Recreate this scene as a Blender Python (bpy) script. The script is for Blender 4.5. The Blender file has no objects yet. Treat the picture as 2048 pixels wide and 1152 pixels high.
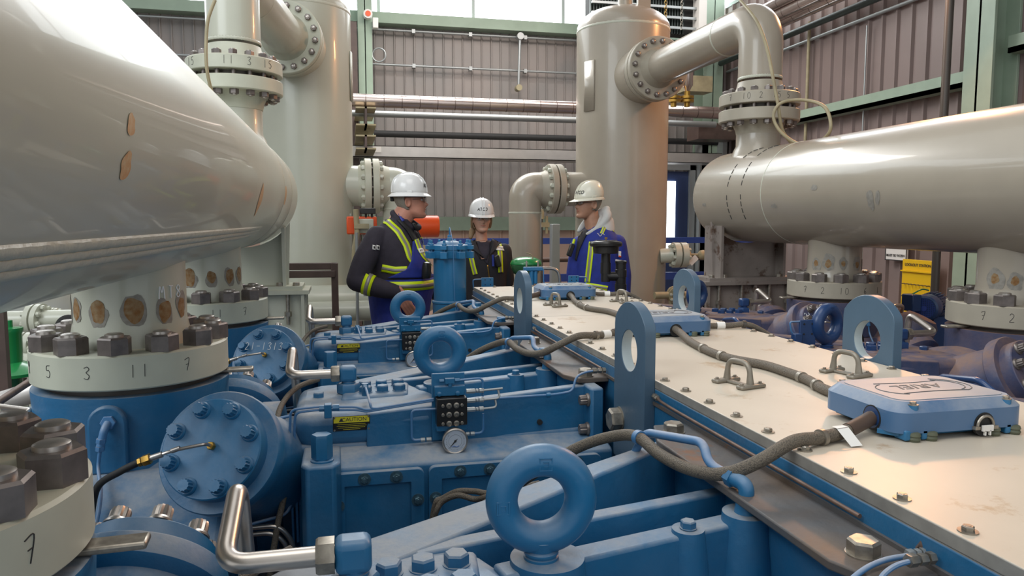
import bpy, bmesh, math, random
from mathutils import Vector, Matrix, noise
from mathutils.bvhtree import BVHTree
V = Vector
random.seed(7)
SC = bpy.context.scene
COL = SC.collection
# ------------------------------------------------------------------ camera
FPX = 1471.0
TH = math.atan(135 / FPX)
PS = math.atan(337 * math.cos(TH) / FPX)
CAMP = V((0, 0, 1.6))
Fw = V((math.sin(PS) * math.cos(TH), math.cos(PS) * math.cos(TH), -math.sin(TH)))
Rt = V((math.cos(PS), -math.sin(PS), 0))
Up = Rt.cross(Fw)
cd = bpy.data.cameras.new('camera')
cd.sensor_width = 36
cd.lens = 36 * FPX / 2048
cd.clip_start = 0.02
cam = bpy.data.objects.new('camera', cd)
COL.objects.link(cam)
cam.matrix_world = Matrix(((Rt.x, Up.x, -Fw.x, 0), (Rt.y, Up.y, -Fw.y, 0), (Rt.z, Up.z, -Fw.z, 1.6), (0, 0, 0, 1)))
SC.camera = cam

def ray(px, py):
    return Fw + Rt * ((px - 1024) / FPX) - Up * ((py - 576) / FPX)

def at(px, py, x=None, y=None, z=None):
    r = ray(px, py)
    t = x / r.x if x is not None else (y / r.y if y is not None else (z - 1.6) / r.z)
    return CAMP + r * t

# ------------------------------------------------------------------ light
SC.view_settings.view_transform = 'Standard'
SC.view_settings.look = 'None'
SC.view_settings.gamma = 1
SC.view_settings.use_curve_mapping = False
SC.view_settings.exposure = 0.34
w = bpy.data.worlds.new('world')
SC.world = w
w.use_nodes = True
w.node_tree.nodes['Background'].inputs[0].default_value = (0.93, 0.97, 1.0, 1)
w.node_tree.nodes['Background'].inputs[1].default_value = 0.70

def area(loc, target, sx, sy, power, color):
    l = bpy.data.lights.new('high_bay_light', 'AREA')
    l.shape = 'RECTANGLE'; l.size = sx; l.size_y = sy; l.energy = power; l.color = color
    o = bpy.data.objects.new('high_bay_light', l)
    COL.objects.link(o)
    o.location = loc
    o.rotation_euler = (V(target) - V(loc)).to_track_quat('-Z', 'Y').to_euler()
    return o
# daylight from the high side windows, and the warm hanging lamps of the hall
area((-3.6, 0.8, 4.4), (-0.3, 2.8, 1.2), 3.4, 2.0, 45, (0.90, 0.96, 1.0)).data.spread = 2.0
area((0.4, 1.2, 6.0), (0.4, 3.0, 1.0), 3.0, 3.0, 62, (1.0, 0.97, 0.92))
area((5.1, 6.0, 4.2), (2.9, 4.2, 1.7), 0.3, 0.3, 60, (1.0, 0.42, 0.15))
area((1.2, 9.6, 5.8), (1.4, 7.0, 1.0), 4.0, 1.0, 150, (1.0, 0.97, 0.93))
area((2.6, 8.6, 5.5), (3.0, 12.0, 2.6), 4.0, 0.8, 60, (1.0, 0.90, 0.82))

# ------------------------------------------------------------------ materials
def node(nt, t, **kw):
    n = nt.nodes.new(t)
    for k, v in kw.items():
        setattr(n, k, v)
    return n

def mat(name, col, rough=0.5, metal=0.0, emit=None, estr=0, noise_amt=0.0, nscale=8.0, col2=None,
        dust=None, dust_amt=0.0, dust_base=0.10, bump=0.0, bscale=60.0, alpha=1.0, coat=0.0, rust=None, rust_t=0.7):
    m = bpy.data.materials.new(name)
    m.use_nodes = True
    nt = m.node_tree
    b = nt.nodes['Principled BSDF']
    b.inputs['Roughness'].default_value = rough
    b.inputs['Metallic'].default_value = metal
    b.inputs['Coat Weight'].default_value = coat
    b.inputs['Base Color'].default_value = (*col, 1)
    L = nt.links.new
    tc = node(nt, 'ShaderNodeTexCoord')
    geo = node(nt, 'ShaderNodeNewGeometry')
    cur = None
    if noise_amt or col2:
        n = node(nt, 'ShaderNodeTexNoise'); n.inputs['Scale'].default_value = nscale; n.inputs['Detail'].default_value = 6
        L(geo.outputs['Position'], n.inputs['Vector'])
        r = node(nt, 'ShaderNodeMapRange'); r.inputs['From Min'].default_value = 0.35; r.inputs['From Max'].default_value = 0.7
        L(n.outputs['Fac'], r.inputs['Value'])
        mx = node(nt, 'ShaderNodeMix', data_type='RGBA')
        c2 = col2 or tuple(c * (1 - noise_amt) for c in col)
        mx.inputs[6].default_value = (*col, 1); mx.inputs[7].default_value = (*c2, 1)
        L(r.outputs['Result'], mx.inputs[0])
        cur = mx.outputs[2]
    if dust:
        # settled dust: lies on faces that look up, broken up by noise
        sx = node(nt, 'ShaderNodeSeparateXYZ'); L(geo.outputs['Normal'], sx.inputs[0])
        r = node(nt, 'ShaderNodeMapRange'); r.inputs['From Min'].default_value = 0.15; r.inputs['From Max'].default_value = 0.95
        L(sx.outputs['Z'], r.inputs['Value'])
        n = node(nt, 'ShaderNodeTexNoise'); n.inputs['Scale'].default_value = 7; n.inputs['Detail'].default_value = 8; n.inputs['Roughness'].default_value = 0.65
        L(geo.outputs['Position'], n.inputs['Vector'])
        r2 = node(nt, 'ShaderNodeMapRange'); r2.inputs['From Min'].default_value = 0.3; r2.inputs['From Max'].default_value = 0.62
        L(n.outputs['Fac'], r2.inputs['Value'])
        mu = node(nt, 'ShaderNodeMath', operation='MULTIPLY'); L(r.outputs[0], mu.inputs[0]); L(r2.outputs[0], mu.inputs[1])
        ad = node(nt, 'ShaderNodeMath', operation='MULTIPLY_ADD'); L(r2.outputs[0], ad.inputs[0]); ad.inputs[1].default_value = dust_base; L(mu.outputs[0], ad.inputs[2])
        m2 = node(nt, 'ShaderNodeMath', operation='MULTIPLY', use_clamp=True); L(ad.outputs[0], m2.inputs[0]); m2.inputs[1].default_value = dust_amt
        mx = node(nt, 'ShaderNodeMix', data_type='RGBA')
        if cur: L(cur, mx.inputs[6])
        else: mx.inputs[6].default_value = (*col, 1)
        mx.inputs[7].default_value = (*dust, 1)
        L(m2.outputs[0], mx.inputs[0]); cur = mx.outputs[2]
        ra = node(nt, 'ShaderNodeMapRange'); ra.inputs['To Min'].default_value = rough; ra.inputs['To Max'].default_value = 0.8
        L(m2.outputs[0], ra.inputs['Value']); L(ra.outputs[0], b.inputs['Roughness'])
    if rust:
        n = node(nt, 'ShaderNodeTexNoise'); n.inputs['Scale'].default_value = 5; n.inputs['Detail'].default_value = 10; n.inputs['Roughness'].default_value = 0.7
        L(geo.outputs['Position'], n.inputs['Vector'])
        r = node(nt, 'ShaderNodeMapRange'); r.inputs['From Min'].default_value = rust_t; r.inputs['From Max'].default_value = rust_t + 0.06
        L(n.outputs['Fac'], r.inputs['Value'])
        mx = node(nt, 'ShaderNodeMix', data_type='RGBA')
        if cur: L(cur, mx.inputs[6])
        else: mx.inputs[6].default_value = (*col, 1)
        mx.inputs[7].default_value = (*rust, 1)
        L(r.outputs[0], mx.inputs[0]); cur = mx.outputs[2]
    if cur: L(cur, b.inputs['Base Color'])
    if bump:
        n = node(nt, 'ShaderNodeTexNoise'); n.inputs['Scale'].default_value = bscale; n.inputs['Detail'].default_value = 4
        L(geo.outputs['Position'], n.inputs['Vector'])
        bp = node(nt, 'ShaderNodeBump'); bp.inputs['Strength'].default_value = bump; bp.inputs['Distance'].default_value = 0.004
        L(n.outputs['Fac'], bp.inputs['Height']); L(bp.outputs[0], b.inputs['Normal'])
    if emit:
        b.inputs['Emission Color'].default_value = (*emit, 1); b.inputs['Emission Strength'].default_value = estr
    if alpha < 1:
        b.inputs['Alpha'].default_value = alpha
    return m

def braided(name, c1, c2, scale):
    m = mat(name, c1, 0.65)
    nt = m.node_tree; b = nt.nodes['Principled BSDF']; L = nt.links.new
    tc = node(nt, 'ShaderNodeTexCoord')
    wv = node(nt, 'ShaderNodeTexVoronoi'); wv.inputs['Scale'].default_value = scale
    L(tc.outputs['Object'], wv.inputs['Vector'])
    mx = node(nt, 'ShaderNodeMix', data_type='RGBA'); mx.inputs[6].default_value = (*c1, 1); mx.inputs[7].default_value = (*c2, 1)
    L(wv.outputs['Distance'], mx.inputs[0]); L(mx.outputs[2], b.inputs['Base Color'])
    bp = node(nt, 'ShaderNodeBump'); bp.inputs['Strength'].default_value = 0.6; bp.inputs['Distance'].default_value = 0.002
    L(wv.outputs['Distance'], bp.inputs['Height']); L(bp.outputs[0], b.inputs['Normal'])
    return m

M = {}
M['cream'] = mat('cream_paint', (0.54, 0.55, 0.455), 0.30, noise_amt=0.08, nscale=2.5, bump=0.06, bscale=14, coat=0.25)
M['taupe'] = mat('taupe_paint', (0.40, 0.355, 0.285), 0.27, noise_amt=0.10, nscale=2.5, bump=0.06, bscale=14, coat=0.25)  # browner cream: the right side's warm, dimmer light is put into the colour
M['taupe_flange'] = mat('taupe_flange_paint', (0.42, 0.385, 0.31), 0.42, noise_amt=0.12, nscale=9, dust=(0.36, 0.29, 0.20), dust_amt=0.35)  # right-hand flanges, with the same warm, dimmer light in their base colour
M['cream_flange'] = mat('cream_flange_paint', (0.56, 0.575, 0.465), 0.42, noise_amt=0.12, nscale=9, dust=(0.42, 0.35, 0.24), dust_amt=0.35)
M['weld'] = mat('painted_weld', (0.54, 0.55, 0.455), 0.4, bump=0.9, bscale=45)
M['blue'] = mat('blue_paint', (0.010, 0.145, 0.320), 0.34, noise_amt=0.22, nscale=5, dust=(0.34, 0.355, 0.37), dust_amt=0.78, bump=0.25, bscale=70)
M['blue_clean'] = mat('clean_blue_paint', (0.014, 0.160, 0.345), 0.30, noise_amt=0.15, nscale=6, dust=(0.33, 0.37, 0.42), dust_amt=0.5, bump=0.12, bscale=60)
M['blue_dirty'] = mat('dusty_blue_paint', (0.020, 0.060, 0.170), 0.42, noise_amt=0.3, nscale=5, dust=(0.21, 0.135, 0.115), dust_amt=1.0, dust_base=0.40, bump=0.25, bscale=70)
M['box_blue'] = mat('box_blue_paint', (0.060, 0.150, 0.300), 0.28, noise_amt=.1, dust=(.42,.43,.43), dust_amt=.7)
M['lug'] = mat('lug_blue_paint', (0.075, 0.135, 0.200), 0.42, noise_amt=0.15, nscale=6, bump=0.08)
M['lug_hole'] = mat('worn_steel_bore', (0.50, 0.58, 0.60), 0.4, noise_amt=0.2)
M['deck'] = mat('oily_deck', (0.13, 0.095, 0.07), 0.55, col2=(0.08, 0.095, 0.11), nscale=6, rust=(0.16, 0.07, 0.03), rust_t=0.6, bump=0.4, bscale=50)
M['plate'] = mat('bare_plate', (0.62, 0.545, 0.44), 0.38, noise_amt=0.12, nscale=3, rust=(0.46, 0.34, 0.22), rust_t=0.60, bump=0.05)
M['plate_edge'] = mat('plate_edge', (0.40, 0.38, 0.34), 0.45, 0.3, noise_amt=0.3, nscale=20)
M['nut'] = mat('dark_steel_nut', (0.24, 0.21, 0.195), 0.42, 0.6, noise_amt=0.35, nscale=30)
M['stud'] = mat('bright_stud', (0.52, 0.48, 0.44), 0.33, 0.8, noise_amt=0.3, nscale=40)
M['zinc'] = mat('zinc_bolt', (0.42, 0.38, 0.32), 0.38, 0.75, noise_amt=0.4, nscale=60)
M['steel'] = mat('stainless_tube', (0.55, 0.50, 0.45), 0.30, 0.9, noise_amt=0.15, nscale=20)
M['darktube'] = mat('dark_tube', (0.10, 0.09, 0.08), 0.45, 0.5)
M['rust'] = mat('rusty_patch', (0.24, 0.11, 0.03), 0.75, col2=(0.34, 0.25, 0.14), nscale=60, bump=0.5)
M['rust_rim'] = mat('scorched_rim', (0.33, 0.31, 0.27), 0.6, noise_amt=0.3, nscale=50)
M['primer'] = mat('bare_primer_streak', (0.55, 0.30, 0.13), 0.6, col2=(0.60, 0.45, 0.26), nscale=70)
M['marker'] = mat('marker_ink', (0.03, 0.03, 0.03), 0.7)
M['chalk'] = mat('paint_marker', (0.80, 0.84, 0.86), 0.7)
M['hose'] = braided('braided_hose', (0.20, 0.165, 0.12), (0.07, 0.06, 0.05), 420)
M['black'] = mat('black_plastic', (0.018, 0.017, 0.016), 0.30)
M['blackmatte'] = mat('black_rubber', (0.015, 0.015, 0.015), 0.65)
M['siding'] = mat('mauve_siding', (0.31, 0.27, 0.25), 0.42, noise_amt=0.16, nscale=1.6, col2=(0.25, 0.235, 0.225))
M['siding_r'] = mat('brown_siding', (0.27, 0.205, 0.19), 0.45, noise_amt=0.2, nscale=1.2)
M['siding_low'] = mat('low_siding', (0.72, 0.50, 0.40), 0.5, noise_amt=0.15, nscale=1.5)
M['green_steel'] = mat('green_painted_steel', (0.34, 0.44, 0.34), 0.45, noise_amt=0.12, nscale=5)
M['pane'] = mat('bright_window', (0.9, 0.95, 1.0), 0.3, emit=(0.93, 0.98, 1.0), estr=3.2)
M['frame_w'] = mat('window_mullion', (0.45, 0.5, 0.48), 0.5)
M['floor'] = mat('concrete', (0.16, 0.15, 0.14), 0.7, noise_amt=0.3, nscale=3, bump=0.2)
M['insul'] = mat('metal_jacketing', (0.62, 0.52, 0.48), 0.22, 0.9, noise_amt=0.15, nscale=3)
M['alum'] = mat('cable_tray_aluminium', (0.58, 0.55, 0.52), 0.38, 0.6, noise_amt=0.1)
M['brown_steel'] = mat('brown_primer_steel', (0.10, 0.065, 0.055), 0.4, noise_amt=0.3, nscale=8)
M['brown_cream'] = mat('yellowed_steel', (0.42, 0.36, 0.22), 0.5, noise_amt=0.3)
M['stand'] = mat('stained_stand_paint', (0.26, 0.225, 0.20), 0.5, noise_amt=0.2, rust=(0.10, 0.06, 0.04), rust_t=0.56)
M['galv'] = mat('galvanised_steel', (0.40, 0.42, 0.42), 0.42, 0.6)
M['dark_pipe'] = mat('dark_green_pipe', (0.035, 0.05, 0.045), 0.4)
M['orange'] = mat('orange_paint', (0.80, 0.095, 0.018), 0.35)
M['yellow'] = mat('yellow_board', (0.80, 0.50, 0.01), 0.4)
M['yel_label'] = mat('yellow_label', (0.80, 0.68, 0.03), 0.5)
M['white_label'] = mat('white_label', (0.80, 0.78, 0.74), 0.6)
M['green'] = mat('green_paint', (0.015, 0.23, 0.06), 0.25, coat=0.4)
M['dkgreen'] = mat('dark_green_paint', (0.03, 0.13, 0.05), 0.25, coat=0.4)
M['rail_blue'] = mat('railing_blue', (0.03, 0.07, 0.32), 0.4)
M['motor'] = mat('motor_blue', (0.018, 0.052, 0.15), 0.3)
M['brass'] = mat('brass', (0.45, 0.27, 0.06), 0.35, 0.9)
M['dial'] = mat('gauge_dial', (0.50, 0.56, 0.64), 0.3)
M['bluetube'] = mat('painted_tube', (0.055, 0.20, 0.42), 0.32, dust=(0.45, 0.45, 0.47), dust_amt=0.7)
M['door'] = mat('door_blue', (0.03, 0.05, 0.13), 0.4)
M['skin_a'] = mat('skin_ruddy', (0.52, 0.23, 0.155), 0.5, noise_amt=0.12, nscale=30)
M['skin_b'] = mat('skin_fair', (0.50, 0.28, 0.20), 0.5, noise_amt=0.08, nscale=30)
M['skin_c'] = mat('skin_tanned', (0.42, 0.22, 0.14), 0.5, noise_amt=0.15, nscale=30)
M['hair_grey'] = mat('grey_hair', (0.24, 0.21, 0.17), 0.7, bump=0.8, bscale=120)
M['hair_blond'] = mat('blond_hair', (0.26, 0.17, 0.09), 0.6, bump=0.8, bscale=120)
M['hat'] = mat('white_hard_hat', (0.74, 0.74, 0.73), 0.25, coat=0.3)
M['hat_cream'] = mat('cream_hard_hat', (0.70, 0.68, 0.56), 0.28, coat=0.3)
M['navy'] = mat('charcoal_cloth', (0.033, 0.027, 0.040), 0.85, noise_amt=0.25, nscale=25, bump=0.5, bscale=22)
M['softshell'] = mat('black_softshell', (0.020, 0.018, 0.022), 0.8, noise_amt=0.2, nscale=20, bump=0.4, bscale=22)
M['coverall'] = mat('blue_coverall', (0.012, 0.028, 0.25), 0.75, noise_amt=0.25, nscale=20, bump=0.6, bscale=18)
M['hivis'] = mat('hi_vis_tape', (0.62, 0.78, 0.0), 0.5, emit=None)
M['reflect'] = mat('silver_tape', (0.27, 0.25, 0.23), 0.4, 0.2)
M['hood'] = mat('grey_fleece', (0.52, 0.52, 0.50), 0.9, bump=0.3)
M['lens'] = mat('clear_lens', (0.75, 0.78, 0.80), 0.12, alpha=0.16)
M['eye'] = mat('eye_white', (0.62, 0.60, 0.57), 0.3)
M['lip'] = mat('lips', (0.36, 0.12, 0.09), 0.5)
M['lanyard'] = mat('lanyard_blue', (0.03, 0.05, 0.30), 0.6)
M['ink_blue'] = mat('ink_blue', (0.06, 0.16, 0.45), 0.6)

# ------------------------------------------------------------------ mesh helpers
XF = [lambda p: p]      # the right bank of the machine is the left one mirrored
XC = 1.135
ORG = {}

def perp(a):
    a = a.normalized()
    u = a.cross(V((0, 0, 1)))
    if u.length < 1e-3: u = a.cross(V((0, 1, 0)))
    u.normalize()
    return u, a.cross(u).normalized()

def fillet(pts, r, n=6):
    pts = [V(p) for p in pts]
    out = [pts[0]]
    for i in range(1, len(pts) - 1):
        a, b, c = pts[i - 1], pts[i], pts[i + 1]
        d1 = (a - b); d2 = (c - b)
        k = min(r, d1.length * 0.49, d2.length * 0.49)
        p, q = b + d1.normalized() * k, b + d2.normalized() * k
        for j in range(n + 1):
            t = j / n
            out.append(p * (1 - t) ** 2 + b * 2 * t * (1 - t) + q * t * t)
    out.append(pts[-1])
    return out

def spline(pts, n=8):
    pts = [V(p) for p in pts]
    P = [pts[0]] + pts + [pts[-1]]
    out = []
    for i in range(1, len(P) - 2):
        for j in range(n):
            t = j / n
            a, b, c, d = P[i - 1], P[i], P[i + 1], P[i + 2]
            out.append(0.5 * ((2 * b) + (c - a) * t + (2 * a - 5 * b + 4 * c - d) * t * t + (3 * b - a - 3 * c + d) * t ** 3))
    out.append(pts[-1])
    return out

class MB:
    def __init__(s): s.v = []; s.f = []
    def add(s, vs, fs):
        o = len(s.v); s.v += [V(p) for p in vs]; s.f += [tuple(i + o for i in f) for f in fs]; return s
    def box(s, x0, x1, y0, y1, z0, z1):
        return s.add([(x, y, z) for x in (x0, x1) for y in (y0, y1) for z in (z0, z1)],
                     [(0, 1, 3, 2), (4, 6, 7, 5), (0, 4, 5, 1), (2, 3, 7, 6), (0, 2, 6, 4), (1, 5, 7, 3)])
    def obox(s, c, u, v, w, a, b, d):
        c = V(c); u = V(u).normalized() * a / 2; v = V(v).normalized() * b / 2; w = V(w).normalized() * d / 2
        return s.add([c + u * i + v * j + w * k for i in (-1, 1) for j in (-1, 1) for k in (-1, 1)],
                     [(0, 1, 3, 2), (4, 6, 7, 5), (0, 4, 5, 1), (2, 3, 7, 6), (0, 2, 6, 4), (1, 5, 7, 3)])
    def bar(s, p, q, wd, ht, upv=(0, 0, 1)):
        p = V(p); q = V(q); d = q - p; sd = d.cross(V(upv)); 
        return s.obox((p + q) / 2, d, sd, sd.cross(d), d.length, wd, ht)
    def rings(s, rs, cap=True, closed=False):
        n = len(rs[0]); vs = [p for r in rs for p in r]; fs = []
        m = len(rs)
        for i in range(m if closed else m - 1):
            a = i * n; b = ((i + 1) % m) * n
            for j in range(n):
                k = (j + 1) % n
                fs.append((a + j, a + k, b + k, b + j))
        if cap and not closed:
            fs.append(tuple(range(n))); fs.append(tuple(range((m - 1) * n, m * n)))
        return s.add(vs, fs)
    def lathe(s, o, ax, prof, n=32, cap=True, ph=0.0):
        o = V(o); ax = V(ax).normalized(); u, w_ = perp(ax)
        rs = []
        for t, r in prof:
            rs.append([o + ax * t + (u * math.cos(ph + 6.28318531 * k / n) + w_ * math.sin(ph + 6.28318531 * k / n)) * max(r, 1e-4) for k in range(n)])
        return s.rings(rs, cap)
    def cyl(s, p, q, r, r2=None, n=24, ph=0.0):
        p = V(p); q = V(q)
        return s.lathe(p, q - p, [(0, r), ((q - p).length, r if r2 is None else r2)], n, ph=ph)
    def hexn(s, p, ax, r, h, ch=0.12):
        return s.lathe(p, ax, [(0, r), (h * (1 - ch), r), (h, r * 0.9)], 6)
    def torus(s, c, ax, R, r, n=40, m=16, sq=1.0):
        c = V(c); ax = V(ax).normalized(); u, w_ = perp(ax)
        rs = []
        for i in range(n):
            a = 6.28318531 * i / n; d = u * math.cos(a) + w_ * math.sin(a)
            rs.append([c + d * (R + r * math.cos(6.28318531 * j / m)) + ax * (r * sq * math.sin(6.28318531 * j / m)) for j in range(m)])
        return s.rings(rs, closed=True)
    def tube(s, pts, r, n=10, cap=True):
        pts = [V(p) for p in pts]; rr = r if isinstance(r, (list, tuple)) else [r] * len(pts)
        d0 = (pts[1] - pts[0]).normalized(); u, w_ = perp(d0); rs = []
        for i, p in enumerate(pts):
            d = (pts[min(i + 1, len(pts) - 1)] - pts[max(i - 1, 0)]).normalized()
            q = d0.rotation_difference(d); u = q @ u; u = (u - d * u.dot(d)).normalized(); d0 = d
            w_ = d.cross(u)
            rs.append([p + (u * math.cos(6.28318531 * k / n) + w_ * math.sin(6.28318531 * k / n)) * rr[i] for k in range(n)])
        return s.rings(rs, cap)
    def prism(s, poly, ext):
        poly = [V(p) for p in poly]; e = V(ext); n = len(poly)
        return s.add(poly + [p + e for p in poly], [tuple(range(n)), tuple(range(n, 2 * n))] + [(i, (i + 1) % n, n + (i + 1) % n, n + i) for i in range(n)])
    def holed(s, outer, inner, ext):
        # plate between two loops with the same number of points
        n = len(outer); e = V(ext); O = [V(p) for p in outer]; I = [V(p) for p in inner]
        vs = O + I + [p + e for p in O] + [p + e for p in I]; fs = []
        for i in range(n):
            k = (i + 1) % n
            fs += [(i, k, n + k, n + i), (2 * n + i, 2 * n + k, 3 * n + k, 3 * n + i), (i, k, 2 * n + k, 2 * n + i), (n + i, n + k, 3 * n + k, 3 * n + i)]
        return s.add(vs, fs)

def mesh_of(name, mb, org, sm=38):
    me = bpy.data.meshes.new(name)
    me.from_pydata([XF[0](p) - org for p in mb.v], [], mb.f)
    bm = bmesh.new(); bm.from_mesh(me)
    bmesh.ops.recalc_face_normals(bm, faces=bm.faces)
    bm.to_mesh(me); bm.free()
    if sm:
        me.polygons.foreach_set('use_smooth', [True] * len(me.polygons))
        me.set_sharp_from_angle(angle=math.radians(sm))
    return me

def setp(o, label=None, cat=None, group=None, kind=None):
    if label: o['label'] = label
    if cat: o['category'] = cat
    if group: o['group'] = group
    if kind: o['kind'] = kind
    return o

def obj(name, mb, m, parent=None, bevel=0, sm=38, label=None, cat=None, group=None, kind=None, seg=2, sub=0):
    if parent is not None: org = ORG[parent.name]
    elif mb.v:
        P = [XF[0](p) for p in mb.v]
        org = V(((min(p.x for p in P) + max(p.x for p in P)) / 2, (min(p.y for p in P) + max(p.y for p in P)) / 2, min(p.z for p in P)))
    me = mesh_of(name, mb, org, sm)
    me.materials.append(M[m] if isinstance(m, str) else m)
    o = bpy.data.objects.new(name, me); COL.objects.link(o)
    ORG[o.name] = org
    if parent is not None: o.parent = parent
    else: o.location = org
    if bevel:
        b = o.modifiers.new('bevel', 'BEVEL'); b.width = bevel; b.segments = seg; b.limit_method = 'ANGLE'; b.angle_limit = math.radians(40)
    if sub:
        b = o.modifiers.new('subdivision', 'SUBSURF'); b.levels = sub; b.render_levels = sub
    return setp(o, label, cat, group, kind)

def thing(name, loc, label, cat, group=None, kind=None):
    o = bpy.data.objects.new(name, None); COL.objects.link(o)
    o.empty_display_size = 0.05
    l = XF[0](V(loc)); o.location = l; ORG[o.name] = l.copy()
    return setp(o, label, cat, group, kind)

def inst(name, me, parent, loc, ax, spin=0.0, s=1.0, label=None, slot=None):
    o = bpy.data.objects.new(name, me); COL.objects.link(o)
    p = XF[0](V(loc)); a = XF[0](V(loc) + V(ax).normalized() * 0.01) - p
    q = a.to_track_quat('Z', 'X')
    o.rotation_mode = 'QUATERNION'
    from mathutils import Quaternion
    o.rotation_quaternion = q @ Quaternion((0, 0, 1), spin)
    o.location = p - (ORG[parent.name] if parent else V((0, 0, 0)))
    o.scale = (s, s, s)
    if parent: o.parent = parent
    ORG[o.name] = p
    if label: o['label'] = label
    return o

def dup(root, d, label=None, name=None, first=True, parent=None):
    c = root.copy(); COL.objects.link(c)
    if parent is not None: c.parent = parent
    if first:
        c.location = root.location + V(d)
        if label: c['label'] = label
    ORG[c.name] = ORG[root.name] + V(d)
    for ch in list(root.children): dup(ch, d, None, None, False, c)
    return c

def hw(name, build, m, sm=30):
    mb = MB(); build(mb)
    f = XF[0]; XF[0] = lambda p: p
    me = mesh_of(name, mb, V((0, 0, 0)), sm)
    XF[0] = f
    for mm in (m if isinstance(m, list) else [m]): me.materials.append(M[mm])
    return me

def fnut(mb):       # heavy hex nut with the stud end showing
    mb.hexn((0, 0, 0), (0, 0, 1), 0.043, 0.046, 0.1)
    mb.lathe((0, 0, 0.046), (0, 0, 1), [(0, 0.024), (0.007, 0.0235), (0.010, 0.018), (0.0105, 0.0)], 20)
NUT = hw('hex_nut', fnut, ['nut', 'stud'])
for p in NUT.polygons:
    if p.center.z > 0.0461: p.material_index = 1
def fbolt(mb):      # hex head on a washer
    mb.lathe((0, 0, 0), (0, 0, 1), [(0, 0.0135), (0.002, 0.0135)], 24)
    mb.lathe((0, 0, 0.002), (0, 0, 1), [(0, 0.0085), (0.0055, 0.0085), (0.007, 0.0072)], 6)
    mb.lathe((0, 0, 0.009), (0, 0, 1), [(0, 0.0045), (0.0006, 0.004)], 12)
BOLT = hw('hex_bolt', fbolt, 'zinc')
M['bolt_teal'] = mat('teal_bolt', (0.10, 0.19, 0.24), 0.35, 0.5, noise_amt=.4, nscale=90)
BOLTB = hw('hex_bolt', fbolt, 'bolt_teal')
NUTC = hw('hex_nut', fnut, 'cream')
def f12(mb):        # twelve point flange bolt
    mb.lathe((0, 0, 0), (0, 0, 1), [(0, 0.019), (0.003, 0.019), (0.007, 0.0165)], 24)
    rs = []
    for t, k in ((0.006, 1), (0.022, 1), (0.026, 0.9), (0.0261, 0.01)):
        rs.append([V((math.cos(a * math.pi / 12), math.sin(a * math.pi / 12), 0)) * (0.0145 if a % 2 else 0.0125) * k + V((0, 0, t)) for a in range(24)])
    mb.rings(rs)
B12 = hw('twelve_point_bolt', f12, 'blue_clean')
B12D = hw('twelve_point_bolt', f12, 'nut')
B12Z = hw('twelve_point_bolt', f12, 'stud')
def fhex(mb):       # big painted hex head
    mb.lathe((0, 0, 0), (0, 0, 1), [(0, 0.0235), (0.002, 0.0235)], 28)
    mb.lathe((0, 0, 0.002), (0, 0, 1), [(0, 0.0215), (0.016, 0.0215), (0.0195, 0.0185), (0.0196, 0.0001)], 6)
HEXB = hw('hex_bolt', fhex, 'blue')
HEXZ = hw('hex_bolt', fhex, 'zinc')
HEXM = hw('hex_bolt', fhex, 'motor')

# hand-written digits as pen strokes (unit square)
DIG = {'0': [[(.5, 1), (.15, .8), (.1, .3), (.4, 0), (.8, .15), (.9, .7), (.5, 1)]],
 '1': [[(.5, 1), (.45, 0)]], '2': [[(.1, .8), (.4, 1), (.8, .8), (.6, .45), (.1, .05), (.3, .0), (.9, .05)]],
 '3': [[(.15, .9), (.6, 1), (.85, .8), (.45, .55), (.85, .3), (.6, .02), (.1, .1)]],
 '5': [[(.85, 1), (.25, .95), (.2, .6), (.6, .62), (.85, .35), (.6, .05), (.1, .1)]],
 '6': [[(.8, 1), (.3, .7), (.15, .25), (.45, 0), (.8, .2), (.6, .45), (.2, .3)]],
 '7': [[(.1, .9), (.85, 1), (.45, 0)], [(.3, .5), (.75, .55)]],
 '9': [[(.8, .75), (.45, .55), (.2, .8), (.5, 1), (.8, .8), (.7, .4), (.75, 0)]], '-': [[(.15, .5), (.85, .5)]],
 'T': [[(.1, 1), (.9, .95)], [(.5, 1), (.5, 0)]], 'M': [[(.05, 0), (.2, 1), (.5, .5), (.75, 1), (.95, 0)]],
 '8': [[(.5, .5), (.15, .75), (.5, 1), (.85, .75), (.5, .5), (.1, .2), (.5, 0), (.9, .25), (.5, .5)]]}

def strokes(txt, h, wd, gap):
    res = []; x = 0
    for ch in txt:
        for st in DIG.get(ch, []):
            res.append([(x + p[0] * wd, p[1] * h) for p in st])
        x += wd + gap
    tot = x - gap
    return [[(a - tot / 2, b - h / 2) for a, b in st] for st in res]

def write_cyl(txt, cx, cy, r, ang, z, h, parent, m='marker', th=0.0011, name='marker_number'):
    # strokes wrapped round a vertical cylinder; ang measured from -Y towards +X
    mb = MB()
    for st in strokes(txt, h, h * 0.55, h * 0.3):
        pts = [V((cx + (r + 0.0004) * math.sin(ang + a / r), cy - (r + 0.0004) * math.cos(ang + a / r), z + b)) for a, b in spline([(q[0], q[1], 0) for q in st], 5) and [(q.x, q.y) for q in spline([(q[0], q[1], 0) for q in st], 5)]]
        mb.tube(pts, th, 6)
    return obj(name, mb, m, parent)

def write_flat(txt, c, u, v, h, parent, m='chalk', th=0.0014, name='painted_number'):
    mb = MB(); c = V(c); u = V(u).normalized(); v = V(v).normalized()
    for st in strokes(txt, h, h * 0.55, h * 0.22):
        mb.tube([c + u * q.x + v * q.y for q in spline([(q[0], q[1], 0) for q in st], 5)], th, 6)
    return obj(name, mb, m, parent)

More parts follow.
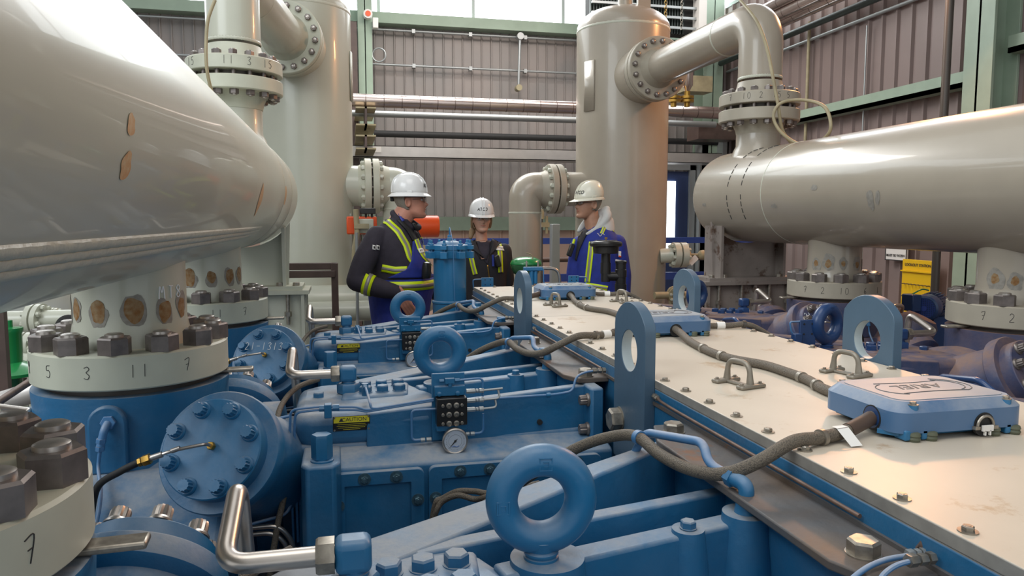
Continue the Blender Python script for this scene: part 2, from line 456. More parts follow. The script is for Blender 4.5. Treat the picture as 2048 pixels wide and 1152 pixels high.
def font_text(name, txt, c, u, v, size, parent, m, ext=0.0006, bold=False, shear=0, mapf=None, label=None):
    cu = bpy.data.curves.new(name, 'FONT'); cu.body = txt; cu.size = size; cu.align_x = 'CENTER'; cu.align_y = 'CENTER'
    cu.extrude = ext; cu.shear = shear; cu.resolution_u = 3
    if bold: cu.offset = size * 0.02
    t = bpy.data.objects.new(name, cu); COL.objects.link(t)
    dg = bpy.context.evaluated_depsgraph_get(); dg.update()
    me = bpy.data.meshes.new_from_object(t.evaluated_get(dg))
    COL.objects.unlink(t); bpy.data.objects.remove(t)
    u = V(u).normalized(); v = V(v).normalized(); n = u.cross(v); c = V(c)
    o_ = ORG[parent.name] if parent else V((0, 0, 0))
    for q in me.vertices:
        p = q.co
        q.co = (mapf(p) if mapf else c + u * p.x + v * p.y + n * p.z) - o_
    me.materials.clear(); me.materials.append(M[m])
    o = bpy.data.objects.new(name, me); COL.objects.link(o)
    if parent: o.parent = parent
    ORG[o.name] = o_
    if label: o['label'] = label
    return o

def blob(n=18, jit=0.25, sd=0):
    rnd = random.Random(sd)
    ks = [rnd.uniform(-jit, jit) for _ in range(n)]
    ks = [(ks[i - 1] + ks[i] * 2 + ks[(i + 1) % n]) / 4 for i in range(n)]
    return [(math.cos(6.28318 * i / n) * (1 + ks[i]), math.sin(6.28318 * i / n) * (1 + ks[i])) for i in range(n)]

def cyl_patch(name, o, ax, ref, r, ang, t, wd, ht, parent, m, sd=0, off=0.0012, jit=0.25):
    """an irregular stain lying on a cylinder (axis ax through o; ang from direction ref)"""
    o = V(o); ax = V(ax).normalized(); ref = V(ref).normalized(); sd_ = ax.cross(ref)
    bl = blob(20, jit, sd); mb = MB(); vs = []; fs = []
    K = 4
    for k in range(K + 1):
        for (a, b) in bl:
            s_ = max(k, 0.02) / K
            A = ang + a * s_ * wd / 2 / r; T = t + b * s_ * ht / 2
            vs.append(o + ax * T + (ref * math.cos(A) + sd_ * math.sin(A)) * (r + off))
    n = len(bl)
    for k in range(K):
        for i in range(n):
            j = (i + 1) % n
            fs.append((k * n + i, k * n + j, (k + 1) * n + j, (k + 1) * n + i))
    fs.append(tuple(range(n)))
    mb.add(vs, fs)
    return obj(name, mb, m, parent)
# ------------------------------------------------------------------ the hall
obj('floor', MB().box(-9, 7.5, -4, 13, -0.1, 0), 'floor', kind='structure')

def siding(mb, p, q, z0, z1, step=0.155, out=V((0, -1, 0)), d=0.03):
    p = V(p); q = V(q); L_ = (q - p).length; u = (q - p).normalized(); x = 0; pts = []
    while x < L_:
        pts += [(x, 0), (x + step * 0.80, 0), (x + step * 0.85, d), (x + step * 0.93, d)]
        x += step
    lo = [p + u * a + out * b + V((0, 0, z0)) for a, b in pts]; hi = [v + V((0, 0, z1 - z0)) for v in lo]
    n = len(lo)
    mb.add(lo + hi, [(i, i + 1, n + i + 1, n + i) for i in range(n - 1)])
    return mb
WY = 12.0; WX = 6.45
mb = siding(MB(), (-8.6, WY, 0), (WX, WY, 0), 1.5, 4.66)
obj('wall_back', mb, 'siding', kind='structure', sm=0)
obj('trim_1', siding(MB(), (-8.6, WY - 0.06, 0), (WX, WY - 0.06, 0), 0, 1.46, 0.31), 'siding_low', kind='structure', sm=0)
mb = siding(MB(), (WX, WY, 0), (WX, -3.5, 0), 0, 5.2, 0.24, V((-1, 0, 0)), 0.035)
mb.box(WX + 0.04, WX + 0.1, -3.5, WY, 0, 5.2)
obj('wall_right', mb, 'siding_r', kind='structure', sm=0)
obj('wall_left', siding(MB(), (-8.5, -3, 0), (-8.5, WY, 0), 0, 4.9, 0.3, V((1, 0, 0))), 'siding', kind='structure', sm=0)
obj('ceiling', MB().box(1.8, WX + 0.1, -3.5, WY + 0.1, 7.5, 7.6), 'siding_r', kind='structure')  # unseen partial roof, added to keep world light off the right side
obj('wall_right_upper', MB().box(WX, WX + 0.1, -3.5, 7.0, 5.2, 7.5), 'siding_r', kind='structure')  # out-of-view wall extension, added with the roof to block world light
# girts and sills
obj('trim_2', MB().box(-8.6, WX, WY - 0.22, WY - 0.02, 1.44, 1.66), 'green_steel', kind='structure')
obj('trim_3', MB().box(-8.6, WX, WY - 0.25, WY + 0.1, 4.62, 4.78), 'green_steel', kind='structure')
mb = MB().box(WX - 0.2, WX - 0.04, 6.45, WY, 2.97, 3.02).box(WX - 0.2, WX - 0.18, 6.45, WY, 2.97, 3.13).box(WX - 0.2, WX - 0.04, -3, 6.0, 3.20, 3.25).box(WX - 0.2, WX - 0.18, -3, 6.0, 3.2, 3.36)
obj('trim_4', mb, 'green_steel', kind='structure')
# the bright strip of high windows
for i in range(10):
    x0 = -8.4 + i * 1.5
    if x0 > WX - 1: break
    win = obj('window_%d' % (i + 1), MB().box(x0, x0 + 0.025, WY - 0.02, WY + 0.06, 4.78, 7.2).box(x0 + 1.475, x0 + 1.5, WY - 0.02, WY + 0.06, 4.78, 7.2), 'frame_w', kind='structure')
    obj('pane', MB().box(x0 + 0.025, x0 + 1.475, WY + 0.01, WY + 0.03, 4.78, 7.2), 'pane', win)
win = obj('window_11', MB().box(WX - 0.02, WX + 0.05, 7.0, WY, 5.2, 5.26), 'frame_w', kind='structure')
obj('pane', MB().box(WX + 0.01, WX + 0.03, 7.0, WY, 5.26, 7.4), 'pane', win)
# columns
def hcol(name, x0, x1, y0, y1, z0, z1, m, axis='y', t=0.02):
    mb = MB()
    if axis == 'y':
        mb.box(x0, x1, y0, y0 + t, z0, z1).box(x0, x1, y1 - t, y1, z0, z1).box((x0 + x1 - t) / 2, (x0 + x1 + t) / 2, y0, y1, z0, z1)
    else:
        mb.box(x0, x0 + t, y0, y1, z0, z1).box(x1 - t, x1, y0, y1, z0, z1).box(x0, x1, (y0 + y1 - t) / 2, (y0 + y1 + t) / 2, z0, z1)
    return obj(name, mb, m, kind='structure', bevel=0.003)
p = at(716, 100, y=11.6); q = at(744, 100, y=11.6)
hcol('trim_5', p.x, q.x, 11.45, 11.75, 0, 7.2, 'green_steel')
hcol('trim_6', p.x - 0.32, p.x - 0.02, 11.3, 11.6, 0, 4.5, 'brown_steel')
hcol('trim_7', 6.08, 6.40, 6.0, 6.34, 0, 7, 'green_steel', 'x', 0.03)
hcol('trim_8', 5.9, 6.25, 11.5, 11.85, 0, 7, 'green_steel')
# wall beyond the corner: pale jambs round the door
d0 = at(1325, 340, y=11.7); d1 = at(1372, 540, y=11.7)
door = obj('door_1', MB().box(d0.x, d1.x, 11.68, 11.72, 0.3, d0.z - 0.02), 'door', kind='structure', bevel=0.005)
mb = MB().box(d1.x + 0.0, d1.x + 0.10, 11.62, 11.74, 0, d0.z + 0.1).box(d0.x - 0.15, d0.x - 0.05, 11.62, 11.74, 0, d0.z + 0.1).box(d0.x - 0.15, d1.x + 0.1, 11.62, 11.74, d0.z, d0.z + 0.1)
obj('door_frame', mb, 'galv', door)
a = at(1329, 362, y=11.65); b = at(1349, 508, y=11.65)
obj('pane', MB().box(a.x, b.x, 11.655, 11.675, b.z, a.z), 'pane', door)
obj('trim_9', MB().box(d1.x + 0.12, d1.x + 0.26, 11.5, 11.7, 0, 3.0).box(d1.x + 0.42, d1.x + 0.5, 11.3, 11.5, 0, 3.0), 'galv', kind='structure')

# ------------------------------------------------------------------ services along the walls
def pipe_run(name, p, q, r, m, label, cat, bands=0, bm_='brown_steel', group=None):
    t = thing(name, (V(p) + V(q)) / 2 - V((0, 0, r)), label, cat, group)
    obj('pipe', MB().cyl(p, q, r, n=28), m, t)
    p = V(p); q = V(q)
    if bands:
        mb = MB()
        for i in range(1, bands):
            c = p.lerp(q, i / bands); d = (q - p).normalized()
            mb.cyl(c - d * 0.004, c + d * 0.004, r * 1.012, n=28)
        obj('seam_band', mb, bm_, t)
    return t
a = at(704, 200, y=10.2)
pipe_run('insulated_pipe', (-4.0, 10.2, a.z), (5.6, 10.2, a.z), 0.088, 'insul', 'shiny insulated pipe running across behind both tall vessels, the upper and thicker of the pair', 'pipe', 40)
pipe_run('insulated_pipe', (-4.0, 10.5, a.z - 0.13), (5.6, 10.5, a.z - 0.13), 0.045, 'galv', 'thinner shiny pipe directly under the thick insulated pipe behind the vessels', 'pipe', 0)
a = at(704, 266, y=11.5)
pipe_run('cable_run', (-4, 11.5, a.z), (6.2, 11.5, a.z), 0.05, 'blackmatte', 'black pipe running along the back wall just above the bright cable tray', 'pipe')
a = at(704, 290, y=11.0); b = at(704, 313, y=11.0)
t = thing('cable_tray', (1, 11, b.z), 'long bright aluminium cable tray crossing the back wall behind the vessels', 'cable tray')
obj('side_rail', MB().box(-4, 6.0, 11.0, 11.01, b.z, a.z).box(-4, 6, 11.0, 11.04, a.z - 0.01, a.z).box(-4, 6, 11.0, 11.04, b.z, b.z + 0.01), 'alum', t)
obj('tray_bottom', MB().box(-4, 6, 11.04, 11.45, b.z, b.z + 0.01), 'alum', t)
c = at(754, 299, y=10.99)
obj('sticker', MB().box(c.x - 0.06, c.x + 0.06, 10.992, 10.999, c.z - 0.04, c.z + 0.04), 'white_label', t, label='small white printed sticker')
# conduits of the back wall
for i, (y1, lab) in enumerate(((58, 'thin grey conduit along the top of the back wall under the windows'), (128, 'thin grey conduit across the middle of the back wall'))):
    a = at(745, y1, y=11.85)
    t = thing('conduit', (3, 11.85, a.z), lab, 'conduit')
    obj('tube', MB().cyl((-8, 11.85, a.z), (6.3, 11.85, a.z), 0.018, n=12), 'galv', t)
    mb = MB()
    for k in range(9):
        x = 0.2 + k * 0.9; mb.box(x, x + 0.05, 11.83, 11.93, a.z - 0.03, a.z + 0.03)
    obj('clip', mb, 'galv', t)
a = at(1040, 73, y=11.75); b = at(1037, 176, y=11.75)
t = thing('lever_pipe', b, 'vertical conduit with round boxes at both ends hanging on the back wall', 'conduit')
obj('tube', MB().cyl(a, b, 0.022, n=12), 'galv', t)
obj('junction_cup', MB().cyl(a - V((0, 0.05, 0)), a + V((0, 0.08, 0)), 0.055, n=20), 'galv', t)
obj('end_box', MB().cyl(b - V((0, 0.06, 0)), b + V((0, 0.08, 0)), 0.05, n=20), 'brown_cream', t)
a = at(758, 110, y=11.5)
obj('coiled_cable', MB().torus(a, (0.2, 1, 0), 0.10, 0.012, 28, 8), 'galv', label='small hanging ring of cable beside the green column on the back wall', cat='cable')
a = at(736, 27, y=11.3)
t = thing('gas_detector', a, 'small white and red detector on the green column at top left', 'detector')
obj('housing', MB().cyl(a, a + V((0, 0.12, 0)), 0.065, n=20), 'white_label', t)
obj('face', MB().cyl(a - V((0, 0.008, 0)), a, 0.04, n=20), 'orange', t)
c = at(751, 43, y=11.3)
obj('sensor_box', MB().box(c.x - 0.04, c.x + 0.04, 11.3, 11.4, c.z - 0.09, c.z + 0.06), 'white_label', t, bevel=0.01)
# brackets under the insulated pipe
for i, (py, h) in enumerate(((232, 36), (284, 28))):
    a = at(732, py, y=10.0); s = h / 1471 * 9.8
    t = thing('pipe_bracket', a - V((0, 0, s / 2)), ['brown steel beam end under the insulated pipe beside the left vessel', 'short rusty beam end just above the cable tray beside the left vessel'][i], 'bracket')
    obj('flange', MB().box(a.x - 0.13, a.x + 0.13, 10.0, 11.3, a.z + s / 2 - 0.02, a.z + s / 2).box(a.x - 0.13, a.x + 0.13, 10.0, 11.3, a.z - s / 2, a.z - s / 2 + 0.02), 'brown_cream', t)
    obj('web', MB().box(a.x - 0.015, a.x + 0.015, 10.0, 10.6, a.z - s / 2, a.z + s / 2), 'brown_steel', t)
# pipes of the right wall
def at2(px, py, x): return at(px, py, x=x)
runs = [((1383, 151), 6.20, 0.045, 'dark_pipe', 'dark green pipe climbing along the right wall under the insulated pipes', 0),
        ((1827, 0), 6.38, 0.022, 'galv', 'thin conduit along the right wall above the green girt', 0),
        ((1640, 8), 5.95, 0.085, 'insul', 'lowest of the three insulated pipes at the top of the right wall', 30),
        ((1590, 14), 5.80, 0.085, 'insul', 'middle one of the three insulated pipes at the top of the right wall', 30),
        ((1560, 4), 5.7, 0.07, 'insul', 'uppermost of the three insulated pipes at the top of the right wall', 30)]
for (px, X, r, m, lab, bn) in runs:
    a = at(*px, x=X)
    pipe_run('wall_pipe', (X, 11.6, a.z), (X, 0.5, a.z), r, m, lab, 'pipe', bn)
# diagonal seam conduit and vertical conduits on the right wall
for px, lab in ((1617, 'vertical conduit on the right wall just right of the arched cream pipe'), (1732, 'thin vertical conduit in the middle of the right wall')):
    a = at(px, 100, x=6.36)
    mb = MB().cyl((6.36, a.y, 1.6), (6.36, a.y, 4.35 if px < 1700 else 4.0), 0.022 if px < 1700 else 0.01, n=12)
    obj('vertical_conduit', mb, 'brown_cream' if px < 1700 else 'galv', label=lab, cat='conduit')
a = at(1900, 0, x=5.4); b = at(1882, 560, x=5.4)
obj('dark_post', MB().cyl((5.4, a.y, 0), (5.4, a.y, 4.6), 0.036, n=24), 'darktube', label='slim dark vertical pipe in front of the right wall behind the right bottle', cat='pipe')
# brackets, timber and louvre behind the right vessel
a = at(1300, 0, y=10.6); b = at(1394, 66, y=10.6)
t = thing('louvre', (a.x, 10.7, b.z), 'dark louvred heater grille high up behind the right vessel', 'louvre')
obj('core', MB().box(a.x - 0.9, b.x, 10.75, 10.95, b.z, b.z + 2.2), 'blackmatte', t)
for k in range(8):
    z = b.z + 0.05 + k * 0.15
    obj('bar', MB().box(a.x - 0.9, b.x, 10.62, 10.66, z, z + 0.035), 'galv', t)
mb = MB()
for k in range(34):
    mb.box(a.x - 0.9 + k * 0.045, a.x - 0.885 + k * 0.045, 10.70, 10.76, b.z, b.z + 2.2)
obj('fins', mb, 'dark_pipe', t)
obj('side_panel', MB().box(b.x, b.x + 0.13, 10.55, 10.95, b.z - 0.1, b.z + 2.2), 'white_label', t)
for px in (1331, 1363):
    a = at(px, 50, y=8.4); zt = 5.4; zb = at(px, 335 if px < 1350 else 60, y=8.4).z; k = 0; z = zt
    mb = MB()
    while z > zb:
        mb.torus((a.x - (0.02 if k % 2 else -0.02) * 0, 8.4, z), (1, 0, 0) if k % 2 else (0, 1, 0), 0.016, 0.004, 10, 5); z -= 0.032; k += 1
        if k > 130: break
    obj('hanging_chain', mb, 'zinc' if px > 1350 else 'brass', label='thin chain hanging beside the right vessel, the %s one' % ('longer' if px < 1350 else 'shorter'), cat='chain')
a = at(1405, 170, y=10.8)
obj('timber_block', MB().box(a.x - 0.35, a.x + 0.12, 10.7, 11.0, a.z - 0.12, a.z + 0.12), 'brown_cream', label='brown beam end on the far wall between right vessel and arched pipe', cat='beam')
a = at(1440, 265, y=10.8)
obj('timber_block', MB().box(a.x - 0.42, a.x + 0.25, 10.7, 11.1, a.z - 0.12, a.z + 0.13), 'brown_steel', label='dark brown beam under the insulated pipe left of the right flange stack', cat='beam')
# two insulated relief risers behind the arched pipe
for k, (px, lab) in enumerate(((1347, 'left one of the two insulated risers under the arched cream pipe'), (1374, 'right one of the two insulated risers under the arched cream pipe'))):
    a = at(px, 205, y=9.6); c = at(px, 150, y=9.6)
    t = thing('insulated_riser', a, lab, 'pipe')
    obj('jacket', MB().lathe((a.x, a.y, a.z + 0.14), (0, 0, 1), [(0, 0.03), (0.06, 0.055), (0.09, 0.075), (0.5, 0.075)], 24), 'insul', t)
    obj('flange', MB().cyl((a.x, a.y, a.z), (a.x, a.y, a.z + 0.035), 0.095).cyl((a.x, a.y, a.z + 0.05), (a.x, a.y, a.z + 0.085), 0.095).cyl((a.x, a.y, a.z - 0.06), (a.x, a.y, a.z + 0.15), 0.04), 'brass', t)
# blue railing and poles beyond the people
a = at(1100, 482, y=9.4); b = at(1100, 556, y=9.4)
t = thing('blue_railing', (2, 9.4, 0), 'blue painted guard rail beyond the three workers', 'railing')
obj('rail', MB().box(0.6, 5.8, 9.38, 9.43, a.z - 0.04, a.z + 0.04), 'rail_blue', t)
obj('rail', MB().box(0.6, 5.8, 9.38, 9.43, b.z - 0.05, b.z + 0.05), 'rail_blue', t)
for x in (0.7, 2.4, 4.1, 5.7):
    obj('post', MB().box(x, x + 0.05, 9.36, 9.44, 0, a.z + 0.04), 'rail_blue', t)
a = at(1104, 448, y=8.2); b = at(1120, 448, y=8.2)
obj('steel_post', MB().box(a.x, b.x, 8.2, 8.3, 0, a.z), 'galv', label='grey square steel post between the woman and the man in blue', cat='post', bevel=0.004)
a = at(1084, 412, y=8.8)
t = thing('pressure_gauge', (a.x, 8.8, 0), 'small round gauge on a thin valve stem right of the cream elbow', 'gauge')
obj('dial', MB().cyl(a - V((0, 0.02, 0)), a + V((0, 0.03, 0)), 0.045, n=24), 'dial', t)
obj('stem', MB().cyl((a.x, a.y, a.z - 0.04), (a.x, a.y, 0), 0.012), 'darktube', t)
obj('valve_body', MB().box(a.x - 0.07, a.x + 0.09, 8.77, 8.83, a.z - 0.26, a.z - 0.20).cyl((a.x, a.y, a.z - 0.16), (a.x, a.y, a.z - 0.04), 0.028).cyl((a.x + 0.06, a.y, a.z - 0.34), (a.x + 0.06, a.y, a.z - 0.12), 0.018), 'brown_cream', t)
a = at(1079, 515, y=8.8)
obj('drain_pipe', MB().cyl((1.2, 8.9, at(1079, 520, y=8.9).z), (5.2, 8.9, at(1079, 520, y=8.9).z), 0.03), 'brown_steel', label='dark brown pipe running level behind the workers below the blue rail', cat='pipe')

# yellow board and sign on the right wall
t = thing('lockout_board', (6.33, 7.1, 0.35), 'yellow lockout station board on the right wall under the right bottle', 'safety board')
yb0, yb1, zb1 = at(1872, 525, x=6.33).y, at(1808, 525, x=6.33).y, at(1840, 520, x=6.33).z
obj('back_panel', MB().box(6.31, 6.34, yb0, yb1, 0.35, zb1), 'yellow', t, bevel=0.005)
obj('hook_rail', MB().box(6.285, 6.31, yb0, yb1, zb1 - 0.14, zb1 - 0.125), 'yellow', t)
obj('padlock_shelf', MB().box(6.22, 6.31, yb0, yb1, 0.35, 0.50), 'yellow', t)
for r in range(2):
    for k in range(8):
        y = yb0 + 0.05 + k * (yb1 - yb0 - 0.1) / 7
        obj('hook', MB().cyl((6.26, y, zb1 - 0.28 - r * 0.14), (6.31, y, zb1 - 0.28 - r * 0.14), 0.006, n=8), 'nut', t)
font_text('lettering', 'LOCKOUT STATION', (6.305, (yb0 + yb1) / 2, zb1 - 0.06), (0, -1, 0), (0, 0, 1), 0.042, t, 'marker', bold=True)
a = at(1772, 508, x=6.36); b = at(1815, 508, x=6.36)
t = thing('wall_sign', (6.36, (a.y + b.y) / 2, a.z - 0.1), 'white safety sign on the right wall partly hidden by the bottle', 'sign')
obj('sign_panel', MB().box(6.35, 6.37, b.y, a.y, a.z - 0.07, a.z + 0.24), 'white_label', t)
obj('border', MB().box(6.345, 6.35, b.y, a.y, a.z - 0.07, a.z - 0.06).box(6.345, 6.35, b.y, b.y + 0.01, a.z - 0.07, a.z + 0.24).box(6.345, 6.35, a.y - 0.01, a.y, a.z - 0.07, a.z + 0.24), 'marker', t)
font_text('lettering', 'MUST BE WORN', (6.343, (a.y + b.y) / 2, a.z - 0.01), (0, -1, 0), (0, 0, 1), 0.040, t, 'marker', bold=True)
# ------------------------------------------------------------------ pressure vessels and bottles
BL = dict(x=-0.62, z=1.77, r=0.328); BR = dict(x=2.89, z=1.775, r=0.328)
LV = at(615, 441, y=7.0); RV = at(1241, 441, y=7.3)
LV = V((LV.x, 7.0, 0)); RV = V((RV.x, 7.3, 0)); LVR = 0.418; RVR = 0.473

def nuts_ring(t, c, ax, R, n, ph=0, s=1.0, me=None, flip=False, name='nut'):
    ax = V(ax).normalized(); u, w_ = perp(ax); c = V(c)
    for k in range(n):
        a = ph + 6.28318531 * k / n
        inst(name, me or NUT, t, c + (u * math.cos(a) + w_ * math.sin(a)) * R, -ax if flip else ax, a, s)

PAINT = ['cream', 'cream_flange']
def flange_pair(t, c, ax, R, th, gap, nb, s, hub=0.0, rb=None, pipe_r=0.15, both=True, ph=0.1, nm='marker', mid='darktube', me=None):
    """two bolted flanges whose joint is at c"""
    c = V(c); ax = V(ax).normalized()
    for sg in (-1, 1):
        o = c + ax * sg * gap / 2
        obj('flange', MB().lathe(o, ax * sg, [(0, R - 0.004), (0.004, R), (th - 0.006, R), (th, R - 0.006), (th + 0.0005, pipe_r * 1.22), (th + 0.05, pipe_r * 1.06), (th + 0.09, pipe_r)], 64), PAINT[1], t)
    obj('gasket', MB().cyl(c - ax * gap / 2, c + ax * gap / 2, R * 0.72, n=40), mid, t)
    rb = rb or R * 0.84
    nuts_ring(t, c + ax * (gap / 2 + th), ax, rb, nb, ph, s, me=me)
    if both: nuts_ring(t, c - ax * (gap / 2 + th), ax, rb, nb, ph, s, flip=True, me=me)
    u, w_ = perp(ax)
    for k in range(nb):
        a = ph + 6.28318531 * k / nb; d = (u * math.cos(a) + w_ * math.sin(a)) * rb
        if gap > 0.012: obj('stud', MB().cyl(c + d - ax * gap / 2, c + d + ax * gap / 2, 0.016 * s * 1.3, n=10), 'nut', t)

def weld(t, c, ax, r, th=0.008, name='weld_bead'):
    mb = MB(); c = V(c); ax = V(ax).normalized(); u, w_ = perp(ax); rs = []
    for i in range(120):
        a = 6.28318 * i / 120; d = u * math.cos(a) + w_ * math.sin(a); k = 1 + 0.12 * math.sin(i * 2.7)
        rs.append([c + d * (r + th * 0.35 * k * math.cos(6.28 * j / 8)) + ax * th * 1.2 * k * math.sin(6.28 * j / 8) for j in range(8)])
    mb.rings(rs, closed=True)
    return obj(name, mb, 'weld', t)

def vessel(name, c, R, ztop, label, pm='cream'):
    t = thing(name, (c.x, c.y, 0), label, 'pressure vessel')
    dome = [(ztop + R * 0.5 * math.sin(a) , R * math.cos(a)) for a in [i * math.pi / 24 for i in range(13)]]
    obj('shell', MB().lathe((c.x, c.y, 0), (0, 0, 1), [(0.25, R)] + [(ztop - 0.01, R)] + [(z, r) for z, r in dome], 72), pm, t)
    obj('skirt', MB().lathe((c.x, c.y, 0), (0, 0, 1), [(0, R + 0.08), (0.03, R + 0.08), (0.031, R * 0.97), (0.26, R * 0.97)], 48), pm, t)
    weld(t, (c.x, c.y, ztop - 0.02), (0, 0, 1), R, 0.010)
    return t
ztl = at(615, 22, y=7.0).z; ztr = at(1241, 62, y=7.3).z
tl = vessel('scrubber_vessel', LV, LVR, ztl, 'tall cream vertical vessel standing left of the three workers')
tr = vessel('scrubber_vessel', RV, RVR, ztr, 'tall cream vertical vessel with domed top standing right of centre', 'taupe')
# nozzle on top of the right vessel and its lifting ear
a = at(1245, 5, y=7.3)
obj('top_nozzle', MB().cyl((RV.x + 0.02, 7.3, ztr + 0.2), (RV.x + 0.02, 7.3, ztr + 0.55), 0.075), 'taupe', tr)
a = at(1280, 10, y=7.1)
obj('lifting_ear', MB().box(a.x - 0.06, a.x + 0.07, 7.0, 7.04, ztr + 0.16, ztr + 0.6), 'taupe', tr)
# name plate pads
def vplate(t, c, R, ang, z0, z1, wd, m='cream'):
    mb = MB(); vs = []; n = 10
    for k in range(n + 1):
        a = ang - wd / 2 / R + wd / R * k / n
        for z in (z0, z1): vs.append((c.x + (R + 0.008) * math.sin(a), c.y - (R + 0.008) * math.cos(a), z))
    mb.add(vs, [(2 * k, 2 * k + 1, 2 * k + 3, 2 * k + 2) for k in range(n)])
    o = obj('pad_plate', mb, m, t); s = o.modifiers.new('solidify', 'SOLIDIFY'); s.thickness = 0.008; s.offset = 0
    return o
vplate(tl, LV, LVR, 1.42, at(703, 205, y=7).z, at(703, 108, y=7).z, 0.12)
vplate(tl, LV, LVR, 1.42, at(703, 490, y=7).z, at(703, 420, y=7).z, 0.12)
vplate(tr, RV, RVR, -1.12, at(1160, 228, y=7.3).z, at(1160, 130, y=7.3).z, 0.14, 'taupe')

def elbow_path(p0, corner, p1, r, n=14):
    return fillet([p0, corner, p1], r, n)
# big arched pipe: right
VX = BR['x']; VY = at(1518, 215, x=VX).y
zc_r = at(1518, 40, y=VY).z
fl = at(1315, 122, z=zc_r)
def arch(tname, label, vx, vy, zc, fx, fy, vc, vr, zst, pr, pts_r=0.45):
    """pipe from the bottle's flange stack up, over and back into a vessel nozzle"""
    t = thing(tname, (vx, vy, zst), label, 'pipe')
    d = V((fx - vx, fy - vy, 0)).normalized()
    mb = MB(); path = elbow_path(V((vx, vy, zst + 0.22)), V((vx, vy, zc)), V((fx, fy, zc)) - d * 0.14, pts_r)
    obj('bent_pipe', mb.tube(path, pr, 48), PAINT[0], t)
    weld(t, (vx, vy, zc - 0.455), (0, 0, 1), pr); weld(t, (vx, vy, zst + 0.21), (0, 0, 1), pr)
    weld(t, V((vx, vy, zc)) + d * 0.455, d, pr)
    flange_pair(t, (vx, vy, zst), (0, 0, 1), 0.275, 0.080, 0.032, 16, 0.62, pipe_r=pr)
    flange_pair(t, (fx, fy, zc), d, 0.29, 0.06, 0.016, 16, 0.58, pipe_r=pr, both=True)
    p1 = V((vc.x, vc.y, zc)); 
    obj('vessel_nozzle', MB().lathe(V((fx, fy, zc)) + d * 0.07, d, [(0, pr * 1.1), (0.25, pr * 1.1), ((p1 - V((fx, fy, zc))).length - vr * 0.6, pr * 1.1)], 40), PAINT[0], t)
    obj('reinforcing_pad', MB().lathe(V((fx, fy, zc)) + d * 0.10, d, [(0, pr * 1.2), (0.04, pr * 1.75), ((p1 - V((fx, fy, zc))).length - vr * 0.75, pr * 1.8)], 48), PAINT[0], t)
    return t
zst_r = at(1518, 219, y=VY).z
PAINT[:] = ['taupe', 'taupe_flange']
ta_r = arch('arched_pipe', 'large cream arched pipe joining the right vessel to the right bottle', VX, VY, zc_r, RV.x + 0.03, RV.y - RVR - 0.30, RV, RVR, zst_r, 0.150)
PAINT[:] = ['cream', 'cream_flange']
LX = BL['x']; LY = at(470, 160, x=LX).y
zc_l = at(470, -55, y=LY).z; zst_l = at(470, 158, y=LY).z
fl2 = at(572, 75, y=LV.y - LVR - 0.2)
ta_l = arch('arched_pipe', 'large cream pipe rising from the left bottle and bending back to the left vessel', LX, LY, zc_l, fl2.x, fl2.y, LV, LVR, zst_l, 0.155)
for k, (tx, an) in enumerate((('15', -0.9), ('7', -0.45), ('11', 0.0), ('3', 0.42), ('15', 0.85))):
    write_cyl(tx, LX, LY, 0.275, an, zst_l + 0.06, 0.045, ta_l, th=0.0012)
for k, (tx, an) in enumerate((('10', -0.35), ('2', 0.0), ('15', 0.38), ('7', -0.8), ('5', 0.7))):
    write_cyl(tx, VX, VY, 0.275, an - 0.5, zst_r + 0.06, 0.040, ta_r, th=0.0012)
# side elbows low on the vessels
def side_elbow(label, vc, vr, sg, zc, xf, xe, y, pr, zbot=0.0):
    t = thing('elbow_pipe', (xe, y, zbot), label, 'pipe')
    obj('vessel_nozzle', MB().cyl((vc.x + sg * vr * 0.7, y, zc), (xf - sg * 0.07, y, zc), pr * 1.05, n=40), PAINT[0], t)
    flange_pair(t, (xf, y, zc), (sg, 0, 0), 0.25, 0.06, 0.014, 14, 0.6, pipe_r=pr, me=NUTC)
    obj('bent_pipe', MB().tube(elbow_path((xf + sg * 0.06, y, zc), (xe, y, zc), (xe, y, zbot), abs(xe - xf) - 0.08), pr, 40), PAINT[0], t)
    weld(t, (xe, y, zc - abs(xe - xf) + 0.06), (0, 0, 1), pr)
    return t
zz = at(1112, 378, y=7.25).z
xf = at(1108, 378, y=7.25).x; xe = at(1050, 441, y=7.25).x
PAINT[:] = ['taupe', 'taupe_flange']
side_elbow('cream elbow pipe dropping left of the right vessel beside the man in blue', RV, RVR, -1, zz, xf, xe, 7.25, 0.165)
PAINT[:] = ['cream', 'cream_flange']
zz = at(735, 372, y=6.95).z
xf = at(748, 372, y=6.95).x; xe = at(777, 441, y=7.0).x
side_elbow('cream elbow pipe dropping right of the left vessel behind the man in hi-vis braces', LV, LVR, 1, zz, xf - 0.02, xe + 0.12, 6.95, 0.175)

def bottle(name, B, y0, y1, label, sgn, pm='cream'):
    t = thing(name, (B['x'], (y0 + y1) / 2, B['z'] - B['r']), label, 'pulsation bottle')
    R = B['r']; L_ = y1 - y0
    prof = [(-0.16 * math.sin(a), R * math.cos(a)) for a in [i * math.pi / 20 for i in range(10, -1, -1)]]
    prof += [(L_, R)] + [(L_ + 0.17 * math.sin(a), R * math.cos(a)) for a in [i * math.pi / 20 for i in range(1, 11)]]
    obj('shell', MB().lathe((B['x'], y0, B['z']), (0, 1, 0), prof, 96), pm, t)
    return t
b_l = bottle('suction_bottle', BL, -1.0, 5.08, 'huge cream horizontal bottle filling the upper left foreground', 1)
b_r = bottle('suction_bottle', BR, 0.3, 5.1, 'cream horizontal bottle on the right held up over the dusty blue cylinders', -1, 'taupe')

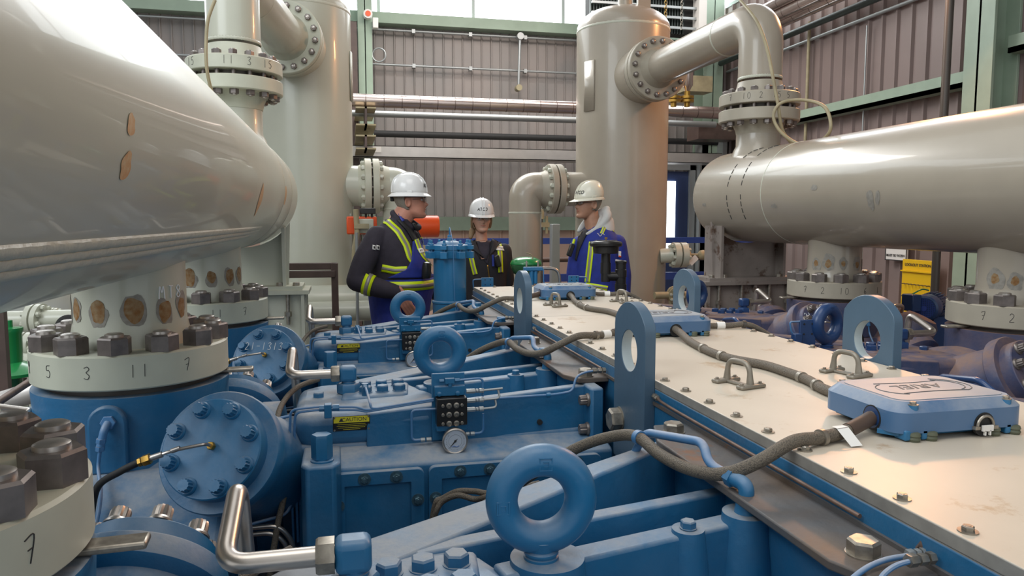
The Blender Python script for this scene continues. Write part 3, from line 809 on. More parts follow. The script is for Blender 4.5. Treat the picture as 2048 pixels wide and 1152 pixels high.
for t_, B, vy, zs, pm in ((b_l, BL, LY, zst_l, 'cream'), (b_r, BR, VY, zst_r, 'taupe')):
    zt = zs - 0.016 - 0.08 - 0.04; z0 = B['z'] + 0.22
    obj('top_nozzle', MB().lathe((B['x'], vy, z0), (0, 0, 1), [(0, .20), (.10, .168), (.13, .152), (zt - z0, .152)], 48), pm, t_)
    weld(t_, (B['x'], vy, zt - .02), (0, 0, 1), .152, .006)
# ------------------------------------------------------------------ nozzles of the bottles and compressor cylinders
YC = 2.367; PITCH = 1.24; YR = 2.66; FZ0 = 1.148; FZ1 = 1.243; FR = 0.264; P1 = 1.28
def nozzle(t, B, y, tag):
    x = B['x']
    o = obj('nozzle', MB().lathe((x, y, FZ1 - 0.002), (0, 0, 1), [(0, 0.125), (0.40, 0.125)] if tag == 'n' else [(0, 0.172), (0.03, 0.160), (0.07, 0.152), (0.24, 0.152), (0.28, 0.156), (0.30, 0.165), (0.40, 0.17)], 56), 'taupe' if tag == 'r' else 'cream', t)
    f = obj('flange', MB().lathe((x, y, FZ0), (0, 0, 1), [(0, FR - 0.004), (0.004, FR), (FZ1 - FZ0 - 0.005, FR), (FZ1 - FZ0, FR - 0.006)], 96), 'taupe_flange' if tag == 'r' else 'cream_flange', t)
    nuts_ring(t, (x, y, FZ1), (0, 0, 1), 0.224, 12, 0.06, 1.0)
    rnd = random.Random(int(y * 100))
    rustm = tag != 'r'
    for k, an in enumerate(() if tag == 'n' else (-1.35, -0.85, -0.32, 0.30, 0.85, 1.3)):
        sz = rnd.uniform(0.8, 1.2)
        cyl_patch('scorch_mark', (x, y, 1.345 + rnd.uniform(-.01, .012)), (0, 0, 1), (0, -1, 0), 0.152, an, 0, 0.060 * sz, 0.085 * sz, o, 'rust_rim', k)
        cyl_patch('rust_patch', (x, y, 1.345 + rnd.uniform(-.008, .01)), (0, 0, 1), (0, -1, 0), 0.1525, an, 0, (0.044 if rustm else 0.03) * sz, (0.07 if rustm else 0.04) * sz, o, 'rust', k + 9)
    return f
seq = [('9', -1.05), ('5', -0.62), ('3', -0.18), ('11', 0.30), ('7', 0.78)]
for k in range(3):
    y = YC + (k - 1) * (P1 if k == 0 else PITCH)
    f = nozzle(b_l, BL, y, 'l' if k else 'n')
    for tx, an in (seq if k else [('7', 1.13)]):
        write_cyl(tx, BL['x'], y, FR, an - (0.0 if k == 1 else 0.0), (FZ0 + FZ1) / 2 + 0.004, 0.034, b_l, th=.0009)
    y = YR + (k - 1) * PITCH
    nozzle(b_r, BR, y, 'r')
    for tx, an in (('7', -1.25), ('2', -0.85), ('10', -0.42), ('6', 0.05), ('1', 0.45)):
        write_cyl(tx, BR['x'], y, FR, an, (FZ0 + FZ1) / 2 + 0.002, 0.036, b_r, th=.0010)
write_cyl('MT8', BL['x'], YC, 0.153, 1.0, 1.395, 0.036, b_l, 'chalk', 0.0016, 'chalk_writing')
# weld pads and wear marks on the bottles
def bot_band(t, B, ang, y0, y1, wd, th, m='weld', n=60, name='weld_seam'):
    mb = MB(); rs = []
    for i in range(n + 1):
        y = y0 + (y1 - y0) * i / n; k = 1 + 0.10 * math.sin(i * 1.9) + 0.05 * math.sin(i * 4.3)
        e = min(1, 8 * min(i, n - i) / n + 0.15)
        ring = []
        for j in range(9):
            a = ang + (j / 8 - 0.5) * wd / B['r']
            hgt = th * k * e * math.sin(math.pi * j / 8) ** 0.5 if 0 < j < 8 else -0.002
            ring.append(V((B['x'] + (B['r'] + hgt) * math.sin(a), y, B['z'] + (B['r'] + hgt) * math.cos(a))))
        rs.append(ring)
    mb.rings(rs)
    return obj(name, mb, m, t)
# long build-up welds seen low on the side of the left bottle
for k in range(3):
    bot_band(b_l, BL, 2.245 + k * 0.058, -0.6, 3.50, 0.023, 0.0065, n=260)
for i, y in enumerate((4.0, 4.55)):
    weld(b_l, (BL['x'], y, BL['z']), (0, 1, 0), BL['r'], 0.006)
for (px, py, w_, h_, sd, m) in ((262, 250, .018, .05, 3, 'primer'), (250, 330, .022, .062, 5, 'primer'), (571, 390, .05, .10, 8, 'primer'), (521, 398, .03, .12, 2, 'primer')):
    # find the point of the shell under that spot
    r = ray(px, py); ox, oz = BL['x'], BL['z'] - 1.6
    A = r.x ** 2 + r.z ** 2; Bq = -2 * (r.x * ox + r.z * oz); Cq = ox * ox + oz * oz - BL['r'] ** 2
    D = Bq * Bq - 4 * A * Cq
    if D < 0: continue
    t_ = (-Bq - math.sqrt(D)) / (2 * A); q = CAMP + r * t_
    an = math.atan2(q.z - BL['z'], q.x - BL['x'])
    cyl_patch('scraped_patch', (BL['x'], q.y, BL['z']), (0, 1, 0), (1, 0, 0), BL['r'], -an, 0, h_ * (.62 if px < 300 else 1), w_ * 2.2 if px < 300 else w_ * 3, b_l, m, sd, jit=0.35)
for y in (2.2, 4.2): weld(b_r, (BR['x'], y, BR['z']), (0, 1, 0), BR['r'], 0.004)
for y in (4.30 + 0.14, 4.62):
    mb = MB()
    for k in range(16):
        a0 = -2.1 + k * 0.14
        if k % 5 == 4: continue
        mb = MB(); mb.tube([(BR['x'] + (BR['r'] + .0006) * math.cos(math.pi / 2 - a), y, BR['z'] + (BR['r'] + .0006) * math.sin(math.pi / 2 - a)) for a in [a0 + j * 0.02 for j in range(6)]], 0.003, 5)
        obj('marker_dash', mb, 'marker', b_r)
for (px, py, w_, h_, sd) in ((1740, 400, .05, .10, 3), (1755, 395, .03, .08, 4), (1628, 375, .06, .03, 6), (1408, 410, .06, .03, 7), (1548, 412, .07, .03, 9)):
    r = ray(px, py); ox, oz = BR['x'], BR['z'] - 1.6
    A = r.x ** 2 + r.z ** 2; Bq = -2 * (r.x * ox + r.z * oz); Cq = ox * ox + oz * oz - BR['r'] ** 2
    D = Bq * Bq - 4 * A * Cq
    if D < 0: continue
    q = CAMP + r * ((-Bq - math.sqrt(D)) / (2 * A)); an = math.atan2(q.z - BR['z'], q.x - BR['x'])
    cyl_patch('scuff_mark', (BR['x'], q.y, BR['z']), (0, 1, 0), (1, 0, 0), BR['r'], -an, 0, h_, w_, b_r, 'rust_rim', sd, jit=0.4)
# saddle supports at the far end of each bottle
def saddle(B, sg, label, m, pm):
    x = B['x']; y0, y1 = 4.80, 5.05
    t = thing('bottle_support', (x, 4.92, 0), label, 'support')
    ang = [-1.0 + 2.0 * i / 12 for i in range(13)]
    arc = [(x + (B['r'] + 0.012) * math.sin(a), B['z'] - (B['r'] + 0.012) * math.cos(a)) for a in ang]
    ztop = 1.19
    poly = [(a, y0 + 0.10, b) for a, b in arc] + [(x + 0.27, y0 + 0.10, ztop), (x - 0.27, y0 + 0.10, ztop)]
    obj('web_plate', MB().prism(poly, (0, 0.02, 0)), m, t)
    for dx in (-0.25, 0.25): obj('side_gusset', MB().prism([(x + dx - 0.01, y0, ztop), (x + dx + 0.01, y0, ztop), (x + dx + 0.01, y0, B['z'] - math.sqrt(max(B['r'] ** 2 - dx * dx, 0)) - 0.0), (x + dx - 0.01, y0, B['z'] - math.sqrt(max(B['r'] ** 2 - dx * dx, 0)))], (0, y1 - y0, 0)), m, t)
    obj('base_plate', MB().box(x - 0.36, x + 0.36, y0 - 0.03, y1 + 0.03, ztop - 0.025, ztop), pm, t)
    obj('bed_plate', MB().box(x - 0.40, x + 0.40, y0 - 0.05, y1 + 0.05, ztop - 0.05, ztop - 0.025), pm, t)
    for dx in (-0.32, -0.22, 0.22, 0.32):
        inst('bolt', HEXZ, t, (x + dx, y0 + 0.02, ztop), (0, 0, 1), 0.3)
    mb = MB()
    for yy in (y0, y1 - 0.02): mb.box(x - 0.38, x + 0.38, yy, yy + 0.02, 0, ztop - 0.05)
    for dx in (-0.37, 0.0, 0.36): mb.box(x + dx - 0.01, x + dx + 0.01, y0 - 0.04, y1 + 0.04, 0, ztop - 0.05)
    obj('pedestal', mb, m, t)
    for dx in (-0.28, -0.1, 0.12, 0.27): obj('anchor_rod', MB().cyl((x + dx, y0 - 0.02, 0.95), (x + dx, y0 - 0.02, ztop - 0.03), 0.012).cyl((x + dx, y0 - 0.02, 1.0), (x + dx, y0 - 0.02, 1.03), 0.022, n=6), 'zinc', t)
    return t
saddle(BL, 1, 'cream steel saddle and pedestal under the far end of the left bottle', 'cream', 'cream_flange')
saddle(BR, -1, 'rust-stained steel saddle and pedestal under the far end of the right bottle', 'stand', 'stand')

def port(t, c, n, dirty, writing=None, whip=True, back=False):
    """round valve cover with eight bolts on its stepped neck"""
    c = V(c); n = V(n).normalized()
    bm_ = 'blue_dirty' if dirty else 'blue'
    obj('port_neck', MB().lathe(c, -n, [(0.045, 0.150), (0.049, 0.153), (0.085, 0.153), (0.090, 0.148), (0.10, 0.128), (0.34, 0.150)], 56), bm_, t)
    cv = obj('valve_cover', MB().lathe(c, -n, [(0, 0.120), (0.003, 0.123), (0.046, 0.123)], 64), bm_ if dirty else 'blue_clean', t)
    u, w_ = perp(n)
    for k in range(8):
        a = 0.39 + k * math.pi / 4
        inst('bolt', B12D if dirty else (B12Z if back else B12), t, c + (u * math.cos(a) + w_ * math.sin(a)) * 0.099, n, a, 1.3 if back else 1.12)
    if writing: write_flat(writing, c + n * 0.001 + V((0, 0, 0.042)), u if u.x > 0 else -u, (w_ if w_.z > 0 else -w_), 0.030, t, th=.0012)
    if whip:
        p = c + n * 0.003 + V((0.004, 0, 0.004))
        obj('fitting', MB().hexn(p, n, 0.010, 0.012), 'brass', t)
        l = V((-1, 0, 0)); 
        pts = fillet([p + n * 0.01, p + n * 0.032 , p + n * 0.045 + l * 0.07 - V((0, 0, 0.014)), p + n * 0.04 + l * 0.12 - V((0, 0, 0.028))], 0.018)
        obj('steel_whip', MB().tube(pts, 0.0042, 8), 'steel', t)
        q = pts[-1]; d = (pts[-1] - pts[-4]).normalized()
        obj('steel_ferrule', MB().cyl(q - d * 0.028, q, 0.0075, n=12).cyl(q - d * 0.07, q - d * 0.05, 0.006, n=12), 'stud', t)
        obj('brass_nut', MB().hexn(q, d, 0.013, 0.018).hexn(q + d * 0.02, d, 0.011, 0.008), 'brass', t)
        hs = spline([q + d * 0.028, q + d * 0.07 - V((0, 0, 0.006)), q + d * 0.13 - V((0, -0.02, 0.028)), q + d * 0.16 - V((0, -0.05, 0.10))], 8)
        obj('black_hose', MB().tube(hs, 0.0085, 10), 'blackmatte', t)

def cylinder(yf, dirty, label, wr):
    bm_ = 'blue_dirty' if dirty else 'blue'
    x = -0.62
    t = thing('compressor_cylinder', (x, yf, 0.12), label, 'compressor cylinder')
    obj('riser', MB().lathe((x, yf, 0.78), (0, 0, 1), [(0, 0.30), (0.12, 0.275), (0.20, 0.262), (0.30, 0.262), (0.335, 0.264), (0.348, 0.264)], 72), bm_, t)
    obj('gasket', MB().lathe((x, yf, 1.128), (0, 0, 1), [(0, 0.225), (0.020, 0.225)], 48), 'darktube', t)
    obj('body', MB().lathe((x - 0.36, yf, 0.72), (1, 0, 0), [(0, 0.30), (0.03, 0.33), (0.68, 0.33), (0.72, 0.30)], 56), bm_, t)
    mb = MB().prism([(x - 0.30, yf - 0.52, 0.30), (x - 0.30, yf - 0.52, 0.78), (x - 0.30, yf - 0.30, 0.93), (x - 0.30, yf + 0.30, 0.93), (x - 0.30, yf + 0.52, 0.78), (x - 0.30, yf + 0.52, 0.30)], (0.62, 0, 0))
    obj('valve_housing', mb, bm_, t, bevel=0.03, seg=3)
    obj('outer_head', MB().lathe((x - 0.36, yf, 0.72), (-1, 0, 0), [(0, 0.27), (0.05, 0.27), (0.055, 0.22), (0.10, 0.20)], 48), bm_, t)
    nuts_ring(t, (x - 0.41, yf, 0.72), (-1, 0, 0), 0.235, 12, 0.1, 0.55)
    obj('head_flange', MB().lathe((-0.26, yf, 0.78), (1, 0, 0), [(0, 0.25), (0.06, 0.25), (0.07, 0.20), (0.22, 0.20)], 48), bm_, t)
    port(t, (-0.175 if dirty else -0.325, yf - 0.507, 1.050), (-0.25, -0.84, 0.45), dirty, wr)
    port(t, (-0.375, yf + 0.40, 0.965), (0.10, 0.80, 0.58), dirty, None, False, True)
    # boss with the lube fitting on the front of the riser
    yb = yf - 0.262
    out = [(x + 0.048 * math.sin(a), yb - 0.018, 1.065 + 0.048 * math.cos(a)) for a in [-1.57 + 3.14 * i / 12 for i in range(13)]] + [(x + 0.048, yb - 0.018, 0.93), (x - 0.048, yb - 0.018, 0.93)]
    obj('fitting_boss', MB().prism(out, (0, 0.08, 0)), bm_, t, bevel=0.006)
    c = V((x + 0.006, yb - 0.018, 1.07))
    obj('check_fitting', MB().hexn(c, (0, -1, 0.1), 0.019, 0.012).tube(fillet([c - V((0, 0.008, 0)), c - V((0.004, 0.026, 0.012)), c - V((0.014, 0.03, 0.055))], 0.015), 0.010, 12).hexn(c - V((0.011, 0.029, 0.035)), (-0.15, 0, -1), 0.0125, 0.012).hexn(c - V((0.014, 0.03, 0.055)), (-0.1, 0, -1), 0.0115, 0.012), 'bluetube', t)
    obj('lube_tube', MB().tube(spline([c - V((0.015, 0.03, 0.065)), c - V((0.020, 0.035, 0.11)), c - V((0.0, 0.09, 0.15)), c - V((-0.006, 0.13, 0.19)), c - V((-0.004, 0.19, 0.25))], 8), 0.0045, 10), 'bluetube', t)
    # flat tab bar sticking out of the joint
    obj('spade_tab', MB().obox((x + 0.235, yf + 0.03, 1.137), (1, 0.06, 0), (-0.06, 1, 0), (0, 0, 1), 0.20, 0.040, 0.012), 'zinc', t, bevel=0.004)
    # blue lube line crossing the housing
    obj('lube_line', MB().tube(fillet([(-0.42, yf - 0.10, 1.12), (-0.40, yf - 0.20, 1.05), (-0.28, yf - 0.22, 1.02), (-0.16, yf - 0.2, 1.04)], 0.03), 0.0045, 8), 'bluetube', t)
    # instrument hose bundle beside the boss
    h = V((x - 0.07, yf - 0.38, 0.955))
    for k in range(3):
        obj('cable', MB().tube(spline([h + V((0.0 + k * 0.03, -0.02, 0.012)), h + V((0.035 + k * 0.012, -0.04, 0.015)), h + V((0.035 + k * 0.018, -0.07, -0.05)), h + V((0.02 + k * 0.02, -0.12, -0.12))], 8), 0.005, 8), 'blackmatte', t)
    obj('cable_clamp', MB().hexn(h + V((-0.03, -0.02, 0.0)), (0.8, -0.1, 0.3), 0.010, 0.03), 'stud', t)
    # unloader tubing at the outer end
    obj('outer_tube', MB().tube(fillet([(x - 0.46, yf + 0.0, 0.95), (x - 0.40, yf - 0.12, 1.09), (x - 0.30, yf - 0.14, 1.09), (x - 0.29, yf - 0.16, 0.96)], 0.04), 0.011, 12), 'steel', t)
    obj('outer_tube', MB().tube(fillet([(x - 0.36, yf - 0.02, 1.07), (x - 0.24, yf - 0.10, 1.07), (x - 0.33, yf - 0.2, 1.04)], 0.02), 0.008, 12), 'steel', t)
    obj('unloader_cap', MB().lathe((x - 0.36, yf - 0.22, 0.90), (-0.3, -0.3, 0.9), [(0, 0.11), (0.12, 0.105), (0.15, 0.08)], 32), 'blue_clean' if not dirty else bm_, t)
    return t
c2 = cylinder(YC, False, 'blue compressor cylinder under the middle left nozzle, with the clean eight-bolt valve cover facing front', None)
dup(c2, (0, -P1, 0), 'blue compressor cylinder nearest the camera at the lower left corner')
c3 = cylinder(YC + PITCH, False, 'blue compressor cylinder furthest back on the left, 21-1313 chalked on its valve cover', '21-1313')
XF[0] = lambda p: V((2 * XC - p[0], p[1], p[2]))
r2 = cylinder(YR + PITCH, True, 'dusty blue compressor cylinder under the middle right nozzle, behind the right eyebolt', None)
dup(r2, (0, -PITCH, 0), 'dusty blue compressor cylinder at the right edge of the picture, beyond the nearest junction box')
XF[0] = lambda p: p
n_ = V((.25, -.84, .45)).normalized(); u_ = V((.84, .25, 0)).normalized(); v_ = n_.cross(u_); v_ = v_ if v_.z > 0 else -v_
write_flat('21-1313', V((2 * XC + 0.175, YR + PITCH - 0.507, 1.05)) + n_ * .0015 + v_ * .055, u_, v_, 0.036, r2)
# ------------------------------------------------------------------ crosshead guides
def guide(yc, dirty, label, full=True):
    bm_ = 'blue_dirty' if dirty else 'blue'; g = 'blue_dirty' if dirty else 'blue'
    Y = lambda d: yc + d
    HB = HEXM if dirty else HEXB; CL = 'motor' if dirty else 'blue_clean'
    t = thing('crosshead_guide', (0.3, yc, 0.12), label, 'crosshead guide')
    # casting: hump at the outer end, open pockets between ribs towards the frame
    mb = MB().prism([(-0.13, Y(-.311), 0.40), (-0.155, Y(-.25), 0.40), (-0.155, Y(.06), 0.40), (-0.10, Y(.10), 0.40), (0.22, Y(.18), 0.40), (0.70, Y(.42), 0.40), (0.70, Y(-.311), 0.40)], (0, 0, 0.585))
    obj('casting', mb, bm_, t, bevel=0.02, seg=3)
    mb = MB().prism([(-0.125, Y(-.311), 0.97), (-0.15, Y(-.26), 0.97), (-0.15, Y(.04), 0.97), (-0.09, Y(.10), 0.97), (0.10, Y(.13), 0.97), (0.21, Y(.05), 0.97), (0.27, Y(-.09), 0.97), (0.24, Y(-.22), 0.97), (0.25, Y(-.311), 0.97)], (0, 0, 0.092))
    obj('outer_hump', mb, bm_, t, bevel=0.028, seg=4)
    def rib(a, b, za, zb, wa, wb, zl=0.96):
        a = V((a[0], a[1], 0)); b = V((b[0], b[1], 0)); s = (b - a).cross(V((0, 0, 1))).normalized()
        vs = []
        for p, z, w_ in ((a, za, wa), (b, zb, wb)):
            vs += [p - s * w_ * .75 + V((0, 0, zl)), p + s * w_ * .75 + V((0, 0, zl)), p + s * w_ / 2 + V((0, 0, z)), p - s * w_ / 2 + V((0, 0, z))]
        return MB().add(vs, [(0, 1, 2, 3), (4, 5, 6, 7), (0, 1, 5, 4), (1, 2, 6, 5), (2, 3, 7, 6), (3, 0, 4, 7)])
    obj('rib', rib((0.05, Y(-.290)), (0.715, Y(-.275)), 1.060, 1.108, 0.040, 0.036), bm_, t, bevel=0.005, seg=3)
    obj('rib', rib((0.22, Y(-.03)), (0.715, Y(.055)), 1.068, 1.082, 0.050, 0.046), bm_, t, bevel=0.006, seg=3)
    obj('rib', rib((0.10, Y(.075)), (0.715, Y(.16)), 1.066, 1.088, 0.040, 0.032), bm_, t, bevel=0.005, seg=3)
    obj('rib', rib((0.0, Y(.070)), (0.70, Y(.385)), 1.060, 1.118, 0.105, 0.034), bm_, t, bevel=0.006, seg=3)
    obj('frame_flange', MB().box(0.695, 0.735, Y(-.36), Y(.46), 0.45, 1.112), bm_, t, bevel=0.008)
    mb = MB().cyl((0.27, Y(-.02), 0.95), (0.27, Y(-.02), 1.0765), 0.058, n=40).cyl((0.30, Y(-.02), 0.95), (0.30, Y(-.02), 1.077), 0.056, n=40)
    obj('eyebolt_boss', MB().lathe((0.30, Y(-.02), 0.96), (0, 0, 1), [(0, 0.068), (0.10, 0.060), (0.117, 0.058)], 40), bm_, t)
    obj('tube_boss', MB().lathe((0.672, Y(.03), 0.96), (0, 0, 1), [(0, 0.060), (0.10, 0.043), (0.135, 0.040)], 36), bm_, t)
    obj('plug_boss', MB().lathe((0.556, Y(.015), 0.97), (0, 0, 1), [(0, 0.04), (0.10, 0.029), (0.113, 0.027)], 28), bm_, t)
    inst('plug', HB, t, (0.556, Y(.015), 1.084), (0, 0, 1), 0.4, 0.62)
    inst('cap_screw', BOLT, t, (0.165, Y(.15), 1.0665), (0, 0, 1), 0.2, .6)
    # bolt pad
    pad = MB().prism([(-0.02, Y(-.145), 1.045), (0.185, Y(-.115), 1.045), (0.20, Y(.05), 1.045), (-0.01, Y(.035), 1.045)], (0, 0, 0.024))
    obj('bolt_pad', pad, bm_, t, bevel=0.014, seg=3)
    for i in range(3):
        for j in range(2):
            inst('bolt', HB, t, (0.056 + i * 0.052, Y(-.078 + j * 0.072 + i * .004), 1.069), (0, 0, 1), 0.2 + i * 0.3 + j, 0.92)
    inst('bolt', HB, t, (-0.085, Y(-.08), 1.060), (0, 0, 1), 0.5, 0.8)
    # elbow fitting and steel tube loop
    e = V((0.005, Y(-.045), 1.064))
    obj('elbow_nut', MB().hexn(e, (0, 0, 1), 0.036, 0.030, 0.15).lathe(e + V((0, 0, 0.03)), (0, 0, 1), [(0, .0215), (.004, .0215), (.005, .019), (.009, .019), (.010, .0215), (.014, .0215)], 24), CL, t)
    mb = MB().box(-0.022, 0.030, e.y - 0.023, e.y + 0.023, 1.100, 1.149)
    obj('elbow_fitting', mb, CL, t, bevel=0.011, seg=3)
    obj('tube_nut', MB().hexn((-0.022, e.y, 1.125), (-1, 0, 0), 0.026, 0.026, 0.15), 'zinc', t)
    z = 1.125
    obj('steel_tube', MB().tube(fillet([(-0.02, e.y, z), (-0.172, e.y, z), (-0.170, e.y + 0.15, z + 0.062), (-0.150, e.y + 0.17, z - 0.30)], 0.035, 8), 0.0145, 16), 'steel', t)
    # tall hex studs on a column at the front outer corner
    obj('stud_column', MB().prism([(-0.105, Y(-.48), 0.40), (-0.035, Y(-.48), 0.40), (-0.020, Y(-.45), 0.40), (-0.02, Y(-.30), 0.40), (-0.12, Y(-.30), 0.40), (-0.12, Y(-.45), 0.40)], (0, 0, 0.575)), bm_, t, bevel=0.008, seg=3)
    obj('tall_stud_nut', MB().lathe((-0.067, Y(-.43), 0.975), (0, 0, 1), [(0, 0.030), (0.004, 0.030), (0.006, 0.024), (0.009, 0.024)], 28).hexn((-0.067, Y(-.43), 0.984), (0, 0, 1), 0.0275, 0.062, 0.12), CL, t)
    # front ledge with bolted inspection covers
    prof = [(0, Y(-.25), .40), (0, Y(-.425), .40), (0, Y(-.425), .944), (0, Y(-.415), .951), (0, Y(-.33), .968), (0, Y(-.25), .98)]
    obj('cover_ledge', MB().prism([(-0.09, b, c) for a, b, c in prof], (0.83, 0, 0)), bm_, t, bevel=0.006)
    for k, (x0, x1) in enumerate(((-0.047, 0.198), (0.210, 0.450), (0.462, 0.700))):
        yy = Y(-.425); z1 = 0.938 + k * 0.002; z0 = 0.66
        cv = thing_part('inspection_cover', t)
        outer = rrect(x0, x1, z0, z1, 0.018, 24); inner = rrect(x0 + 0.036, x1 - 0.036, z0 + 0.036, z1 - 0.036, 0.003, 24)
        mb = MB().holed([(a, yy - 0.016, b) for a, b in outer], [(a, yy - 0.016, b) for a, b in inner], (0, 0.018, 0))
        mb.box(x0 + 0.03, x1 - 0.03, yy - 0.006, yy + 0.002, z0 + 0.03, z1 - 0.03)
        cv = obj('inspection_cover', mb, bm_, t, bevel=0.002)
        for (bx, bz) in ((.33, 1), (.73, 1), (0, .72), (1, .72), (0, .3), (1, .3), (.33, 0), (.73, 0)):
            inst('bolt', BOLTB, cv, (x0 + 0.018 + (x1 - x0 - 0.036) * bx, yy - 0.016, z0 + 0.018 + (z1 - z0 - 0.036) * bz), (0, -1, 0), bx * 3, 1.25)
    # socket screws through the frame flange
    for z_ in (1.072, 0.985):
        inst('cap_screw', B12D, t, (0.712, Y(-.345), z_), (-1, -0.25, 0), 0.3, 1.0) if False else inst('cap_screw', B12D, t, (0.695, Y(-.335), z_), (-1, 0, 0), 0.3, 1.05)
    inst('cap_screw', B12D, t, (0.695, Y(.235), 1.03), (-1, 0, 0), 0.3, 0.9)
    inst('cap_screw', B12D, t, (0.695, Y(.08), 1.0), (-1, 0, 0), 0.3, 0.9) if False else None
    obj('breather_hole', MB().cyl((0.554, Y(-.3125), 1.006), (0.554, Y(-.30), 1.006), 0.008, n=20), 'blackmatte', t)
    # drain tube from the centre boss up to the deck
    p = V((0.672, Y(.03), 1.095))
    obj('boss_elbow', MB().lathe(p, (0, 0, 1), [(0, 0.020), (0.012, 0.018), (0.022, 0.018)], 20).tube(fillet([p + V((0, 0, .02)), p + V((0, 0, .048)), p + V((-0.012, .045, .052))], .018), 0.0135, 14).hexn(p + V((-0.008, .028, .050)), (-.2, 1, 0.1), 0.017, 0.016), CL, t)
    obj('drain_tube', MB().tube(fillet([p + V((-0.012, .045, .052)), p + V((-.028, .085, .060)), p + V((-.018, .125, .088)), p + V((-.06, .30, .060)), p + V((-.075, .33, 0.0))], .022), 0.0088, 12), ('motor' if dirty else 'bluetube'), t)
    return t
def thing_part(n, t): return t
def rrect(x0, x1, z0, z1, r, n):
    pts = []; q = n // 4
    for (cx, cz, a0) in ((x1 - r, z1 - r, 0), (x0 + r, z1 - r, 90), (x0 + r, z0 + r, 180), (x1 - r, z0 + r, 270)):
        for i in range(q):
            a = math.radians(a0 + 90 * i / (q - 1)); pts.append((cx + r * math.cos(a), cz + r * math.sin(a)))
    return pts

def caution(yc, label):
    y = yc - 0.3125
    t = thing('caution_plate', (0.01, y, 1.018), label, 'warning label')
    obj('plate', MB().box(-0.040, 0.061, y, y + 0.0014, 1.017, 1.0585), 'black', t)
    obj('yellow_band', MB().box(-0.038, 0.059, y - 0.0006, y, 1.0400, 1.0572), 'yel_label', t)
    font_text('lettering', 'CAUTION', (0.018, y - 0.0008, 1.0485), (1, 0, 0), (0, 0, 1), 0.0150, t, 'marker', ext=0.0003)
    obj('warning_triangle', MB().prism([(-0.024, y - 0.001, 1.0435), (-0.011, y - 0.001, 1.0435), (-0.0175, y - 0.001, 1.0545)], (0, 0.0008, 0)), 'marker', t)
    mb = MB()
    for k, ln in enumerate((.80, .86, .78, .5)):
        w_ = 0.094 * ln; mb.box(0.0105 - w_ / 2, 0.0105 + w_ / 2, y - 0.0004, y, 1.0350 - k * 0.0048, 1.0358 - k * 0.0048)
    obj('fine_print', mb, 'yel_label', t)
    for x in (-0.036, 0.057):
        for z in (1.0205, 1.055): obj('rivet', MB().cyl((x, y - 0.002, z), (x, y, z), 0.0028, n=10), 'zinc', t)
    return t

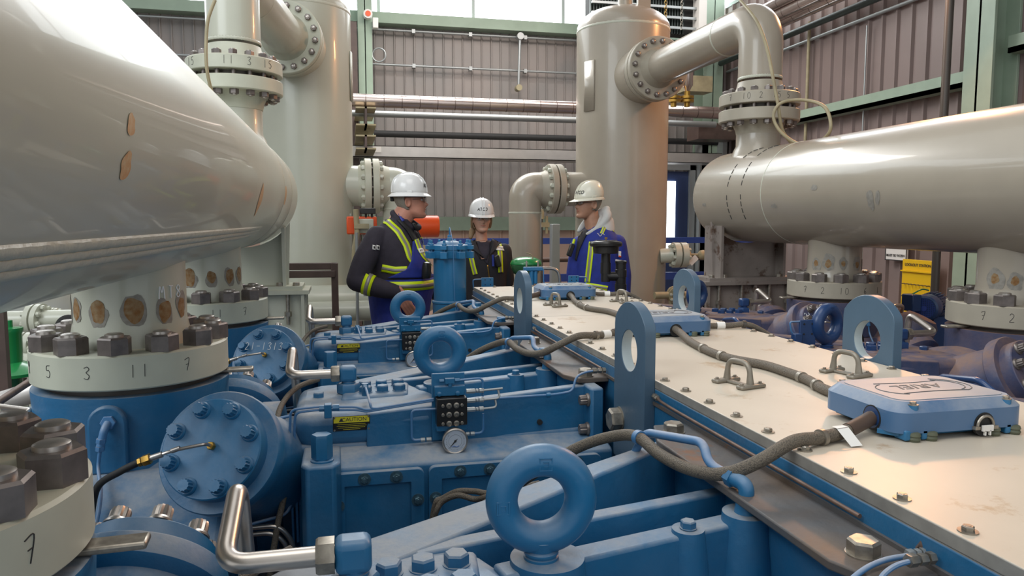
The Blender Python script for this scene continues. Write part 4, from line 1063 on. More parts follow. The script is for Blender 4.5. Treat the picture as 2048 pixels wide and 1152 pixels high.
def lube_block(yc, label):
    y = yc - 0.345
    DZ = .022; t = thing('divider_block', (0.29, y, 0.985), label, 'lubricator block')
    obj('back_plate', MB().box(0.238, 0.332, y + 0.018, y + 0.026, 0.955, 1.148), 'blue_clean', t, bevel=0.002)
    obj('upper_block', MB().box(0.244, 0.330, y + 0.0, y + 0.018, 1.086, 1.114), 'blue_clean', t, bevel=0.002)
    for x in (0.257, 0.309): obj('cap_screw', MB().lathe((x, y, 1.093), (0, -1, 0), [(0, .0065), (.005, .0065), (.006, .005)], 14), 'blue_clean', t)
    obj('valve_block', MB().box(0.247, 0.333, y - 0.022, y + 0.016, 1.006, 1.084), 'black', t, bevel=0.0025)
    obj('base_block', MB().box(0.247, 0.333, y - 0.012, y + 0.018, 0.988, 1.006), 'blue_clean', t, bevel=0.003)
    for r in range(3):
        z = 1.064 - r * 0.0255
        for x, rr in ((0.264, .0046), (0.281, .0080), (0.302, .0080), (0.3175, .0046)):
            obj('socket_plug', MB().lathe((x, y - 0.022, z), (0, -1, 0), [(0, rr), (0.003, rr), (0.0038, rr * .82), (0.0039, rr * .42), (0.0015, rr * .40), (0.0015, 0)], 18), 'zinc', t)
        for k in range(3 if r < 3 else 0): pass
        c = V((0.333, y - 0.004, z + (0.006 if r == 0 else 0.0)))
        c.z = (1.098, 1.071, 1.045)[r]
        obj('tube_fitting', MB().hexn(c, (1, 0, 0), 0.0070, 0.026).hexn(c + V((.028, 0, 0)), (1, 0, 0), 0.006, 0.007).hexn(c + V((.037, 0, 0)), (1, 0, 0), 0.007, 0.013), 'galv', t)
        L_ = (0.105, 0.097, 0.088)[r]
        pts = [c + V((.045, 0, 0)), c + V((L_, 0, .003))] if r == 0 else fillet([c + V((.045, 0, 0)), c + V((L_, 0, .002)), c + V((L_ - .004, .01, .028))], .012)
        obj('outlet_tube', MB().tube(pts, 0.0032, 8), 'galv', t)
    # tee and loop at the top
    c = V((0.288, y + 0.004, 1.129))
    obj('tee_fitting', MB().hexn(c + V((-.030, 0, 0)), (1, 0, 0), .0058, .013).box(c.x - .014, c.x + .012, c.y - .007, c.y + .007, c.z - .007, c.z + .007).hexn(c + V((.014, 0, 0)), (1, 0, 0), .0062, .014).cyl(c - V((0, 0, .016)), c, .0065), 'blue_clean', t)
    obj('loop_tube', MB().tube(fillet([c + V((.026, 0, 0)), c + V((.094, 0, .003)), c + V((.094, 0, -.05))], .014), .0034, 8), 'bluetube', t)
    obj('loop_tube', MB().tube(fillet([(0.382, y, 1.03), (0.382, y, .974), (0.352, y, .974)], .014), .0034, 8), 'bluetube', t)
    obj('tube_fitting', MB().hexn((0.332, y, .974), (1, 0, 0), .006, .010).hexn((0.345, y, .974), (1, 0, 0), .006, .012), 'galv', t)
    obj('loop_tube', MB().tube(fillet([(0.247, y + .012, 1.048), (0.180, y + .012, 1.048), (0.180, y + .012, .962), (0.205, y + .012, .962)], .014), .0034, 8), 'bluetube', t)
    obj('tube_fitting', MB().hexn((0.205, y + .012, .962), (1, 0, 0), .006, .012).hexn((0.221, y + .012, .962), (1, 0, 0), .0065, .014), 'galv', t)
    # dial gauge
    g = thing_part('g', t); c = V((0.295, y - 0.040, 0.990 - DZ))
    gg = obj('pressure_gauge', MB().lathe(c + V((0, .024, 0)), (0, -1, 0), [(-.03, .008), (-.002, .008), (0, .031), (.003, .033), (.020, .033), (.023, .0365), (.028, .0365), (.030, .0335), (.0285, .031), (.0270, .031)], 48), 'steel', t)
    obj('dial_face', MB().lathe(c + V((0, -.0025, 0)), (0, -1, 0), [(0, .0312), (.0008, .0310)], 48), 'dial', gg)
    mb = MB(); cc = c + V((0, -.0035, 0))
    mb.prism([cc + V((.007, 0, .007)), cc + V((.0015, 0, -.0015)), cc + V((-.017, 0, -.019)), cc + V((-.0015, 0, .0015))], (0, -.0006, 0)).cyl(cc, cc - V((0, .001, 0)), .0034, n=14)
    for k in range(28):
        a = math.radians(-225 + k * 10); d = V((math.cos(a), 0, math.sin(a)))
        mb.bar(cc + d * .0235, cc + d * (.0272 if k % 3 == 0 else .0255), .0005, .0005, (0, 1, 0))
    mb.torus(cc, (0, 1, 0), .0185, .0002, 36, 4)
    obj('needle', mb, 'marker', gg)
    obj('maker_mark', MB().tube(spline([cc + V((-.010, -.0003, -.016)), cc + V((-.004, -.0003, -.013)), cc + V((.004, -.0003, -.016)), cc + V((.010, -.0003, -.013))], 5), .0008, 6), 'ink_blue', gg)
    for ch in t.children: ch.location.z += DZ; ch.location.x -= .005
    return t

def eyebolt(loc, rz, label, m='blue', s=1.0, cz=0.098):
    x, y, z = loc
    t = thing('eyebolt', loc, label, 'eyebolt')
    R = 0.0618; r = 0.0250; c = V((x, y, z + cz)); ax = V((math.sin(rz), math.cos(rz), 0)); sd = V((math.cos(rz), -math.sin(rz), 0))
    mb = MB().torus(c, ax, R * s, r * s, 64, 24, 1.0)
    obj('ring', mb, m, t)
    obj('shank', MB().lathe((x, y, z), (0, 0, 1), [(0, .0275), (.004, .0275), (.005, .025), (.008, .025), (.009, .0275), (.012, .0275), (.014, .022), (.030, .026), (.034, .02)], 32), m, t)
    mk = c - ax * (r * s * .93)
    for dx, dz in ((-R, -.004), (0.003, R)):
        p = V((c.x, c.y, c.z)) + sd * dx + V((0, 0, dz)) - ax * (r - .0003)
        mbb = MB()
        mbb.holed([p + sd * a + V((0, 0, b)) for a, b in ((-.010, -.010), (.010, -.010), (.010, .010), (-.010, .010))], [p + sd * a + V((0, 0, b)) for a, b in ((-.0085, -.0085), (.0085, -.0085), (.0085, .0085), (-.0085, .0085))], ax * .002)
        mbb.bar(p + sd * -.004 + V((0, 0, .004)), p + sd * .004 + V((0, 0, .004)), .0012, .002, ax).bar(p + sd * -.003 + V((0, 0, -.003)), p + sd * .004 + V((0, 0, -.003)), .0012, .002, ax).bar(p + sd * .004 + V((0, 0, -.004)), p + sd * .004 + V((0, 0, .004)), .0012, .002, ax)
        obj('cast_mark', mbb, m, t)
    return t

def lube_lines(yc, label):
    y = yc - 0.318
    t = thing('lube_lines', (0.05, y, 1.06), label, 'tubing')
    z = 1.078
    for k in range(2):
        dz = k * 0.0085; dx = k * 0.012
        pts = fillet([(-0.155 + dx, y + .03, 0.70), (-0.155 + dx, y + .0, 1.02), (-0.150 + dx, y - 0.012, z + 0.012 - dz), (-0.075, y - 0.012, z + .016 - dz), (-0.02, y - .012, z + 0.012 - dz), (0.025, y - .012, z + .010 - dz), (0.05, y - .012, z - .001 - dz * .5), (0.238, y - .010, z + .020 - dz * .5)], .018)
        obj('tube', MB().tube(pts, 0.0036, 8), 'bluetube', t)
    for x in (-0.075, -0.04):
        obj('union', MB().hexn((x, y - .012, z + .011), (1, 0, 0), .0095, .018), 'blue_clean', t)
    obj('clamp', MB().box(-0.062, -0.042, y - .022, y + .004, z - .016, z + .022), 'blue_clean', t, bevel=0.002)
    c = V((0.052, y + .13, 1.115))
    obj('tube', MB().tube(fillet([c, c - V((-.003, .05, .005)), (0.062, y - .008, 1.093), (0.064, y - .012, 1.082), (0.085, y - .012, 1.080)], .012), .0036, 8), 'bluetube', t)
    obj('union', MB().cyl(c - V((0, 0, .03)), c + V((0, 0, .006)), .010, n=16).hexn(c - V((0, .006, .002)), (0, -1, -.3), .009, .016), 'blue_clean', t)
    # line along the front rib to the frame
    pts = fillet([(0.333, y, 1.086), (0.60, y + .005, 1.088), (0.655, y + .008, 1.094), (0.668, y + .02, 1.135), (0.70, y + .03, 1.146), (0.745, y + .035, 1.148)], .018)
    obj('tube', MB().tube(pts, 0.0036, 8), 'bluetube', t)
    obj('clip', MB().cyl((0.572, y + .002, 1.088), (0.584, y + .002, 1.088), .0068, n=10), 'blue_clean', t)
    obj('union', MB().hexn((0.725, y + .034, 1.1475), (1, 0.05, 0), .009, .014).hexn((0.742, y + .034, 1.1475), (1, 0, 0), .008, .012).hexn((0.757, y + .035, 1.1475), (1, 0, 0), .0085, .010), 'zinc', t)
    return t

names = ['nearest the camera', 'in the middle of the left bank', 'furthest back on the left bank']
g = guide(YC, False, 'blue crosshead guide casting in the middle of the left bank, behind the caution plate')
g1 = dup(g, (0, -P1, 0), 'blue crosshead guide casting nearest the camera at the bottom of the picture')
g3 = dup(g, (0, PITCH, 0), 'blue crosshead guide casting furthest back on the left bank, nearest the workers')
eyebolt((0.297, YC - .02, 1.077), 0.02, 'blue ring eyebolt in the middle of the left bank, right behind the gauge block', 'blue_clean')
eyebolt((0.290, YC - .02 - P1, 1.077), 0.10, 'largest blue ring eyebolt, in the near foreground at the bottom centre', 'blue_clean', cz=.094)
eyebolt((0.297, YC - .02 + PITCH, 1.077), 0.0, 'smallest blue ring eyebolt, in front of the hand of the man in hi-vis braces', 'blue_clean')
ca = caution(YC, 'yellow and black caution plate on the middle blue guide')
dup(ca, (0, PITCH, 0), 'yellow and black caution plate on the furthest left blue guide')
lb = lube_block(YC, 'black nine-port lubricator block with round dial gauge on the middle blue guide')
dup(lb, (0, PITCH, 0), 'black lubricator block on the furthest left guide, half hidden behind an eyebolt')
ll = lube_lines(YC, 'thin blue lubrication lines running across the front of the middle guide')
dup(ll, (0, PITCH, 0), 'thin blue lubrication lines running across the front of the furthest left guide')
dup(ll, (0, -P1, 0), 'thin blue lubrication lines of the nearest guide at the bottom edge')
XF[0] = lambda p: V((2 * XC - p[0], p[1], p[2]))
gr = guide(YR, True, 'dusty blue crosshead guide on the right bank, behind the large right lifting lug')
dup(gr, (0, PITCH, 0), 'dusty blue crosshead guide on the right bank, behind the far right lifting lug')
dup(gr, (0, -PITCH, 0), 'dusty blue crosshead guide on the right bank beyond the nearest junction box')
eyebolt((0.335, YR - .02, 1.077), 0.30, 'dark blue ring eyebolt beside the large right lifting lug', 'motor')
eyebolt((0.29, YR - .02 + PITCH, 1.077), 0.5, 'dark blue ring eyebolt partly hidden behind the far right lifting lug', 'motor')
XF[0] = lambda p: p
# bracket plates and blue tubing standing on the right guides
for dy, lab in ((0, 'blue bracket plate with four holes and tube loops left of the dark blue eyebolt'),):
    a = at(1600, 670, y=YR + PITCH * 0.02); b = at(1632, 640, y=YR)
    x0, x1 = at(1600, 660, y=2.62).x, at(1632, 660, y=2.62).x; z0, z1 = at(1615, 680, y=2.62).z, at(1615, 640, y=2.62).z
    t = thing('bracket_plate', ((x0 + x1) / 2, 2.62, z0), lab, 'bracket')
    obj('plate', MB().box(x0, x1, 2.62, 2.63, z0 - 0.12, z1), 'motor', t, bevel=0.002)
    for i in (0.25, 0.75):
        for j in (0.3, 0.8): obj('hole', MB().cyl((x0 + (x1 - x0) * i, 2.618, z0 + (z1 - z0) * j), (x0 + (x1 - x0) * i, 2.62, z0 + (z1 - z0) * j), 0.004, n=10), 'blackmatte', t)
    obj('tube_loop', MB().tube(fillet([(x0, 2.625, z1 - .006), (x0 - .045, 2.625, z1 - .006), (x0 - .035, 2.625, z0 + .03), (x0 - .01, 2.625, z0 + .02)], .012), .0035, 8), 'bluetube', t)
    obj('fitting_block', MB().box(x0 - .035, x0, 2.60, 2.63, z0 - .02, z0 + .03), 'motor', t, bevel=.004)
# ------------------------------------------------------------------ skid, crankcase and its bright cover
obj('skid', MB().box(-1.35, 3.65, -1.2, 4.72, 0, 0.40), 'brown_steel', label='dark steel skid deck carrying the whole compressor', cat='skid', bevel=0.01)
t = thing('crankcase', (XC, 1.8, 0.40), 'long blue crankcase with oily side ledges under the bright bolted cover', 'crankcase')
CX0, CX1 = 0.775, 2 * XC - 0.775
obj('frame_box', MB().box(CX0, CX1, -0.9, 4.5, 0.40, 1.168), 'blue', t, bevel=0.004)
obj('side_lip', MB().box(CX0 - 0.006, CX0, -0.9, 4.5, 1.126, 1.134).box(CX1, CX1 + 0.006, -0.9, 4.5, 1.126, 1.134), 'deck', t)
for sg, y0, mm in ((0, YC, 'l'), (1, YR, 'r')):
    for k in range(-1, 3):
        yc = y0 + k * PITCH - (.04 if k == -1 and sg == 0 else 0)
        if yc > 4.2: continue
        xa, xb = (0.652, 0.776) if sg == 0 else (2 * XC - 0.776, 2 * XC - 0.652)
        obj('deck_ledge', MB().prism([((xa + .03 if sg == 0 else xa), yc - .29, 1.112), (xa, yc - .22, 1.112), (xa, yc + .36, 1.112), (xa + (.04 if sg == 0 else 0), yc + .47, 1.112), (xb, yc + .47, 1.112), (xb, yc - .29, 1.112)], (0, 0, .015)), 'deck', t, bevel=0.003)
        x = 0.712 if sg == 0 else 2 * XC - 0.712
        for yy in (yc + .365 + (.04 if k == -1 else 0), yc - .255 + (.04 if k == -1 else 0)): inst('hold_down_bolt', HEXZ if k < 1 else HEXB, t, (x, yy, 1.127), (0, 0, 1), 0.4, 1.05)
obj('side_rail', MB().box(0.776, 0.7795, -0.9, 4.5, 1.145, 1.168), 'plate_edge', t)
pl = obj('top_cover', MB().box(0.775, 2 * XC - 0.775, -0.9, 4.47, 1.168, 1.190), 'plate', label='long bare-metal crankcase cover plate running away to the workers', cat='cover plate', bevel=0.002)
# its machined edge shows darker than the top
pl.data.materials.append(M['plate_edge'])
for p in pl.data.polygons:
    if abs(p.normal.z) < 0.5: p.material_index = 1
obj('cover_seam', MB().box(0.776, 2 * XC - 0.776, 3.02, 3.023, 1.1895, 1.1905), 'plate_edge', pl)
n = 0
y = -0.28
while y < 4.40:
    for x in (0.797, 2 * XC - 0.797):
        inst('cover_bolt', BOLT, pl, (x, y, 1.190), (0, 0, 1), random.uniform(0, 1), 0.95)
    y += 0.118
for x in [0.9, 1.02, 1.14, 1.26, 1.38]: inst('cover_bolt', BOLT, pl, (x, 4.43, 1.190), (0, 0, 1), 0.2, 0.95)

def lug(yc, x0, sg, label, zb):
    W = 0.108; t = thing('lifting_lug', (x0 + .015, yc, zb), label, 'lifting lug')
    N = 48; outer = []; inner = []; zc = 1.250; R = 0.132
    for i in range(N):
        a = 2 * math.pi * i / N
        dy, dz = math.sin(a), math.cos(a)
        k = min(W / max(abs(dy), 1e-6), R / 1.0)
        if dz > 0.0: yy = dy * min(R, W / max(abs(dy), 1e-6)); zz = zc + dz * R if abs(dy) * R < W else zc + dz * (W / abs(dy))
        else:
            # straight sides down to the base
            H = zc - zb
            kk = min(W / max(abs(dy), 1e-6), H / max(abs(dz), 1e-6)); yy = dy * kk; zz = zc + dz * kk
        outer.append((x0, yc + yy, zz)); inner.append((x0, yc + dy * 0.056, zc + dz * 0.056))
    # put true corners at the foot
    for ty in (-W, W):
        j = min(range(N), key=lambda q: (outer[q][1] - yc - ty) ** 2 + (outer[q][2] - zb) ** 2); outer[j] = (x0, yc + ty, zb)
    o = obj('lug_plate', MB().holed(outer, inner, (0.030, 0, 0)), 'lug', t, bevel=0.0015, seg=1)
    o.data.materials.append(M['lug_hole'])
    for p in o.data.polygons:
        c = p.center + ORG[t.name]
        if (V((0, c.y, c.z)) - V((0, yc, zc))).length < 0.0565 and abs(p.normal.x) < 0.5: p.material_index = 1
    return t
l1 = lug(1.845, 0.745, 1, 'blue steel lifting lug in the picture centre at the left edge of the cover', 0.93)
inst('lug_bolt', HEXZ, l1, (0.745, 1.905, 1.045), (-1, 0, 0), 0.3, 1.5, label='dusty hex bolt head')
l0 = lug(3.12, 0.745, 1, 'blue steel lifting lug further back, in front of the woman', 0.93)
inst('lug_bolt', HEXZ, l0, (0.745, 3.18, 1.045), (-1, 0, 0), 0.3, 1.5, label='dusty hex bolt head')
lug(1.860, 1.497, -1, 'nearer of the two blue lifting lugs at the right edge of the cover', 1.03)
lug(3.065, 1.497, -1, 'further of the two blue lifting lugs at the right edge of the cover', 1.03)
# stub fixings for the gaps where the lugs are bolted on
t_ = bpy.data.objects['crankcase']
for yy in (1.78, 3.05, 1.90, 3.16): pass

def jbox(yc, label):
    zb, zt = 1.205, 1.262; x0, x1 = XC - .147, XC + .147; y0, y1 = yc - .112, yc + .112
    t = thing('junction_box', (XC, yc, 1.190), label, 'junction box')
    lo = rrect(x0, x1, y0, y1, .035, 40); hi = rrect(x0 + .016, x1 - .016, y0 + .016, y1 - .016, .030, 40); md = rrect(x0 + .003, x1 - .003, y0 + .003, y1 - .003, .034, 40)
    cv = obj('cover', MB().rings([[V((a, b, zb)) for a, b in lo], [V((a, b, zt - .018)) for a, b in lo], [V((a, b, zt - .014)) for a, b in md], [V((a, b, zt)) for a, b in hi]]), 'box_blue', t, sm=25)
    cv.data.materials.append(M['lug_hole'])
    top = obj('cover_top', MB().prism([(a, b, zt + .0001) for a, b in rrect(x0 + .024, x1 - .024, y0 + .024, y1 - .024, .026, 40)], (0, 0, .0012)), 'cover_grey', t)
    # raised maker's lettering, read from the far side, with swooshes
    font_text('raised_lettering', 'ARIEL', (XC, yc + .006, zt + .0016), (-1, 0, 0), (0, -1, 0), .046, top, 'groove', ext=.0005, shear=.25)
    mb = MB()
    for s_, rr in ((1, .050), (-1, .050), (1, .062)):
        mb.tube([(XC + s_ * (.05 + rr * math.cos(a)), yc + s_ * .008 + rr * .9 * math.sin(a), zt + .0016) for a in [(-1.2 + 2.4 * i / 14) for i in range(15)]], .0011, 5)
        mb.tube([(XC + s_ * .075 - s_ * .15 * i / 10, yc - s_ * (.043 - .006 * math.sin(i / 10 * 3.14)), zt + .0016) for i in range(11)], .0010, 5)
    obj('raised_swoosh', mb, 'groove', top)
    for sx in (-1, 1):
        for sy in (-1, 1):
            c = V((XC + sx * .105, yc + sy * .100, zt - .006))
            obj('screw_lobe', MB().cyl(c - V((0, 0, .018)), c + V((0, 0, .001)), .0095, n=16), 'blue_clean', t)
            inst('cover_screw', BOLT, t, c + V((0, 0, .001)), (0, 0, 1), 0.5, .72)
    obj('base_tray', MB().box(x0 + .02, x1 - .02, y0 + .02, y1 - .02, 1.194, zb + .002), 'blue', t, bevel=.004)
    # glands in half-round openings
    obj('cable_gland', MB().cyl((x0 - .0015, yc - .045, 1.222), (x0 + .012, yc - .045, 1.222), .021, n=28), 'motor', t)
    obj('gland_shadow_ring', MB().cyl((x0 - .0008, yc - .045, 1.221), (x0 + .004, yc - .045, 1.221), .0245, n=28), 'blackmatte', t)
    gx = XC + .045 if yc < 2 else XC + 0.0
    obj('gland_opening', MB().cyl((gx, y0 - .0012, 1.214), (gx, y0 + .006, 1.214), .023, n=28), 'blackmatte', t)
    if yc < 2:
        obj('clamp_bridge', MB().tube([(gx + .018 * math.cos(a), y0 - .004, 1.212 + .019 * math.sin(a)) for a in [math.pi * i / 12 for i in range(13)]], .0028, 8).box(gx - .026, gx - .015, y0 - .008, y0, 1.206, 1.212).box(gx + .015, gx + .026, y0 - .008, y0, 1.206, 1.212), 'zinc', t)
        obj('latch_clip', MB().box(gx - .011, gx + .013, y0 - .010, y0 - .006, 1.203, 1.214).box(gx - .006, gx - .003, y0 - .010, y0 - .006, 1.195, 1.204).box(gx + .005, gx + .008, y0 - .010, y0 - .006, 1.195, 1.204), 'white_label', t)
    # rubber feet along the near edge
    for fx in (x0 + .040, x0 + .077, x1 - .075, x1 - .028):
        f = obj('rubber_foot', MB().lathe((fx, y0 + .004, 1.190), (0, 0, 1), [(0, .0105), (.005, .0125), (.009, .0105), (.011, .0125), (.016, .011), (.018, .006)], 20), 'foot_green', t)
        obj('foot_bracket', MB().box(fx - .022, fx - .008, y0 + .0, y0 + .03, 1.192, 1.212), 'blue_clean', t, bevel=.003)
    obj('base_arm', MB().bar((x0 + .0, y0 + .05, 1.202), (x0 + .045, y0 + .002, 1.200), .02, .008), 'blue_clean', t)
    return t
M['groove'] = mat('engraved_line', (0.12, 0.12, 0.12), 0.6)
M['cover_grey'] = mat('worn_cover_top', (0.34, 0.36, 0.37), 0.45, col2=(0.25, 0.30, 0.36), nscale=12)
M['foot_green'] = mat('olive_rubber', (0.10, 0.11, 0.07), 0.6)
jbox(1.248, 'nearest blue junction box with raised lettering on the cover plate, at the right edge')
jbox(1.248 + PITCH, 'middle blue junction box on the cover plate, beside the central lifting lug')
jbox(1.248 + 2 * PITCH, 'furthest blue junction box on the cover plate, in front of the workers')

def handle(x, y, label, rz=0.25):
    t = thing('grip_bracket', (x, y, 1.190), label, 'handle')  # a lifting handle bolted to the cover plate
    u = V((math.sin(rz), -math.cos(rz), 0)); s = V((math.cos(rz), math.sin(rz), 0)); c = V((x, y, 1.190))
    mb = MB()
    for sg in (-1, 1):
        mb.obox(c + u * sg * .043 + V((0, 0, .005)), s, u, (0, 0, 1), .080, .024, .010)
    mb.obox(c + V((0, 0, .004)), u, s, (0, 0, 1), .07, .018, .008)
    obj('base', mb, 'handle_grey', t, bevel=.004)
    pts = fillet([c - u * .040 + V((0, 0, .008)), c - u * .036 + V((0, 0, .060)), c + u * .036 + V((0, 0, .060)), c + u * .040 + V((0, 0, .008))], .03, 8)
    obj('grip', MB().tube(pts, [.0095 if i in (0, len(pts) - 1) else .0068 for i in range(len(pts))], 14), 'handle_grey', t)
    for sg in (-1, 1):
        for k in (-1, 1): inst('bolt', BOLT, t, c + u * sg * .043 + s * k * .030 + V((0, 0, .010)), (0, 0, 1), k, .55)
    return t
M['handle_grey'] = mat('cast_handle', (0.30, 0.27, 0.22), 0.42, 0.35, noise_amt=.2, nscale=30)
handle(.955, 1.640, 'grey lifting handle on the cover, left of the cable in the foreground')
handle(1.300, 1.690, 'grey lifting handle on the cover beside the large right lifting lug')
handle(.985, 3.38, 'small grey lifting handle left on the cover before the furthest junction box')
handle(1.355, 3.46, 'small grey lifting handle on the right of the cover near the furthest junction box')

def ring_band(t, name, pts, i, r, w_, m):
    p, q = pts[i], pts[i + 1]; d = (q - p).normalized()
    return obj(name, MB().cyl(p - d * w_ / 2, p + d * w_ / 2, r, n=18), m, t)
def side_hose(dy, label, tag):
    t = thing('cable_hose', (.84, 1.155 + dy, 1.19), label, 'cable')
    P0 = [(.990, 1.203, 1.222), (.95, 1.19, 1.213), (.90, 1.175, 1.204), (.84, 1.158, 1.2035), (.775, 1.142, 1.205), (.70, 1.130, 1.178), (.655, 1.165, 1.148), (.625, 1.235, 1.135), (.602, 1.32, 1.138), (.588, 1.41, 1.150), (.555, 1.48, 1.130), (.50, 1.53, 1.095), (.43, 1.57, 1.04), (.36, 1.61, .98), (.30, 1.66, .92)]
    pts = spline([(a, b + dy, c) for a, b, c in P0], 9)
    obj('sleeve', MB().tube(pts, .0122, 16), 'hose', t)
    obj('sleeve_end', MB().tube(pts[2:16], .0138, 16), 'brown_hose', t)
    ring_band(t, 'clamp_band', pts, 26, .0155, .010, 'zinc')
    ring_band(t, 'clamp_band', pts, 80, .0150, .012, 'bluetube')
    if tag:
        c = pts[19]
        obj('id_tag', MB().add([c + V((-.012, -.010, .012)), c + V((.012, -.010, .0145)), c + V((.016, -.045, -.010)), c + V((-.008, -.045, -.0105))], [(0, 1, 2, 3)]).add([c + V((-.012, -.010, .013)), c + V((.012, -.010, .0155)), c + V((.012, .006, .0140)), c + V((-.012, .006, .0135))], [(0, 1, 2, 3)]), 'white_label', t)
    else:
        ring_band(t, 'id_tag', pts, 20, .0150, .03, 'white_label')
    return t
M['brown_hose'] = mat('heat_shrink', (0.085, 0.055, 0.04), 0.5)
side_hose(0, 'braided cable with white tag drooping from the nearest junction box over the cover edge', True)
side_hose(PITCH, 'braided cable leaving the middle junction box, passing behind the central lifting lug', False)
side_hose(2 * PITCH, 'braided cable leaving the furthest junction box towards the blue filter housing', False)
def trunk(dy, label):
    P0 = [(1.13, 1.375, 1.215), (1.105, 1.41, 1.204), (1.10, 1.50, 1.2025), (1.125, 1.60, 1.2025), (1.130, 1.70, 1.2025), (1.125, 1.80, 1.2025), (1.085, 1.90, 1.2025), (1.080, 2.02, 1.2025), (1.105, 2.20, 1.2025), (1.125, 2.31, 1.212), (1.132, 2.375, 1.219)]
    t = thing('trunk_cable', (1.1, 1.86 + dy, 1.19), label, 'cable')
    pts = spline([(a, b + dy, c) for a, b, c in P0], 9)
    obj('sleeve', MB().tube(pts, .0125, 16), 'hose', t)
    for i in (12, 22, 30, 58, 66): ring_band(t, 'clamp_band', pts, i, .0150, .014, 'handle_grey')
    return t
trunk(0, 'thick braided cable snaking along the cover between the nearest and middle junction boxes')
trunk(PITCH, 'thick braided cable along the cover between the middle and furthest junction boxes')
def side_r(dy, lab):
    pts = spline([(XC + .147, 1.27 + dy, 1.215), (1.34, 1.29 + dy, 1.203), (1.42, 1.28 + dy, 1.2025), (1.50, 1.27 + dy, 1.203), (1.58, 1.25 + dy, 1.16), (1.63, 1.16 + dy, 1.11), (1.66, 1.02 + dy, 1.13)], 8)
    t = thing('cable_hose', pts[20], lab, 'cable')
    obj('sleeve', MB().tube(pts, .011, 14), 'hose', t)
    ring_band(t, 'id_tag', pts, 13, .0145, .03, 'white_label'); ring_band(t, 'clamp_band', pts, 22, .0145, .012, 'darktube')
side_r(PITCH, 'dark cable leaving the right side of the middle junction box over the cover edge')
side_r(2 * PITCH, 'dark cable leaving the right side of the furthest junction box by the black breather')

# long oil tube tucked under the cover edge, with fittings
def edge_tube(y0, y1, label):
    t = thing('edge_tube', (.765, (y0 + y1) / 2, 1.14), label, 'tubing')
    x = .7665
    obj('tube', MB().tube(fillet([(x + .006, y1, 1.150), (x - .004, y1 - .04, 1.150), (x, y1 - .10, 1.146), (x, y0 + .02, 1.146)], .02), .0038, 10), 'rusty_tube', t)
    obj('fitting', MB().hexn((x + .004, y1 + .012, 1.150), (0, -1, 0), .008, .012).hexn((x + .002, y1 - .006, 1.150), (0, -1, 0), .0075, .010), 'zinc', t)
    return t
M['rusty_tube'] = mat('rusty_tube', (0.20, 0.13, 0.10), 0.5, .3, noise_amt=.4, nscale=30)
edge_tube(.93, 1.72, 'thin brownish oil tube under the near stretch of the cover edge')
edge_tube(2.10, 2.95, 'thin brownish oil tube under the middle stretch of the cover edge')
p = at(1860, 1110, x=.765)
t = thing('lube_fitting', (.74, p.y, 1.13), 'blue tube with bright compression fitting reaching the frame at the bottom right', 'tubing')
q0 = at(1815, 1112, z=1.137); q1 = at(1850, 1106, z=1.140); q2 = at(1720, 1145, z=1.13); q3 = at(1660, 1200, z=1.10); q4 = at(1868, 1102, z=1.142)
obj('tube', MB().tube(spline([q3, q2, (q2 + q0) / 2 + V((0, 0.002, .004)), q0], 8), .0040, 10), 'bluetube', t)
d_ = (q1 - q0).normalized()
obj('fitting', MB().hexn(q0, d_, .0088, .010).hexn(q0 + d_ * .012, d_, .0078, .007).hexn(q0 + d_ * .020, d_, .0092, .012), 'galv', t)
obj('port_elbow', MB().tube(fillet([q1, q4, (.776, q4.y + .012, 1.150)], .01), .0085, 12), 'rusty_tube', t)

# ------------------------------------------------------------------ things at the far end of the frame
t = thing('filter_housing', (.622, 4.42, .40), 'tall bright blue filter housing with bolted lid in front of the man in hi-vis braces', 'filter')
fx, fy = .622, 4.42
obj('shell', MB().lathe((fx, fy, .40), (0, 0, 1), [(0, .105), (.70, .105), (.705, .109), (.715, .109), (.72, .0985), (.735, .0985), (1.02, .0985)], 56), 'blue_clean', t)
obj('neck_flange', MB().lathe((fx, fy, 1.375), (0, 0, 1), [(0, .112), (.004, .115), (.048, .115)], 56), 'blue_clean', t)
obj('lid', MB().lathe((fx, fy, 1.425), (0, 0, 1), [(0, .115), (.026, .115), (.030, .110), (.031, .085), (.045, .070), (.054, .035), (.055, .001)], 56), 'blue_clean', t)
for k in range(8):
    a = .39 + k * .7854; d = V((math.cos(a), math.sin(a), 0)); c = V((fx, fy, 0)) + d * .125
    obj('swing_bolt', MB().cyl(c + V((0, 0, 1.395)), c + V((0, 0, 1.485)), .0085, n=12).hexn(c + V((0, 0, 1.452)), (0, 0, 1), .0145, .014).obox(c + V((0, 0, 1.440)), d, d.cross(V((0, 0, 1))), (0, 0, 1), .045, .036, .024).obox(c + V((0, 0, 1.395)), d, d.cross(V((0, 0, 1))), (0, 0, 1), .045, .040, .040), 'blue_clean', t, bevel=.002)
    b = c + d * .02 + V((0, 0, 1.395)); s_ = d.cross(V((0, 0, 1)))
obj('vent_fitting', MB().hexn((fx, fy, 1.475), (0, 0, 1), .016, .022).hexn((fx, fy, 1.499), (0, 0, 1), .012, .014).cyl((fx, fy, 1.51), (fx, fy, 1.555), .004), 'blue_clean', t)
obj('tracer_wire', MB().tube(spline([(fx, fy - .01, 1.56), (fx + .002, fy - .118, 1.47), (fx + .006, fy - .118, 1.35), (fx + .012, fy - .108, 1.15), (fx + .025, fy - .115, .98)], 8), .0022, 6), 'bluetube', t)
obj('outlet_block', MB().box(fx + .09, fx + .17, fy - .07, fy - .02, 1.075, 1.115).cyl((fx + .03, fy - .13, 1.095), (fx + .12, fy - .045, 1.095), .012), 'blue', t, bevel=.004)

